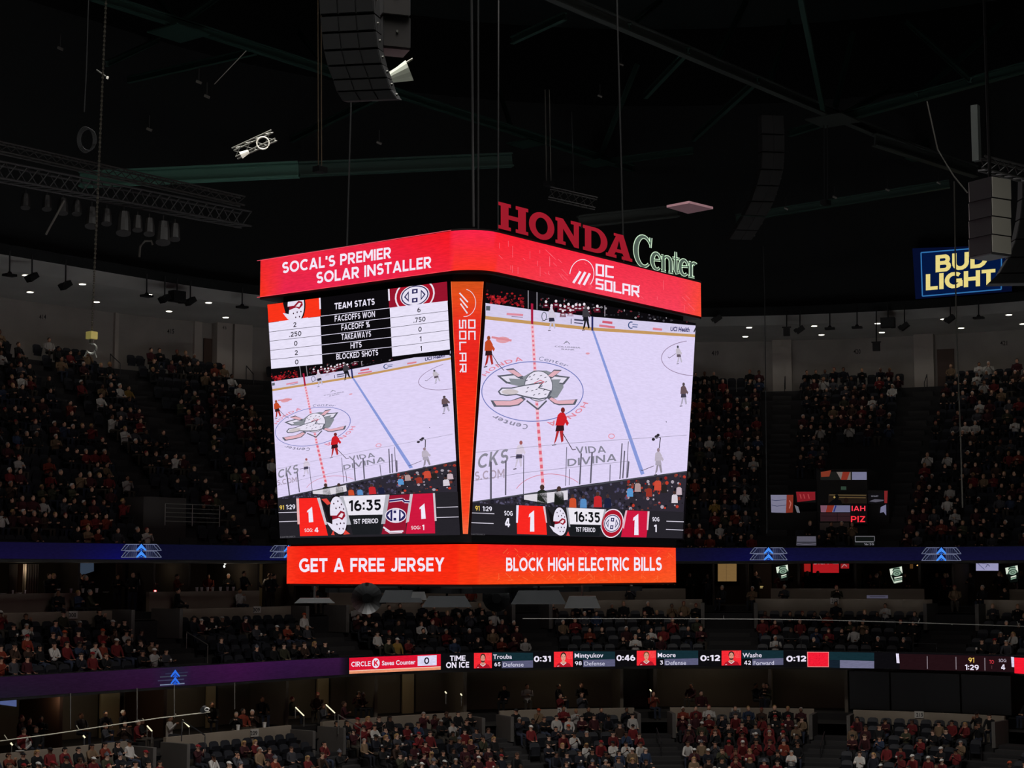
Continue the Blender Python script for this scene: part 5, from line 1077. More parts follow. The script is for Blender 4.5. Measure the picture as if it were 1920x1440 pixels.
# ----- everyone farther off: one crowd
def figure(arm):
    """light figure for the far crowd: vertices, faces, region of every vertex (0 skin, 1 top, 2 legs, 3 hair)"""
    mb = MB(); reg = []
    def add(rings, g, cap=True):
        b = len(mb.v); mb.loft(rings, 0, None, True, cap); reg.extend([g]*(len(mb.v)-b))
    el = lambda c, rx, ry, z, n=8: [Vector((c[0]+rx*math.cos(t), c[1]+ry*math.sin(t), z)) for t in np.linspace(0, 2*PI, n+1)[:-1]]
    add([el((0, 0), .17, .13, .45), el((0, 0), .18, .13, .65), el((0, 0), .21, .13, .9), el((0, 0), .16, .1, 1.02), el((0, .01), .055, .055, 1.06)], 1)
    add([el((0, .03), .04, .05, 1.06, 7), el((0, .035), .075, .09, 1.11, 7), el((0, .03), .085, .1, 1.19, 7), el((0, .02), .06, .07, 1.26, 7)], 0)
    add([el((0, 0), .09, .1, 1.17, 7), el((0, 0), .092, .105, 1.22, 7), el((0, .01), .05, .06, 1.3, 7)], 3)
    def limb(pts, rs, g): b = len(mb.v); mb.tube(pts, rs, 5); reg.extend([g]*(len(mb.v)-b))
    for sx in (-1, 1):
        limb([(sx*.2, 0, .98), (sx*.26, .1, .76), (sx*arm[0], arm[1], arm[2])], [.065, .055, .04], 1); limb([(sx*arm[0], arm[1], arm[2]), (sx*arm[0]*.7, arm[1]+.08, arm[2]+.02)], [.04, .03], 0)
        limb([(sx*.1, .03, .52), (sx*.12, .44, .52), (sx*.12, .44, .08)], [.1, .075, .05], 2)
    return np.array(mb.v), mb.f, np.array(reg)
FIGS = [figure(a) for a in ((.1, .3, .62), (.04, .24, .82), (.05, .28, .98), (.2, .26, .66))]
def mass(name, inst, mats, label, cat, group=None):
    """many copies in one mesh; inst: (verts, faces, vertex colours)"""
    V = np.concatenate([i[0] for i in inst]); C = np.concatenate([i[2] for i in inst]); F = []; off = 0
    for v_, f_, _c in inst:
        F.extend([tuple(q+off for q in f) for f in f_]); off += len(v_)
    me = bpy.data.meshes.new(name); me.from_pydata(V.tolist(), [], F); me.materials.append(mats)
    a = me.color_attributes.new('Col', 'FLOAT_COLOR', 'POINT'); a.data.foreach_set('color', np.concatenate([C, np.ones((len(C), 1))], 1).astype(np.float32).ravel()); me.update()
    o = bpy.data.objects.new(name, me); COL.objects.link(o); return tag(o, label, cat, group, 'stuff')
CLOTH = bpy.data.materials.new('crowd_clothing'); CLOTH.use_nodes = True
_a = CLOTH.node_tree.nodes.new('ShaderNodeAttribute'); _a.attribute_name = 'Col'; CLOTH.node_tree.links.new(_a.outputs['Color'], CLOTH.node_tree.nodes['Principled BSDF'].inputs['Base Color']); CLOTH.node_tree.nodes['Principled BSDF'].inputs['Roughness'].default_value = .9
HAIRS = [lin(c) for c in ((18, 15, 14), (18, 15, 14), (40, 28, 22), (62, 42, 30), (150, 146, 140), (160, 126, 80), (215, 212, 206), (20, 20, 22), (120, 24, 30))]; SKINS = [lin(c) for c in ((206, 160, 134), (190, 142, 116), (150, 106, 82), (110, 76, 58), (200, 150, 124))]; LEGS = [lin(c) for c in ((26, 28, 38), (20, 20, 22), (40, 46, 62), (30, 30, 34), (64, 58, 50))]
inst = []
def add_fig(p, yaw, col, sc, stand=False, parts=None):
    v_, f_, rg = FIGS[RNG.randint(len(FIGS))]; v2 = v_.copy()
    if stand:
        leg = (rg == 2); v2[leg, 2] = np.where(v2[leg, 1] > .3, v2[leg, 2]-.06, v2[leg, 2]+.32); v2[leg, 1] *= .12; v2[~leg, 2] += .36
    c_, s_ = math.cos(yaw), math.sin(yaw); x, y = v2[:, 0]*sc, v2[:, 1]*sc
    W = np.stack([p[0]+x*c_-y*s_, p[1]+x*s_+y*c_, p[2]+v2[:, 2]*sc], 1); cl = np.array(lin(PALETTE[col][0]))*RNG.uniform(.75, 1.25)
    tab = np.array([SKINS[RNG.randint(len(SKINS))], cl, LEGS[RNG.randint(len(LEGS))], HAIRS[RNG.randint(len(HAIRS))]])
    inst.append((W, f_, tab[rg]))
for o_ in occupied:
    if id(o_) in named_ids: continue
    Z, (tier, sec, r, i, s, d, z), px, py, col = o_; al, nn = frame_at(s)
    add_fig(bp(s, d+.03, EYE+z), math.atan2(nn.x, -nn.y)+random.uniform(-.3, .3), col, random.uniform(.93, 1.05))
# guests in the suites and the lounges behind the ribbons
for k in range(150):
    lounge = k % 3 == 0; px = R.uniform(-20, 1940); d = R.choice([.2, 1.6]) if lounge else R.choice([5.2, 6.6, 7.4, 8.2]); z = (-7. if d < 1 else -6.7) if lounge else (-2.05 if d < 5.5 else -1.75)
    if px < 85 and d > 5 or 340 < px < 372: continue
    s = s_of(px, d)
    al, nn = frame_at(s); add_fig(bp(s, d, EYE+z), math.atan2(nn.x, -nn.y)+R.uniform(-.9, .9), PN[RNG.choice(len(PN), p=PWT)], R.uniform(.95, 1.06), stand=not lounge and d > 5.5)
mass('crowd', inst, CLOTH, 'dense dim crowd of distant spectators filling the upper stands and suites', 'crowd')
# ----- seats
def seat_parts():
    b = MB(); rg = []
    for y, h_ in ((-.2, 0), (-.24, 0)): rg.append([Vector((.24*math.copysign(min(1, abs(math.cos(t))*1.25), math.cos(t)), y-.06*max(0, math.sin(t)), .64+.24*math.copysign(min(1, abs(math.sin(t))*1.15), math.sin(t)))) for t in np.linspace(0, 2*PI, 17)[:-1]])
    b.loft(rg)
    p = MB(); p.loft([[Vector((x, y, z)) for x, y, z in ((-.23, -.17, .3+dz), (.23, -.17, .3+dz), (.22, -.1+dy, .68+dz), (-.22, -.1+dy, .68+dz))] for dz, dy in ((0, 0), (.03, .05))])
    arms = []
    for sx in (-1, 1): a = MB(); a.box((sx*.265, -.06, .58), (.02, .17, .02)); a.box((sx*.265, -.18, .29), (.02, .03, .275)); arms.append(a)
    return b, p, arms[0], arms[1]
SEATM = mat('seat_plastic', (38, 40, 46), .55); SEATF = mat('seat_frame', (22, 22, 24), .5)
bb, pp, aa, ab = seat_parts(); tmp = [m_.build(n_, mm) for m_, n_, mm in ((bb, 'backrest', SEATM), (pp, 'seat_pan', SEATM), (aa, 'armrest', SEATF), (ab, 'armrest', SEATF))]; SM = [(o.name.split('.')[0], o.data) for o in tmp]
for o in tmp: bpy.data.objects.remove(o)
vacant.sort(key=lambda t: t[0]); vv = [v_ for v_ in vacant if on_frame(v_[2], v_[3]) and not covered(v_[2], v_[3]) and v_[1][0] in 'LM' and not (v_[1][0] == 'L' and v_[1][2] > 7)][:300]; vid = {id(v_) for v_ in vv}
vv.sort(key=lambda o_: (o_[1][0], o_[1][1], o_[1][2], o_[1][4])); counts = {}
for v_ in vv:
    Z, (tier, sec, r, i, s, d, z), px, py = v_; key = (tier, sec, r); counts[key] = counts.get(key, 0)+1; al, nn = frame_at(s); p = bp(s, d, EYE+z)
    root = empty('stadium_seat', p, 'dark empty folding seat, %s empty one from left in %s row %s' % (ORD[counts[key]-1], ORD[rowname(tier, r)], (LOWS if tier == 'L' else MIDS)[sec]), 'seat', 'empty seats in the lower and middle stands', math.atan2(nn.x, -nn.y))
    for nm, me in SM: c = bpy.data.objects.new(nm, me); COL.objects.link(c); c.parent = root
sv = [np.array(bb.v+pp.v)]; sf = bb.f+[tuple(q+len(bb.v) for q in f) for f in pp.f]; open_ = MB(); open_.box((0, .03, .4), (.23, .2, .03)); sv2 = np.array(bb.v+open_.v); sf2 = bb.f+[tuple(q+len(bb.v) for q in f) for f in open_.f]; sinst = []; sc_ = np.tile(np.array(lin((38, 40, 46))), (len(sv[0]), 1))
for t in [v_ for v_ in vacant if id(v_) not in vid]+[o_ for o_ in occupied if o_[1][0] != 'U' and id(o_) not in named_ids]:
    Z, (tier, sec, r, i, s, d, z) = t[0], t[1]; al, nn = frame_at(s); p = bp(s, d, EYE+z); yaw = math.atan2(nn.x, -nn.y); c_, s_ = math.cos(yaw), math.sin(yaw); g_, h_ = (sv2, sf2) if len(t) == 5 else (sv[0], sf); x, y = g_[:, 0], g_[:, 1]
    sinst.append((np.stack([p.x+x*c_-y*s_, p.y+x*s_+y*c_, p.z+g_[:, 2]], 1), h_, np.tile(sc_[0], (len(g_), 1))))
mass('seating', sinst, CLOTH, 'rows of dark folding seats across the distant stands', 'seating')
# ================================================================== ROOF STEEL AND HUNG GEAR
STEEL = mat('green_steel', (18, 48, 40), .7); STEEL2 = mat('grey_steel', (50, 55, 52), .7); CABLEM = mat('cable_grey', (74, 72, 66), .6); GEAR = mat('gear_black', (12, 12, 13), .6); SILVER = mat('bright_metal', (120, 120, 112), .4, .4)
def pxl(px, py, Z): return at_depth(px, py, Z)
def beam(a, b, h, w_, m, name='roof_beam', parent=None):
    a, b = Vector(a), Vector(b); t = (b-a).normalized(); sd_ = t.cross(Vector((0, 0, 1))).normalized(); u_ = sd_.cross(t); mb = MB(); L = (b-a).length/2
    for off, hh, ww in ((h/2, .03, w_), (-h/2, .03, w_), (0, h/2, .03)): mb.box((a+b)/2+u_*off, (L, ww/2 if hh == .03 else .03, hh), (t, sd_, u_))
    o = mb.build(name, m, parent)
    return structure(o) if parent is None else o
ZR = EYE+22.
# long chords running with the rink, and the diagonals between them
def chord(p, q, h, m): a, b = at_z(*p, ZR), at_z(*q, ZR); beam(a, b, h, h*.8, m); return a, b
C1 = chord((150, -16), (1330, 362), .34, STEEL); C2 = chord((1020, -16), (1850, 335), .42, STEEL2); C3 = chord((1560, 226), (1960, 116), .4, STEEL)
chord((1120, 306), (1300, 282), .3, STEEL); chord((720, 176), (470, 300), .26, STEEL); chord((480, 96), (240, 150), .24, STEEL); chord((960, 76), (1060, 30), .26, STEEL); chord((1420, 150), (1300, 260), .26, STEEL); chord((1290, 95), (1210, 180), .24, STEEL); chord((1560, 226), (1480, 250), .3, STEEL); chord((1500, -10), (1545, 215), .26, STEEL)
def web(p, q, zt, m=STEEL, h=.2): beam(at_z(*p, ZR), at_z(*q, zt), h, h*.8, m)
for p, q in (((620, 140), (560, 60)), ((620, 140), (760, 80)), ((960, 246), (930, 150)), ((1120, 306), (1195, 120)), ((1120, 306), (1060, 190)), ((1250, 338), (1330, 210)), ((1180, 50), (1240, 0)), ((1340, 120), (1400, 0)), ((1440, 170), (1480, 40)), ((1560, 226), (1700, 150)), ((1560, 226), (1600, 60)), ((1720, 180), (1880, 40)), ((1720, 280), (1860, 180)), ((1820, 150), (1700, 40)), ((335, 45), (280, -20)), ((335, 45), (430, -20)), ((200, 120), (330, 60))): web(p, q, EYE+27)
for p in ((335, 62, .9), (1120, 306, .7), (1562, 226, 1.), (985, 270, .7), (1720, 297, .5)):
    c = at_z(p[0], p[1], ZR-.3); mb = MB(); mb.box(c, (p[2], p[2], .03)); structure(mb.build('roof_beam_plate', STEEL if p[0] != 1562 else STEEL2))
def span(p, q, Zp, Zq, h, m, wd=None): beam(pxl(*p, Zp), pxl(*q, Zq), h, wd or h*.7, m)
span((150, 337), (560, 318), 68, 67, .55, mat('green_beam', (66, 106, 92), .6)); span((560, 318), (960, 300), 67, 70, .5, STEEL)  # one beam in two colours: its brighter-lit left end is painted lighter
span((1085, 416), (1270, 396), 78, 80, .5, STEEL2); span((1640, 262), (1830, 322), 84, 88, .55, STEEL2); span((1380, 410), (1780, 345), 86, 84, .34, STEEL)
# vertical cables ---------------------------------------------------------
def cable(pts, r, label, m=CABLEM, name='cable', group='hanging cables'):
    mb = MB(); mb.tube([pxl(*p) for p in pts], r, 5); return tag(mb.build(name, m), label, 'cable', group)
def twin(p0, p1, gap, Z, r, label, m):
    root = empty('hoist_line', pxl(p1[0], p1[1], Z), label, 'cable', 'hanging cables')
    for k in (-.5, .5):
        mb = MB(); mb.tube([pxl(p0[0]+gap*k, p0[1], Z), pxl(p1[0]+gap*k, p1[1], Z)], r, 5); mb.build('cable', m, root)
    mb = MB(); mb.box(pxl(p1[0], p1[1], Z), (.22, .16, .1)); mb.build('clamp', GEAR, root)
twin((599, -20), (600, 318), 6, 62, .022, 'pair of tan lines hanging to the green beam left of the speakers', mat('tan_rope', (96, 82, 60), .7))
twin((1026, 168), (1029, 345), 8, 76, .03, 'pair of thin lines above the red sign letters', CABLEM)
twin((1548, 235), (1548, 380), 6, 80, .03, 'pair of thin lines under the right roof joint', mat('dim_rope', (24, 26, 26), .7))
cable([(884, -20, 58), (886, 200, 58), (888, 425, 58)], .045, 'dark vertical pipe rising behind the scoreboard corner', mat('dark_pipe', (10, 10, 11), .8))
cable([(1072, 210, 76), (1076, 360, 76)], .025, 'single thin wire hanging just right of the twin lines', mat('dim_rope'))
cable([(1431, 462, 72), (1434, 560, 72), (1438, 1000, 72)], .018, 'long thin wire dropping in front of the right upper seats', mat('dim_rope'))
cable([(1789, 340, 70), (1793, 600, 70), (1801, 820, 70), (1805, 952, 70)], .03, 'grey wire dropping past the blue sign to the right seats', CABLEM)
cable([(1738, 190, 60), (1758, 280, 60), (1788, 330, 60), (1814, 362, 60)], .025, 'slack black cable swinging toward the grey loudspeakers', CABLEM)
cable([(166, 0, 50), (162, 130, 50), (158, 210, 50)], .02, 'thin dark line left of the chain near the top', mat('dim_rope'))
cable([(462, 95, 50), (402, 158, 50)], .014, 'thin slanting guy wire in the upper left roof', CABLEM)
mb = MB()
for k in range(4): mb.tube([pxl(160+15*math.cos(t)+k*2, 262+24*math.sin(t)*(1-.05*k), 50) for t in np.linspace(0, 2*PI, 18)], .02, 4)
tag(mb.build('cable_coil', mat('dim_rope')), 'coiled dark cable hanging left of the chain', 'cable')
# chain with hook ------------------------------------------------------------
root = empty('chain_hoist', pxl(172, 640, 42), 'long hanging chain ending in a yellow block and hook over the left seats', 'chain hoist')
mb = MB(); n_ = 150
for k in range(n_):
    t0, t1 = k/n_, (k+.8)/n_; a = pxl(200-28*t0, -25+650*t0, 42); b = pxl(200-28*t1, -25+650*t1, 42); mb.tube([a, b], [.03, .03] if k % 2 else [.02, .02], 5)
mb.build('chain', mat('chain_steel', (84, 80, 70), .4, .4), root)
c = pxl(172, 629, 42); mb = MB(); mb.box(c, (.1, .1, .09)); mb.build('hook_block', mat('hoist_yellow', (190, 176, 96), .6), root)
mb = MB(); mb.tube([c+Vector((0, 0, -.09)), c+Vector((0, 0, -.2))], .06, 8); hk = [c+rt*(.12*math.cos(t))+Vector((0, 0, -.32+.12*math.sin(t))) for t in np.linspace(1.6, -2.6, 12)]; mb.tube(hk, .03, 6); mb.tube([c+rt*-.08+Vector((0, 0, -.35)), c+rt*-.16+Vector((0, 0, -.52))], .02); mb.tube([c+rt*.06+Vector((0, 0, -.35)), c+rt*.13+Vector((0, 0, -.54))], .02); mb.build('hook', SILVER, root)
# loudspeaker line arrays -----------------------------------------------------
def axes_to_eye(c, turn=0):
    f = Vector((EYEV.x-c.x, EYEV.y-c.y, 0)).normalized(); f = Matrix.Rotation(turn, 3, 'Z') @ f; return Vector((0, 0, 1)).cross(f), f
GRILL = mat('speaker_grille', (11, 10, 10), .8, noise=40); SIDE = mat('speaker_side', (18, 17, 17), .7)
def line_array(label, pts, Z, wd, dp, turn, cols, m=GRILL):
    """column of cabinets hung one below the other along pts (px, py), tipping as the column curves"""
    P = [pxl(x, y, Z) for x, y in pts]; root = empty('speaker_array', P[0], label, 'loudspeaker', 'hanging loudspeaker columns'); a, f = axes_to_eye(P[0], turn)
    for p, q in zip(P[:-1], P[1:]):
        c = (p+q)/2; u_ = (p-q).normalized(); f2 = a.cross(u_)*-1; f2 = f2 if f2.dot(f) > 0 else -f2; h = (p-q).length/2*.93; mb = MB()
        mb.box(c-f2*dp/2, (wd/2, dp/2, h), (a, f2, u_), 1)
        for k in range(cols):
            x0 = -wd/2+wd*(k+.5)/cols; mb.box(c+a*x0+f2*.015, (wd/cols*.46, .02, h*.92), (a, f2, u_), 0)
        cab = mb.build('cabinet', [m, SIDE], root)
        mb = MB()
        mb.tube([c+a*(wd/2+.01)-f2*dp*.3, c+a*(wd/2+.05)-f2*dp*.3], .035, 8)
        mb.build('rigging_pin', SILVER, cab)
    return root
line_array('large curved loudspeaker column hanging at the top centre', [(648, -30), (651, 28), (654, 60), (658, 93), (665, 122), (675, 148), (682, 170), (694, 188)], 40, 1.28, .6, -.25, 3)
line_array('faint far loudspeaker column hanging right of the red sign', [(1448, 215), (1450, 252), (1450, 285), (1448, 318), (1440, 348), (1430, 378), (1416, 405), (1400, 432), (1388, 450)], 72, .95, .6, .3, 2)
line_array('partly cropped curved loudspeaker column at the right edge', [(1958, 330), (1957, 372), (1953, 410), (1945, 448), (1932, 482), (1914, 512), (1892, 532)], 43, 1.05, .6, .2, 3)
def sub_stack(label, x, ys, Z, wd, dp, turn, mf, ms, bm, grip=True):
    P = [pxl(x, y, Z) for y in ys]; root = empty('subwoofer_stack', P[0], label, 'loudspeaker', 'hanging loudspeaker columns'); a, f = axes_to_eye(P[0], turn); u_ = Vector((0, 0, 1))
    for p, q in zip(P[:-1], P[1:]):
        c = (p+q)/2; h = (p-q).length/2*.965; mb = MB(); mb.box(c, (wd/2, dp/2, h), (a, f, u_), 0); o = mb.build('cabinet', [mf], root)
        
        for k in (-1, 1): mb = MB(); mb.box(c+a*k*(wd/2+.012), (.012, dp/2*.96, h*.97), (a, f, u_)); mb.build('side_panel', ms, o)
        if not grip: continue
        mb = MB(); mb.tube([c+f*(dp/2), c+f*(dp/2+.03)], .03, 10); mb.build('handle', SILVER, o)
    mb = MB(); mb.box(P[-1]-u_*.02, (wd/2, dp/2, .02), (a, f, u_)); mb.build('base_panel', bm, root)
    mb = MB(); mb.tube([P[0], P[0]+u_*8], .04, 5); mb.build('hang_cable', GEAR, root)
sub_stack('brown square loudspeaker boxes stacked beside the top centre column', 738, [-35, 36, 96], 41, .62, .62, .25, mat('sub_brown', (38, 33, 30), .7), mat('sub_dark', (40, 38, 38), .7), mat('panel_pinkgrey', (110, 92, 92), .7))
sub_stack('grey stacked loudspeaker boxes covering part of the blue sign', 1856, [338, 378, 412, 446, 480], 40, .68, .62, -.75, mat('sub_black', (18, 17, 17), .7), mat('sub_grey', (186, 182, 172), .8), mat('sub_base', (64, 64, 66), .7), False)
l = bpy.data.lights.new('work_lamp', 'POINT'); l.energy = 100; l.color = (1, .98, .9); l.shadow_soft_size = .1; o = bpy.data.objects.new('work_lamp', l); COL.objects.link(o); o.location = pxl(2020, 430, 35)  # added fill light outside the view, brightens the loudspeaker boxes' right side
# trusses --------------------------------------------------------------------
def truss(name, a, b, h, r, label, m, n=14, cat='truss', group='lighting trusses'):
    a, b = Vector(a), Vector(b); root = empty(name, a, label, cat, group); t = (b-a).normalized(); s_ = t.cross(Vector((0, 0, 1))).normalized(); u_ = s_.cross(t)
    C = [(-s_*h/2-u_*h/2), (s_*h/2-u_*h/2), (s_*h/2+u_*h/2), (-s_*h/2+u_*h/2)]
    for q in C: mb = MB(); mb.tube([a+q, b+q], r, 6); mb.build('chord', m, root)
    mb = MB()
    for k in range(n):
        p0, p1 = a+(b-a)*k/n, a+(b-a)*(k+1)/n
        for i in range(4): mb.tube([p0+C[i], p1+C[(i+1) % 4]], r*.55, 4)
    mb.build('lattice', m, root); return root
TRM = mat('truss_alloy', (36, 35, 33), .6, .2)
truss('lighting_truss', pxl(-20, 272, 54), pxl(455, 378, 60), .3, .03, 'double-pipe lighting truss crossing the upper left', TRM, 30)
truss('lighting_truss', pxl(-20, 318, 52), pxl(462, 412, 60), .5, .035, 'dark cluttered truss with a row of hanging lamps, upper left', mat('truss_black', (16, 15, 16), .6), 26)
truss('lighting_truss', pxl(440, 288, 48), pxl(514, 254, 48), .26, .022, 'short bright truss stub lit from below, upper left', SILVER, 4)
truss('lighting_truss', pxl(1030, 362, 70), pxl(1118, 382, 70), .42, .025, 'short faint truss above the red sign letters', TRM, 6)
truss('lighting_truss', pxl(1840, 306, 42), pxl(1936, 330, 42), .3, .03, 'cluttered truss over the grey loudspeakers at right', TRM, 6)
mb = MB(); c = pxl(1830, 250, 60); mb.box(c, (.12, .12, .98)); tag(mb.build('steel_post', STEEL2), 'pale vertical steel post above the grey loudspeakers', 'post')
# lamps on the trusses ---------------------------------------------------------
def stage_lamp(px, py, Z, h, label, m=None):
    c = pxl(px, py, Z); root = empty('stage_lamp', c, label, 'stage lamp', 'lamps on the dark truss'); a, f = axes_to_eye(c)
    mb = MB(); mb.tube([c+Vector((0, 0, h*.6)), c+Vector((0, 0, h*.25))], .02, 5); mb.build('yoke', GEAR, root)
    mb = MB(); d_ = Vector((f.x*.35, f.y*.35, -1)).normalized(); mb.tube([c+Vector((0, 0, h*.35)), c, c+d_*h*.6], [h*.2, h*.27, h*.3], 12); mb.build('housing', m or mat('lamp_grey', (34, 33, 32), .5), root)
for i, (x, y, hh) in enumerate([(48, 363, .5), (88, 366, .5), (118, 372, .55), (144, 375, .5), (172, 392, .7), (200, 392, .55), (232, 402, .8), (258, 404, .55), (280, 410, .6), (306, 420, .8), (328, 420, .6)]):
    stage_lamp(x, y+11, 54+i*.3, hh, 'dim grey lamp, %s from left hanging on the dark upper left truss' % ORD[i])
def flood(px, py, Z, label):
    c = pxl(px, py, Z); root = empty('flood_lamp', c, label, 'lamp', 'small lamps in the roof'); mb = MB(); mb.tube([c+rt*-.09+up*.04, c+rt*.09-up*.04], .05, 8); mb.build('housing', mat('small_lamp', (96, 94, 88), .5, .3), root)
    mb = MB(); mb.tube([c, c+Vector((0, 0, .5))], .015, 4); mb.build('bracket', GEAR, root)
for x, y, Z, lb in ((113, 91, 60, 'small round brass lamp in the upper left roof'), (373, 154, 60, 'small round lamp below the slanting wire'), (711, 268, 66, 'small lamp in the dark roof above the scoreboard'), (388, 181, 60, 'tiny angled lamp left of the speakers'), (280, 243, 60, 'tiny lamp in the dark left roof'), (1165, 121, 74, 'small twin-bulb lamp in the roof right of centre'), (1125, 180, 74, 'tiny lamp below the twin-bulb lamp'), (1474, 391, 76, 'bright little angled lamp right of the scoreboard sign'), (1565, 370, 78, 'thin tilted lamp beneath the right beam'), (1664, 356, 78, 'second thin tilted lamp beneath the right beam'), (1760, 343, 78, 'third thin tilted lamp beneath the right beam')): flood(x, y, Z, lb)
GLOW = mat('lamp_glow', (255, 250, 235), .4, emit=(255, 250, 232), strength=.38, sampling='NONE')
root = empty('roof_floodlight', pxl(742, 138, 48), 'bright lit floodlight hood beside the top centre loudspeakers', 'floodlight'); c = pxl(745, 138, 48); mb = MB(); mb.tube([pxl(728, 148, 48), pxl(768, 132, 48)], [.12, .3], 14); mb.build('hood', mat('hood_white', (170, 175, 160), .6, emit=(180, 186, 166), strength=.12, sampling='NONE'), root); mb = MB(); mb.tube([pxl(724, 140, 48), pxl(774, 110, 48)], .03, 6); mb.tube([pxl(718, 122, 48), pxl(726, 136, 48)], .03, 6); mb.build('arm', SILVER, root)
root = empty('round_lamp', pxl(490, 268, 48), 'round ring-shaped lamp on the bright truss stub, upper left', 'lamp'); c = pxl(493, 268, 47.6); mb = MB(); mb.tube([c+rt*(.17*math.cos(t))+up*(.17*math.sin(t)) for t in np.linspace(0, 2*PI, 17)], .018, 6); mb.build('ring', GLOW, root); mb = MB(); mb.tube([pxl(452, 291, 47.6), pxl(466, 284, 47.6)], [.1, .05], 10); mb.build('bulb', GLOW, root)
root = empty('strip_lamp', pxl(198, 145, 52), 'thin bright strip lamp beside the hanging chain', 'lamp'); mb = MB(); mb.tube([pxl(181, 131, 52), pxl(198, 143, 52)], .025, 5); mb.build('arm', SILVER, root); mb = MB(); mb.tube([pxl(200, 145, 52), pxl(203, 146, 52)], .045, 8); mb.build('bulb', GLOW, root)
mb = MB(); mb.tube([pxl(121, 376, 50), pxl(86, 440, 50)], .03, 6); tag(mb.build('pipe', CABLEM), 'slanting thin pipe under the row of lamps, upper left', 'pipe')
mb = MB(); mb.tube([pxl(261, 482, 62), pxl(263, 462, 62), pxl(272, 452, 62), pxl(284, 452, 62), pxl(286, 459, 62)], .04, 8); tag(mb.build('gooseneck_pipe', CABLEM), 'bent grey gooseneck pipe above the left seating rim', 'pipe')
# flat panel hanging above the right end of the scoreboard
P4 = [pxl(x, y, 60) for x, y in ((1250, 389), (1292, 381), (1337, 392), (1290, 401))]; zc2 = sum(p.z for p in P4)/4; Q = [at_z(x, y, zc2) for x, y in ((1250, 389), (1292, 381), (1337, 392), (1290, 401))]; mb = MB(); mb.loft([Q, [q+Vector((0, 0, .08)) for q in Q]]); tag(mb.build('acoustic_panel', mat('panel_pale', (150, 112, 120), .7)), 'flat pale panel hanging above the right end of the scoreboard', 'panel')  # the scoreboard's pink glow on the panel is put into its base colour
# rim lamps, boxes and soffit downlights ---------------------------------------
def rim_fixture(px, y0, y1, kind, label):
    t, s = on_bowl(px, y0, 9.2); b, _ = on_bowl(px, y1, 9.2); al, nn = frame_at(s); root = empty('rim_fixture', b, label, 'hanging fixture', 'fixtures hung from the seating rim')
    mb = MB(); mb.tube([t+Vector((0, 0, .25)), b], .035, 6); mb.build('drop_pole', GEAR, root); mb = MB(); u_ = Vector((0, 0, 1))
    if kind == 'flat': mb.box(b, (.26, .18, .05), (al, nn, u_)); mb.tube([b, b+u_*.16], [.16, .06], 8)
    elif kind == 'tilt': ax = (al+u_*.7).normalized(); ay = nn; az = ax.cross(ay)*-1; mb.box(b, (.24, .18, .12), (ax, ay, az)); mb.box(b-ax*.2-az*.1, (.1, .12, .08), (ax, ay, az))
    elif kind == 'wide': mb.box(b, (.36, .22, .26), (al, nn, u_)); mb.box(b+al*.26-u_*.2, (.1, .1, .1), (al, nn, u_))
    else: mb.box(b, (.17, .17, .22), (al, nn, u_)); mb.box(b+u_*.24, (.24, .06, .03), (al, nn, u_))
    mb.build('head', GEAR if kind != 'red' else mat('lamp_red', (96, 34, 30), .6), root)
for px, y0, y1, kd, lb in ((18, 480, 516, 'flat', 'flat dark lamp on a pole at the far left rim'), (60, 488, 520, 'tilt', 'reddish tilted lamp on a pole near the left rim end'), (123, 497, 535, 'tilt', 'tilted loudspeaker on a pole over sign 414'), (275, 523, 555, 'flat', 'flat dark lamp left of the middle left downlights'), (309, 528, 560, 'tilt', 'small tilted lamp left of the large black box'), (332, 532, 556, 'wide', 'large black loudspeaker box hanging from the left rim'), (357, 536, 565, 'tilt', 'tilted lamp just right of the large black box'), (454, 549, 576, 'flat', 'flat dark lamp just left of the scoreboard'), (1475, 591, 622, 'box', 'small upright black box right of the scoreboard rim'), (1500, 591, 618, 'tilt', 'tilted lamp beside the small upright box'), (1556, 587, 616, 'flat', 'flat dark lamp left of the camera pole'), (1607, 585, 614, 'flat', 'second flat dark lamp left of the camera pole'), (1643, 583, 650, 'box', 'black box on a long pole below the right rim'), (1665, 582, 605, 'wide', 'wide black loudspeaker box in a frame on the right rim'), (1696, 582, 612, 'tilt', 'tilted lamp just right of the wide box'), (1782, 576, 598, 'tilt', 'tilted lamp under the blue sign'), (1835, 572, 596, 'flat', 'flat dark lamp at the far right rim'), (1345, 592, 598, 'tilt', 'dark tilted lamp beside the scoreboard right end')): rim_fixture(px, y0, y1, kd, lb)
LAMP = mat('downlight_glow', (255, 250, 240), .4, emit=(255, 247, 232), strength=5, sampling='NONE')
def downlight(x, y, label, red=False):
    c = at_z(x, y, EYE+13.28); root = empty('downlight', c, label, 'downlight', 'round downlights in the seating soffit')
    mb = MB(); mb.tube([c+Vector((0, 0, .03)), c-Vector((0, 0, .015))], .2, 16); mb.build('trim_ring', mat('white_trim', (200, 198, 190), .6), root); mb = MB(); mb.tube([c-Vector((0, 0, .015)), c-Vector((0, 0, .03))], .15, 16); mb.build('lens', LAMP, root)
    l = bpy.data.lights.new('downlight_lamp', 'SPOT'); l.energy = 26; l.spot_size = math.radians(150); l.spot_blend = .8; l.shadow_soft_size = .12; l.color = (1, .95, .88); o = bpy.data.objects.new('downlight_lamp', l); COL.objects.link(o); o.location = (0, 0, -.06); o.parent = root
DL = [(186, 597, 0), (217, 719, 0), (594, 662, 0), (695, 790, 0), (1072, 737, 0), (1217, 857, 0), (1502, 795, 0), (1625, 901, 0)]
for i, (x, y, _q) in enumerate(DL): downlight(x/3.84, 360+y/3.84, 'bright round downlight, %s from the left in the soffit left of the scoreboard' % ORD[i])
DR = [(302, 931), (324, 879), (702, 870), (744, 921), (1070, 855), (1095, 907), (1453, 830), (1555, 882), (1832, 805), (1912, 858)]
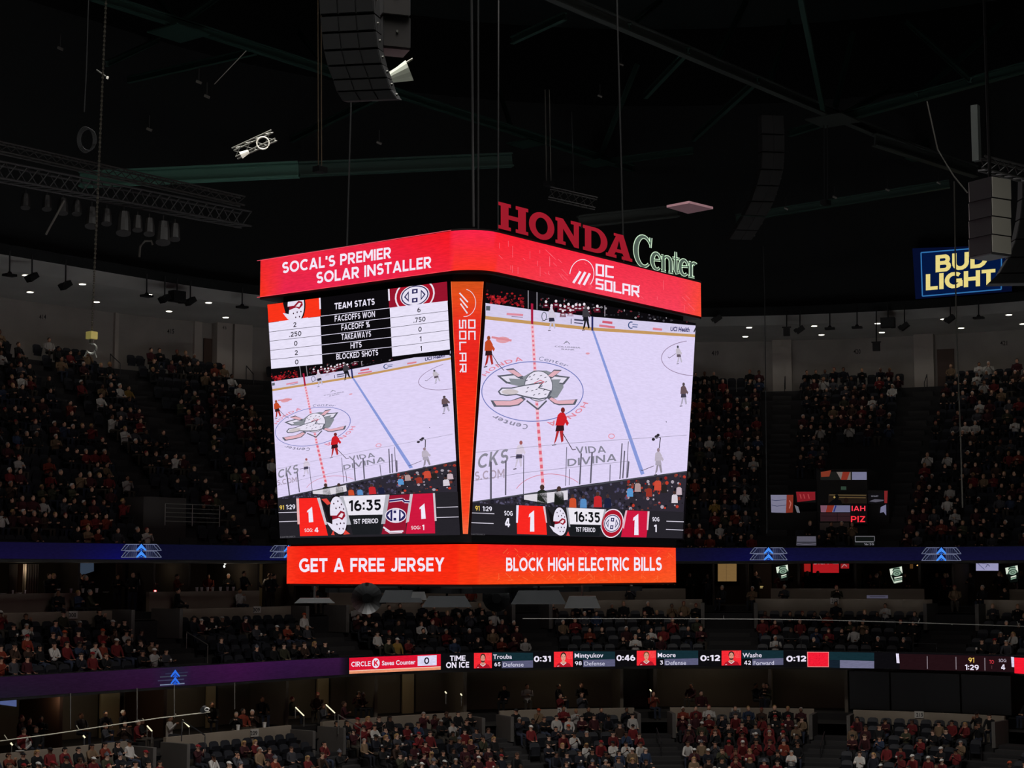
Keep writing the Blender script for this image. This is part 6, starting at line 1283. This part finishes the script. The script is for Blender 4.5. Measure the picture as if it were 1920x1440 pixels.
for i, (x, y) in enumerate(DR): downlight(*c8(x, y), 'bright round downlight, %s from the left in the soffit right of the scoreboard' % ORD[i])
# blue advertising sign on the rim ------------------------------------------------
cs, ss_ = on_bowl(1800, 515, 9.5); als, nns = frame_at(ss_); root = empty('rim_sign', cs, 'blue lit sign with pale yellow capital lettering above the right seats', 'sign'); NS = -nns
ps = lambda x, y, lay: on_plane(x, y, cs+NS*(.12+.006*lay), NS)
cr8 = [c8(1272, 420), c8(1850, 400), c8(1850, 670), c8(1290, 715)]; mb = MB(); mb.loft([[ps(x, y, 0)-NS*.14 for x, y in cr8], [ps(x, y, -.5) for x, y in cr8]]); mb.build('sign_case', mat('case_navy', (10, 16, 34), .6), root)
dr = Draw(ps); dr.poly(cr8, (5, 12, 40), 0); inner = [c8(1322, 445), c8(1790, 408), c8(1788, 658), c8(1330, 698)]; dr.poly(inner, (4, 22, 62), 1)
dr.path(inner+[inner[0]], 2.2, (48, 110, 168), 2); YEL = (232, 214, 132)
dr.text('BUD', c8(1408, 560), c8(1706, 528), 32, YEL, 3, .045); dr.text('LIGHT', c8(1352, 664), c8(1754, 632), 30, YEL, 3, .05); dr.ell(c8(1756, 626), 2, 2, (190, 180, 120), 3, wd=.7, n=10)
dr.mb.build('lit_face', SCR, root)
# ================================================================== SUITES, BOOTH AND SMALL THINGS
def wallpl(px0, px1, py0, py1, d, m, thick=.05, z0=None, z1=None):
    """upright slab on the bowl at offset d covering a picture rectangle"""
    a, s0 = on_bowl(px0, py0, d); b, s1 = on_bowl(px1, py1, d); zt = a.z-EYE if z1 is None else z1; zb = b.z-EYE if z0 is None else z0
    return sweep([(d, zb), (d, zt), (d+thick, zt), (d+thick, zb), (d, zb)], s0, s1, cap=True)
def room_fill(px, d, z, power, color=(1, .82, .6)):  # added fill light inside the suites and lounges, without a fitting
    l = bpy.data.lights.new('suite_lamp', 'POINT'); l.energy = power; l.color = color; l.shadow_soft_size = .15; o = bpy.data.objects.new('suite_lamp', l); COL.objects.link(o); o.location = bp(s_of(px, d), d, EYE+z)  # added fill light, no real lamp
for px, pw in ((40, 5), (165, 3), (300, 1.6), (430, 4), (480, 4), (700, 2), (1000, 2), (1365, 2.5), (1430, 4), (1700, 1.5), (1850, 2)): room_fill(px, 7.6, .1, pw*1.6)
for px, pw in ((110, 3), (205, 6), (395, 6), (606, 5), (765, 5), (1050, 4), (1320, 5), (1500, 2)): room_fill(px, 1.6, -4.85, pw*2.6)
WOOD = mat('dark_wood', (74, 50, 36), .6); CREAM = mat('cream_panel', (170, 154, 120), .8); BLACKP = mat('black_drape', (20, 20, 22), .9)
# partitions of the suites and lounges
for px in (105, 246, 312, 448, 520, 700, 860, 1010, 1180, 1335, 1400, 1500, 1610, 1735, 1800):
    s = s_of(px, 8); al, nn = frame_at(s); mb = MB(); mb.box(bp(s, 8.4, EYE-.7), (.06, 2.0, 1.05), (al, nn, Vector((0, 0, 1)))); trim(mb, mat('suite_wall'))
for px in (99, 292, 520, 690, 860, 1158, 1222, 1440, 1585):
    s = s_of(px, 2.5); al, nn = frame_at(s); mb = MB(); mb.box(bp(s, 2.9, EYE-5.65), (.08, 1.2, 1.05), (al, nn, Vector((0, 0, 1)))); trim(mb, WOOD if px < 500 else mat('lounge_wall'))
for a, b, y0, y1 in ((190, 224, 1296, 1345), (389, 404, 1278, 1338), (596, 616, 1266, 1330), (755, 776, 1256, 1322)): trim(wallpl(a, b, y0, y1, 3.6, CREAM, .1, -6.7, -4.62), CREAM)
for a, b in ((1592, 1668), (1670, 1800), (1802, 1896)): trim(wallpl(a, b, 1262, 1328, -.9, BLACKP, .06, -6.32, -4.62), BLACKP)
for a, b, d in ((1412, 1447, 10.1), (220, 229, 8.), (465, 492, 9.), (36, 46, 9)): trim(wallpl(a, b, 1052, 1090, d, WOOD, .1, -1.7, .33), WOOD if a != 465 else CREAM)
CURT = mat('curtain_cloth', (150, 138, 122), .9)
for i, (a, b) in enumerate(((20, 34), (46, 74))):
    s0, s1 = s_of(a, 7.6), s_of(b, 7.6); mb = MB(); n = 24; rows = []
    for k in range(n+1): rows.append([bp(s0+(s1-s0)*k/n, 7.6+.07*math.sin(k*1.6), EYE+z) for z in (.3, -1.5)])
    mb.loft(rows, 0, None, False, False); tag(mb.build('curtain', CURT), 'pale pleated curtain, %s one in the far-left upper suite' % ('narrow' if i == 0 else 'wide'), 'curtain')
nW = 0
def lit(name, label, cat, px0, px1, py0, py1, d, paint, frame=True, group=None, lay_m=None):
    """screen or lit panel facing the rink, with its frame"""
    c, s = on_bowl((px0+px1)/2, (py0+py1)/2, d); al, nn = frame_at(s); root = empty(name, c, label, cat, group)
    pl_ = lambda x, y, lay: on_plane(x, y, c-nn*(.035+.004*lay), -nn)
    if frame:
        q = [pl_(x, y, 0) for x, y in ((px0-1, py0-1), (px1+1, py0-1), (px1+1, py1+1), (px0-1, py1+1))]; mb = MB(); mb.loft([[v+nn*.07 for v in q], [v+nn*.004 for v in q]]); mb.build('frame', BLK, root)
    dr = Draw(pl_); paint(dr); dr.mb.build('lit_face', lay_m or SCR, root); return root
def flat(col): return lambda px0, px1, py0, py1: (lambda dr: dr.poly([(px0, py0), (px1, py0), (px1, py1), (px0, py1)], col, 0))
def rect(dr, a, b, c, d, col, lay=1): dr.poly([(a, c), (b, c), (b, d), (a, d)], col, lay)
def warm(dr):
    rect(dr, 1346, 1381, 1050, 1090, (116, 90, 54), 0); dr.line((1362, 1050), (1362, 1090), .8, (90, 68, 42), 1)
lit('lit_doorway', 'warm lit doorway of a suite right of the scoreboard', 'doorway', 1346, 1381, 1050, 1090, 9.8, warm)
def redtv(dr):
    rect(dr, 1507, 1520, 1050, 1072, (148, 26, 24), 0); rect(dr, 1524, 1573, 1050, 1074, (166, 24, 30), 0); rect(dr, 1576, 1592, 1050, 1066, (140, 24, 28), 0)
    dr.text('DRIFT', (1526, 1058), (1556, 1058), 7, (176, 150, 156), 1, .01); rect(dr, 1562, 1572, 1052, 1054, (150, 120, 126)); rect(dr, 1562, 1572, 1056, 1057.5, (150, 120, 126)); dr.path([(1578, 1064), (1583, 1058), (1588, 1062)], 1.6, (160, 120, 120), 1)
lit('television_wall', 'three-part red screen behind suite guests right of the scoreboard', 'television', 1507, 1592, 1050, 1074, 9.8, redtv)
def whitetv(dr): rect(dr, 1830, 1872, 1052, 1070, (150, 148, 184), 0); dr.line((1833, 1056), (1846, 1068), 1, (70, 72, 110)); dr.line((1840, 1056), (1850, 1058), 1, (110, 110, 150)); dr.path([(1848, 1064), (1852, 1058), (1856, 1062)], 1.2, (70, 70, 100), 1)
lit('television', 'bright white screen in the far right suite', 'television', 1830, 1872, 1052, 1070, 9.5, whitetv)
lit('television', 'dim blue-grey screen in the far left upper suite', 'television', 140, 176, 1052, 1077, 9., lambda dr: dr.poly([(140, 1053), (176, 1050), (176, 1071), (158, 1077), (140, 1079)], (46, 56, 70), 0), False)
lit('television', 'small bluish screen at the left edge of the lower lounge', 'television', 0, 31, 1309, 1325, 2.6, lambda dr: dr.poly([(0, 1312), (31, 1309), (31, 1325), (0, 1321)], (76, 88, 132), 0))
lit('television', 'tiny dim screen in the upper suite left of the scoreboard', 'television', 434, 441, 1053, 1059, 9.4, lambda dr: rect(dr, 434, 441, 1053, 1059, (60, 58, 56), 0))
lit('exit_sign', 'dim green exit sign under the left blue arrow', 'exit sign', 264, 276, 1051, 1059, 8.6, lambda dr: rect(dr, 264, 276, 1051, 1059, (48, 60, 50), 0))
lit('wall_lamp', 'glaring white lamp in the suite left of the scoreboard', 'lamp', 418, 424, 1053, 1065, 8.8, lambda dr: (dr.ell((422, 1056), 2.4, 3, (255, 255, 250), 1, n=12), dr.ell((420.5, 1062), 2, 2.8, (255, 255, 250), 1, n=12)), False)
lit('warning_light', 'small red-white light at the left middle aisle', 'light', 289, 294, 1106, 1110, 6.4, lambda dr: (dr.ell((291, 1108), 3.4, 2.4, (200, 40, 40), 0, n=12), dr.ell((291, 1108), 2.2, 1.6, (255, 230, 226), 1, n=12)), False)
lit('table_lamp', 'small warm lamp in the suite below the right blue arrow', 'lamp', 1718, 1726, 1058, 1062, 8.6, lambda dr: (dr.ell((1721, 1060), 2.6, 1.2, (255, 200, 120), 1, n=10), rect(dr, 1706, 1712, 1058, 1066, (70, 46, 20), 0)), False)
lit('wall_lamp', 'thin yellow light slit below the warm lit doorway', 'lamp', 1425, 1431, 1099, 1103, 6.4, lambda dr: (rect(dr, 1425, 1431, 1099, 1100.3, (200, 176, 110), 0), rect(dr, 1425, 1430, 1101.5, 1102.8, (170, 150, 100), 0)), False)
# glowing cup-shaped signs hung along the suites
def cupsign(cx, cy, k, cut, label):
    P = lambda x, y: (cx+(x-1685)/6*k, cy+(y-1300)/6*k)
    def paint(dr):
        W1, G1, DK = (226, 236, 218), (128, 156, 136), (16, 24, 20)
        dr.poly([P(1604, 1232), P(1742, 1204), P(1758, 1300), P(1746, 1395), P(1660, 1402), P(1618, 1312)], (10, 14, 12), 0)
        dr.poly([P(1608, 1240), P(1742, 1210), P(1750, 1290), P(1618, 1312)], G1, 1); dr.poly([P(1606, 1240), P(1640, 1232), P(1648, 1290), P(1618, 1310)], W1, 2); dr.poly([P(1716, 1216), P(1744, 1210), P(1752, 1280), P(1736, 1284)], W1, 2)
        dr.path([P(1640, 1262), P(1660, 1234), P(1722, 1230)], 1.6, DK, 3); dr.ell(P(1690, 1290), 9*k, 5.6*k, DK, 4, n=20, rot=-10); dr.ell(P(1690, 1290), 7.4*k, 4.4*k, G1, 5, n=20, rot=-10); dr.ell(P(1690, 1290), 3.4*k, 1.8*k, DK, 6, wd=1, n=12, rot=-10)
        if not cut: dr.path([P(1622, 1316), P(1660, 1398), P(1748, 1378)], 1.7, (170, 186, 168), 3)
        for y in ((1342, 1366, 1388) if not cut else (1345, 1366)): dr.line(P(1660 if not cut else 1668, y), P(1748 if not cut else 1730, y-18), 2.2*k if y != 1366 else 2.6*k, W1 if y != 1366 else G1, 3)
    lit('glowing_sign', label, 'sign', cx-14*k, cx+12*k, cy-16*k, cy+16*k, 5.65, paint, False, 'glowing cup-shaped signs', screen_mat('display_plain', .9, 0))
cupsign(1467.5, 1073, .95, True, 'glowing pale green cup-shaped sign, leftmost of the three under the blue ribbon'); cupsign(1681, 1077, 1., False, 'glowing pale green cup-shaped sign, tallest and middle of the three'); cupsign(1898, 1075, 1., True, 'glowing pale green cup-shaped sign at the right edge under the ribbon')
lit('name_banner', 'thin pale banner on the right parapet near sign 313', 'banner', 1625, 1665, 1116, 1122, 4.28, lambda dr: (rect(dr, 1625, 1665, 1116, 1122, (70, 68, 84), 0), rect(dr, 1631, 1660, 1118, 1119.5, (50, 48, 62))), False)
# broadcast booth set into the upper tier ----------------------------------------
BO = mat('booth_dark', (26, 22, 20), .85)
def booth(px0, px1, z0, z1, d0, d1, m): return sweep([(d0, z0), (d0, z1), (d1, z1), (d1, z0), (d0, z0)], s_of(px0, d0), s_of(px1, d0), cap=True)
structure(booth(1533, 1628, 1.7, 5.1, 6.0, 10.8, BO).build('wall_booth', BO)); structure(booth(1441, 1532, 1.7, 3.0, 6.2, 8.0, BO).build('wall_booth_side', BO)); structure(booth(1629, 1668, 1.7, 3.9, 6.2, 8.0, BO).build('wall_booth_wing', BO))
structure(booth(268, 348, .55, 3.2, 5.2, 6.6, DARKWALL).build('wall_portal', mat('portal_wall', (56, 52, 50), .9)))
cB = lambda x, y: (1400+x/6., 860+y/6.)
def LB(name, label, x0, x1, y0, y1, d, paint, cat='display', frame=True): lit(name, label, cat, *cB(x0, 0)[:1], *cB(x1, 0)[:1], cB(0, y0)[1], cB(0, y1)[1], d, paint, frame, 'displays on the booth')
BP = lambda dr, ps, col, lay=1: dr.poly([cB(*p) for p in ps], col, lay)
def d1_(dr):
    BP(dr, [(270, 408), (450, 408), (445, 610), (278, 605)], (118, 116, 138), 0); BP(dr, [(450, 408), (525, 408), (518, 605), (440, 610)], (120, 44, 32), 0)
    for pts in ([(280, 465), (330, 472), (440, 462)], [(280, 520), (340, 535), (440, 522)]): dr.path([cB(*p) for p in pts], 1, (50, 54, 84), 2)
    dr.path([cB(480, 470), cB(498, 500), cB(480, 560)], 2, (170, 100, 90), 2)
LB('display_panel', 'white and orange panel left of the booth', 270, 525, 408, 608, 6.1, d1_)
def d2_(dr):
    BP(dr, [(556, 372), (770, 372), (772, 465), (570, 488)], (124, 26, 34), 0)
    for x in (600, 640, 690): dr.line(cB(x, 400), cB(x+14, 450), 2, (160, 60, 62), 1)
LB('display_panel', 'red tilted panel just left of the booth', 556, 772, 372, 488, 5.9, d2_)
def d3_(dr):
    BP(dr, [(830, 148), (1350, 148), (1350, 238), (830, 238)], (24, 24, 22), 0); BP(dr, [(835, 150), (950, 130), (930, 200), (838, 206)], (120, 50, 34), 1); BP(dr, [(1010, 150), (1170, 150), (1170, 238), (1060, 238)], (110, 100, 96), 1); BP(dr, [(1080, 150), (1160, 150), (1130, 238), (1060, 238)], (124, 44, 32), 2); BP(dr, [(1185, 150), (1350, 150), (1350, 238), (1185, 238)], (112, 112, 138), 1)
LB('display_panel', 'long panel with an orange and white picture on top of the booth', 830, 1350, 148, 238, 5.92, d3_)
LB('exit_sign', 'small green exit sign on the booth front', 1060, 1120, 312, 350, 5.92, lambda dr: BP(dr, [(1060, 312), (1120, 312), (1120, 350), (1060, 350)], (44, 62, 50), 0))
def d4_(dr):
    BP(dr, [(920, 400), (1350, 400), (1350, 505), (920, 505)], (30, 23, 18), 0); dr.line(cB(930, 408), cB(1345, 412), 1.2, (96, 80, 52), 1); dr.line(cB(1030, 436), cB(1340, 440), 1.6, (92, 74, 46), 1); dr.ell(cB(988, 434), 1.8, 2, (190, 160, 90), 2, n=10)
    BP(dr, [(900, 520), (960, 470), (1000, 450), (1060, 470), (1080, 520)], (8, 8, 9), 2); dr.ell(cB(1012, 432), 4.5, 5, (8, 8, 9), 2, n=12); dr.ell(cB(1118, 468), 4.5, 5, (26, 16, 14), 2, n=12)
LB('booth_window', 'dim warm window of the booth with seated staff in silhouette', 920, 1350, 400, 505, 5.92, d4_, 'window')
def d5_(dr):
    BP(dr, [(830, 525), (1215, 525), (1215, 602), (835, 602)], (104, 104, 132), 0); BP(dr, [(830, 525), (900, 525), (890, 602), (835, 602)], (120, 80, 96), 1); BP(dr, [(905, 525), (985, 525), (960, 602), (890, 602)], (126, 44, 32), 1); dr.line(cB(1005, 528), cB(980, 598), 2.4, (30, 40, 110), 2)
    BP(dr, [(830, 610), (1215, 610), (1215, 705), (830, 705)], (44, 26, 30), 0); dr.line(cB(1020, 610), cB(1020, 705), 1, (20, 14, 16), 1); dr.line(cB(835, 645), cB(1210, 650), 1, (24, 16, 18), 1)
LB('display_panel', 'striped advertising strip under the booth window', 830, 1215, 525, 705, 5.86, d5_)
def d6_(dr):
    BP(dr, [(1216, 520), (1352, 520), (1352, 725), (1216, 725)], (16, 10, 12), 0); dr.text('IAH', cB(1180, 588), cB(1336, 588), 9.5, (252, 60, 80), 2, .02); dr.text('PIZ', cB(1172, 714), cB(1336, 714), 11.5, (252, 50, 64), 2, .02)
LB('led_sign', 'black sign with glowing red lettering at the booth right side', 1170, 1352, 520, 725, 5.76, d6_, 'led sign')
def d7_(dr):
    BP(dr, [(1365, 390), (1540, 390), (1540, 500), (1365, 500)], (14, 13, 16), 0); dr.text('SMART', cB(1400, 430), cB(1482, 430), 2.8, (120, 118, 130), 1); BP(dr, [(1380, 480), (1440, 455), (1540, 462), (1540, 475), (1450, 490)], (84, 82, 94), 1); BP(dr, [(1548, 362), (1586, 362), (1580, 500), (1550, 500)], (120, 34, 36), 0)
LB('display_panel', 'dark panel with white lettering and a red edge right of the booth', 1365, 1586, 362, 500, 6.1, d7_)
LB('display_panel', 'narrow white panel piece at the right booth end', 1500, 1570, 515, 640, 6.1, lambda dr: BP(dr, [(1508, 545), (1568, 515), (1570, 640), (1540, 600), (1500, 610)], (112, 112, 140), 0), 'display', False)
LB('display_panel', 'small curved white panel at the left booth end', 535, 600, 515, 610, 6.1, lambda dr: BP(dr, [(538, 520), (580, 540), (600, 610), (566, 606)], (104, 104, 112), 0), 'display', False)
def d8_(dr): BP(dr, [(566, 874), (778, 874), (782, 976), (560, 976)], (84, 82, 94), 0); dr.line(cB(562, 940), cB(780, 940), 1.4, (14, 14, 18), 1); dr.path([cB(566, 965), cB(660, 955), cB(780, 962)], 1, (40, 38, 48), 1)
LB('display_panel', 'grey screen on the rail below the booth, left one', 560, 782, 874, 976, 3.75, d8_)
def d9_(dr): BP(dr, [(1216, 870), (1440, 870), (1440, 976), (1216, 976)], (14, 17, 16), 0); dr.path([cB(1222, 935), cB(1222, 874), cB(1438, 874), cB(1438, 930)], 1.2, (100, 98, 104), 1); dr.line(cB(1222, 935), cB(1430, 936), 1.6, (120, 118, 124), 1); dr.text('16:35', cB(1320, 974), cB(1432, 974), 3.6, (126, 124, 132), 1)
LB('display_panel', 'dark screen with white rim on the rail below the booth, right one', 1216, 1440, 870, 976, 3.75, d9_)
# counter front under the booth
mb = MB(); c0, s0 = on_bowl(1537, 980, 5.75); c1_, s1_ = on_bowl(1592, 980, 5.75); sweep([(5.75, 1.76), (5.75, c0.z-EYE), (5.82, c0.z-EYE), (5.82, 1.76), (5.75, 1.76)], s0, s1_, mb, 0, True); tag(mb.build('booth_counter', mat('counter_grey', (120, 106, 100), .7)), 'pale counter front below the booth striped strip', 'counter')
# railings --------------------------------------------------------------------
RAIL = mat('rail_steel', (120, 118, 112), .4, .4); RAILD = mat('rail_dark', (40, 40, 42), .5)
def railing(pts, d, h, bars, m, label, r=.022):
    """posts and bars along the bowl between picture columns"""
    a, s0 = on_bowl(*pts[0], d); b, s1 = on_bowl(*pts[1], d); root = empty('railing', a, label, 'railing', 'railings in the stands'); n = max(2, int((s1-s0)/1.1)+1); z0 = a.z
    for k in range(n):
        p = bp(s0+(s1-s0)*k/(n-1), d, z0); mb = MB(); mb.tube([p, p-Vector((0, 0, h))], r, 5); mb.build('post', m, root)
    for j in range(bars): mb = MB(); mb.tube([bp(s0+(s1-s0)*k/8, d, z0-h*j/bars) for k in range(9)], r*.9, 5); mb.build('rail', m, root)
railing([(310, 944), (412, 944)], 4.9, .95, 5, RAIL, 'pale multi-bar railing in front of the left portal')
railing([(1460, 1197), (1502, 1197)], -.2, .5, 1, RAILD, 'dark low railing at the front of the aisle near sign 313'); railing([(1712, 1206), (1756, 1206)], -.2, .5, 1, RAILD, 'dark low railing left of the red score display')
def aisle_rail(px, py, d, run, drop, h, m, label, lamp=None, name='handrail'):
    p, s = on_bowl(px, py, d); al, nn = frame_at(s); q = p-nn*run+Vector((0, 0, -drop)); root = empty(name, p, label, 'handrail', 'aisle handrails')
    mb = MB(); mb.tube([p, q], .03 if lamp else .025, 6); mb.build('rail', lamp or m, root)
    for e in (p, q): mb = MB(); mb.tube([e-Vector((0, 0, .03)), e-Vector((0, 0, h))], .022, 5); mb.build('post', m, root)
RAILGLOW = mat('rail_light', (220, 214, 180), .4, emit=(250, 244, 206), strength=.95, sampling='NONE')  # emission: painted highlight of the metal handrails, also lens of the post lights
def highlight_rail(x0, y0, x1, y1, label, d=-.9):
    a, s = on_bowl(x0, y0, d); b, _ = on_bowl(x1, y1, d-.35); root = empty('lit_handrail', b, label, 'handrail', 'handrails with painted highlights on the lower steps'); mb = MB(); mb.tube([a, b], .026, 6); mb.build('light_strip', RAILGLOW, root)  # the strip is the rail's painted highlight, not a lamp
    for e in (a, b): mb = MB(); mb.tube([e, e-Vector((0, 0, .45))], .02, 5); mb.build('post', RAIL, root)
for q in ((276, 1361, 285, 1371, 'short handrail with painted highlight below the thin cable, upper of the left pair'), (342, 1350, 355, 1363, 'handrail with painted highlight beside the left concrete block'), (554, 1326, 570, 1342, 'handrail with painted highlight right of sign 209'), (611, 1321, 628, 1337, 'handrail with painted highlight at the lower stair before the saves counter')): highlight_rail(*q)
def spot_post(x, y, label):
    p, s = on_bowl(x, y, -.9); root = empty('rail_post_light', p, label, 'light', 'small post lights on the lower rail'); mb = MB(); mb.tube([p-rt*.04+up*.06, p+rt*.03-up*.03], .03, 8); mb.build('lens', RAILGLOW, root); mb = MB(); mb.tube([p, p-Vector((0, 0, .5))], .02, 5); mb.build('post', RAIL, root)
for x, y, lb in ((22, 1396, 'tiny post light at the lower left corner'), (158, 1382, 'tiny double post light in the lower left'), (836, 1299, 'tiny bright light below the saves counter, left one'), (865, 1303, 'tiny bright light below the saves counter, right one'), (1220, 1295, 'tiny light at the dark lower doorway in the centre')): spot_post(x, y, lb)
for px, py, d, lb in ((207, 664, 17.3, 'black handrail at the upper left aisle top'), (462, 686, 17.3, 'black handrail by the left doorway'), (1472, 706, 17.3, 'black handrail at the top of the aisle right of the scoreboard'), (1738, 702, 17.3, 'black handrail at the top of the aisle below the wide box')): aisle_rail(px, py, d, .9, .55, .75, RAILD, lb)
for px, py, d, lb in ((350, 1185, 2.6, 'handrail sloping down left of the half-empty middle block'), (341, 1350, -2.2, 'thin handrail on the lower left stair'), (1231, 1365, -3, 'handrail on the lower stair left of the red-clad fans'), (1546, 1372, -3, 'handrail on the lower stair left of sign 213'), (634, 1340, -2.4, 'handrail on the lower stair before the saves counter block')): aisle_rail(px, py, d, 1.3, .5, .8, RAIL if py < 1345 else RAILD, lb)
# glass posts of the lounges
for i, (px, y0, y1) in enumerate(((132, 1300, 1367), (257, 1290, 1352), (327, 1284, 1346), (440, 1280, 1330))):
    p, s = on_bowl(px, y1, -.6); t, _ = on_bowl(px, y0, -.6); mb = MB(); mb.tube([p, t], .022, 6); tag(mb.build('glass_post', RAIL), 'thin pale post of the left lounge front, %s from left' % ORD[i], 'post', 'posts of the left lounge')
# long cables with clamps crossing before the stands -----------------------------------
def long_cable(pts, Z, r, clamps, m, label):
    root = empty('span_cable', pxl(*pts[0], Z), label, 'cable', 'long cables crossing the stands'); mb = MB(); mb.tube([pxl(x, y, Z) for x, y in pts], r, 6); mb.build('line', m, root)
    for x, y, dx, dy in clamps: mb = MB(); mb.tube([pxl(x, y, Z), pxl(x+dx, y+dy, Z)], r*.8, 5); mb.build('clamp', m, root)
long_cable([(-20, 1392), (100, 1376), (200, 1361), (300, 1346), (394, 1335)], 40, .013, [(14, 1387, -6, -9), (148, 1368, -5, -8), (270, 1351, -3, -4), (330, 1341, -1, -3)], mat('cable_bright', (150, 144, 126), .5), 'pale long cable sloping across the lower left lounge')
root = empty('cable_winch', pxl(388, 1330, 40), 'dark winch block with white spots at the end of the pale cable', 'winch'); mb = MB(); mb.tube([pxl(382, 1330, 40)-fw*.1, pxl(382, 1330, 40)+fw*.1], .07, 12); mb.build('drum', GEAR, root); mb = MB(); mb.tube([pxl(388, 1330, 39.85)+rt*(.05*math.cos(t))+up*(.035*math.sin(t)) for t in np.linspace(0, 2*PI, 13)], .012, 5); mb.build('white_ring', CUPW, root)
long_cable([(980, 1160), (1210, 1160), (1440, 1161), (1560, 1163), (1700, 1167), (1940, 1175)], 66, .017, [(1541, 1162, -4, -8), (1721, 1168, 4, -8), (1601, 1164, 1, 2), (1783, 1170, 3, 2), (1911, 1174, -4, -9), (1295, 1160, 0, -3), (1357, 1160, 0, -6)], mat('cable_dim', (84, 82, 76), .5), 'thin grey long cable crossing the right middle stands')
# cups and plates on the ledges ---------------------------------------------------------
def cup(px, d, z, h, label, m=CUPW):
    c = bp(s_of(px, d), d, EYE+z); mb = MB(); mb.tube([c, c+Vector((0, 0, h))], [h*.3, h*.4], 12); mb.tube([c+Vector((0, 0, h)), c+Vector((0, 0, h+.012))], h*.43, 12); tag(mb.build('cup', m, origin=c), label, 'cup', 'white cups on the suite ledges')
for i, px in enumerate((27, 50, 113, 135.5, 158, 184)): cup(px, 5.95, -.9, .17 if i > 1 else .13, 'white cup on the left suite ledge above sign 308, %s from left' % ORD[i])
for i, px in enumerate((371, 380, 391, 400.5, 415, 428, 439)): cup(px, 5.95, -.9, .17, 'white cup on the ledge left of the scoreboard, %s from left' % ORD[i])
for i, px in enumerate((452, 501)): cup(px, -1.28, -6.33, .2, 'white cup on the ledge near sign 209, %s one' % ('left' if i == 0 else 'right'))
for px, d, z, lb in ((9, 5.95, -.9, 'flat white plate at the far left ledge end'), (38, 5.95, -.9, 'flat white plate between the two leftmost cups'), (201, 5.95, -.9, 'flat white plate right of the four ledge cups'), (49, -1.28, -6.33, 'white tray on the lower left parapet')):
    c = bp(s_of(px, d), d, EYE+z); mb = MB(); mb.tube([c, c+Vector((0, 0, .02)), c+Vector((0, 0, .035))], [.09, .13, .16], 14); tag(mb.build('plate', CUPW, origin=c), lb, 'plate')
lit('camera_display', 'tiny painted white glint on the tilted lamp under the roof right of the sign', 'display', 1471, 1478, 389, 393, 8.9, lambda dr: dr.poly([(1469, 391), (1478, 388), (1479, 390), (1472, 394)], (210, 214, 204), 0), False)  # painted highlight: a small emissive chip on the lamp
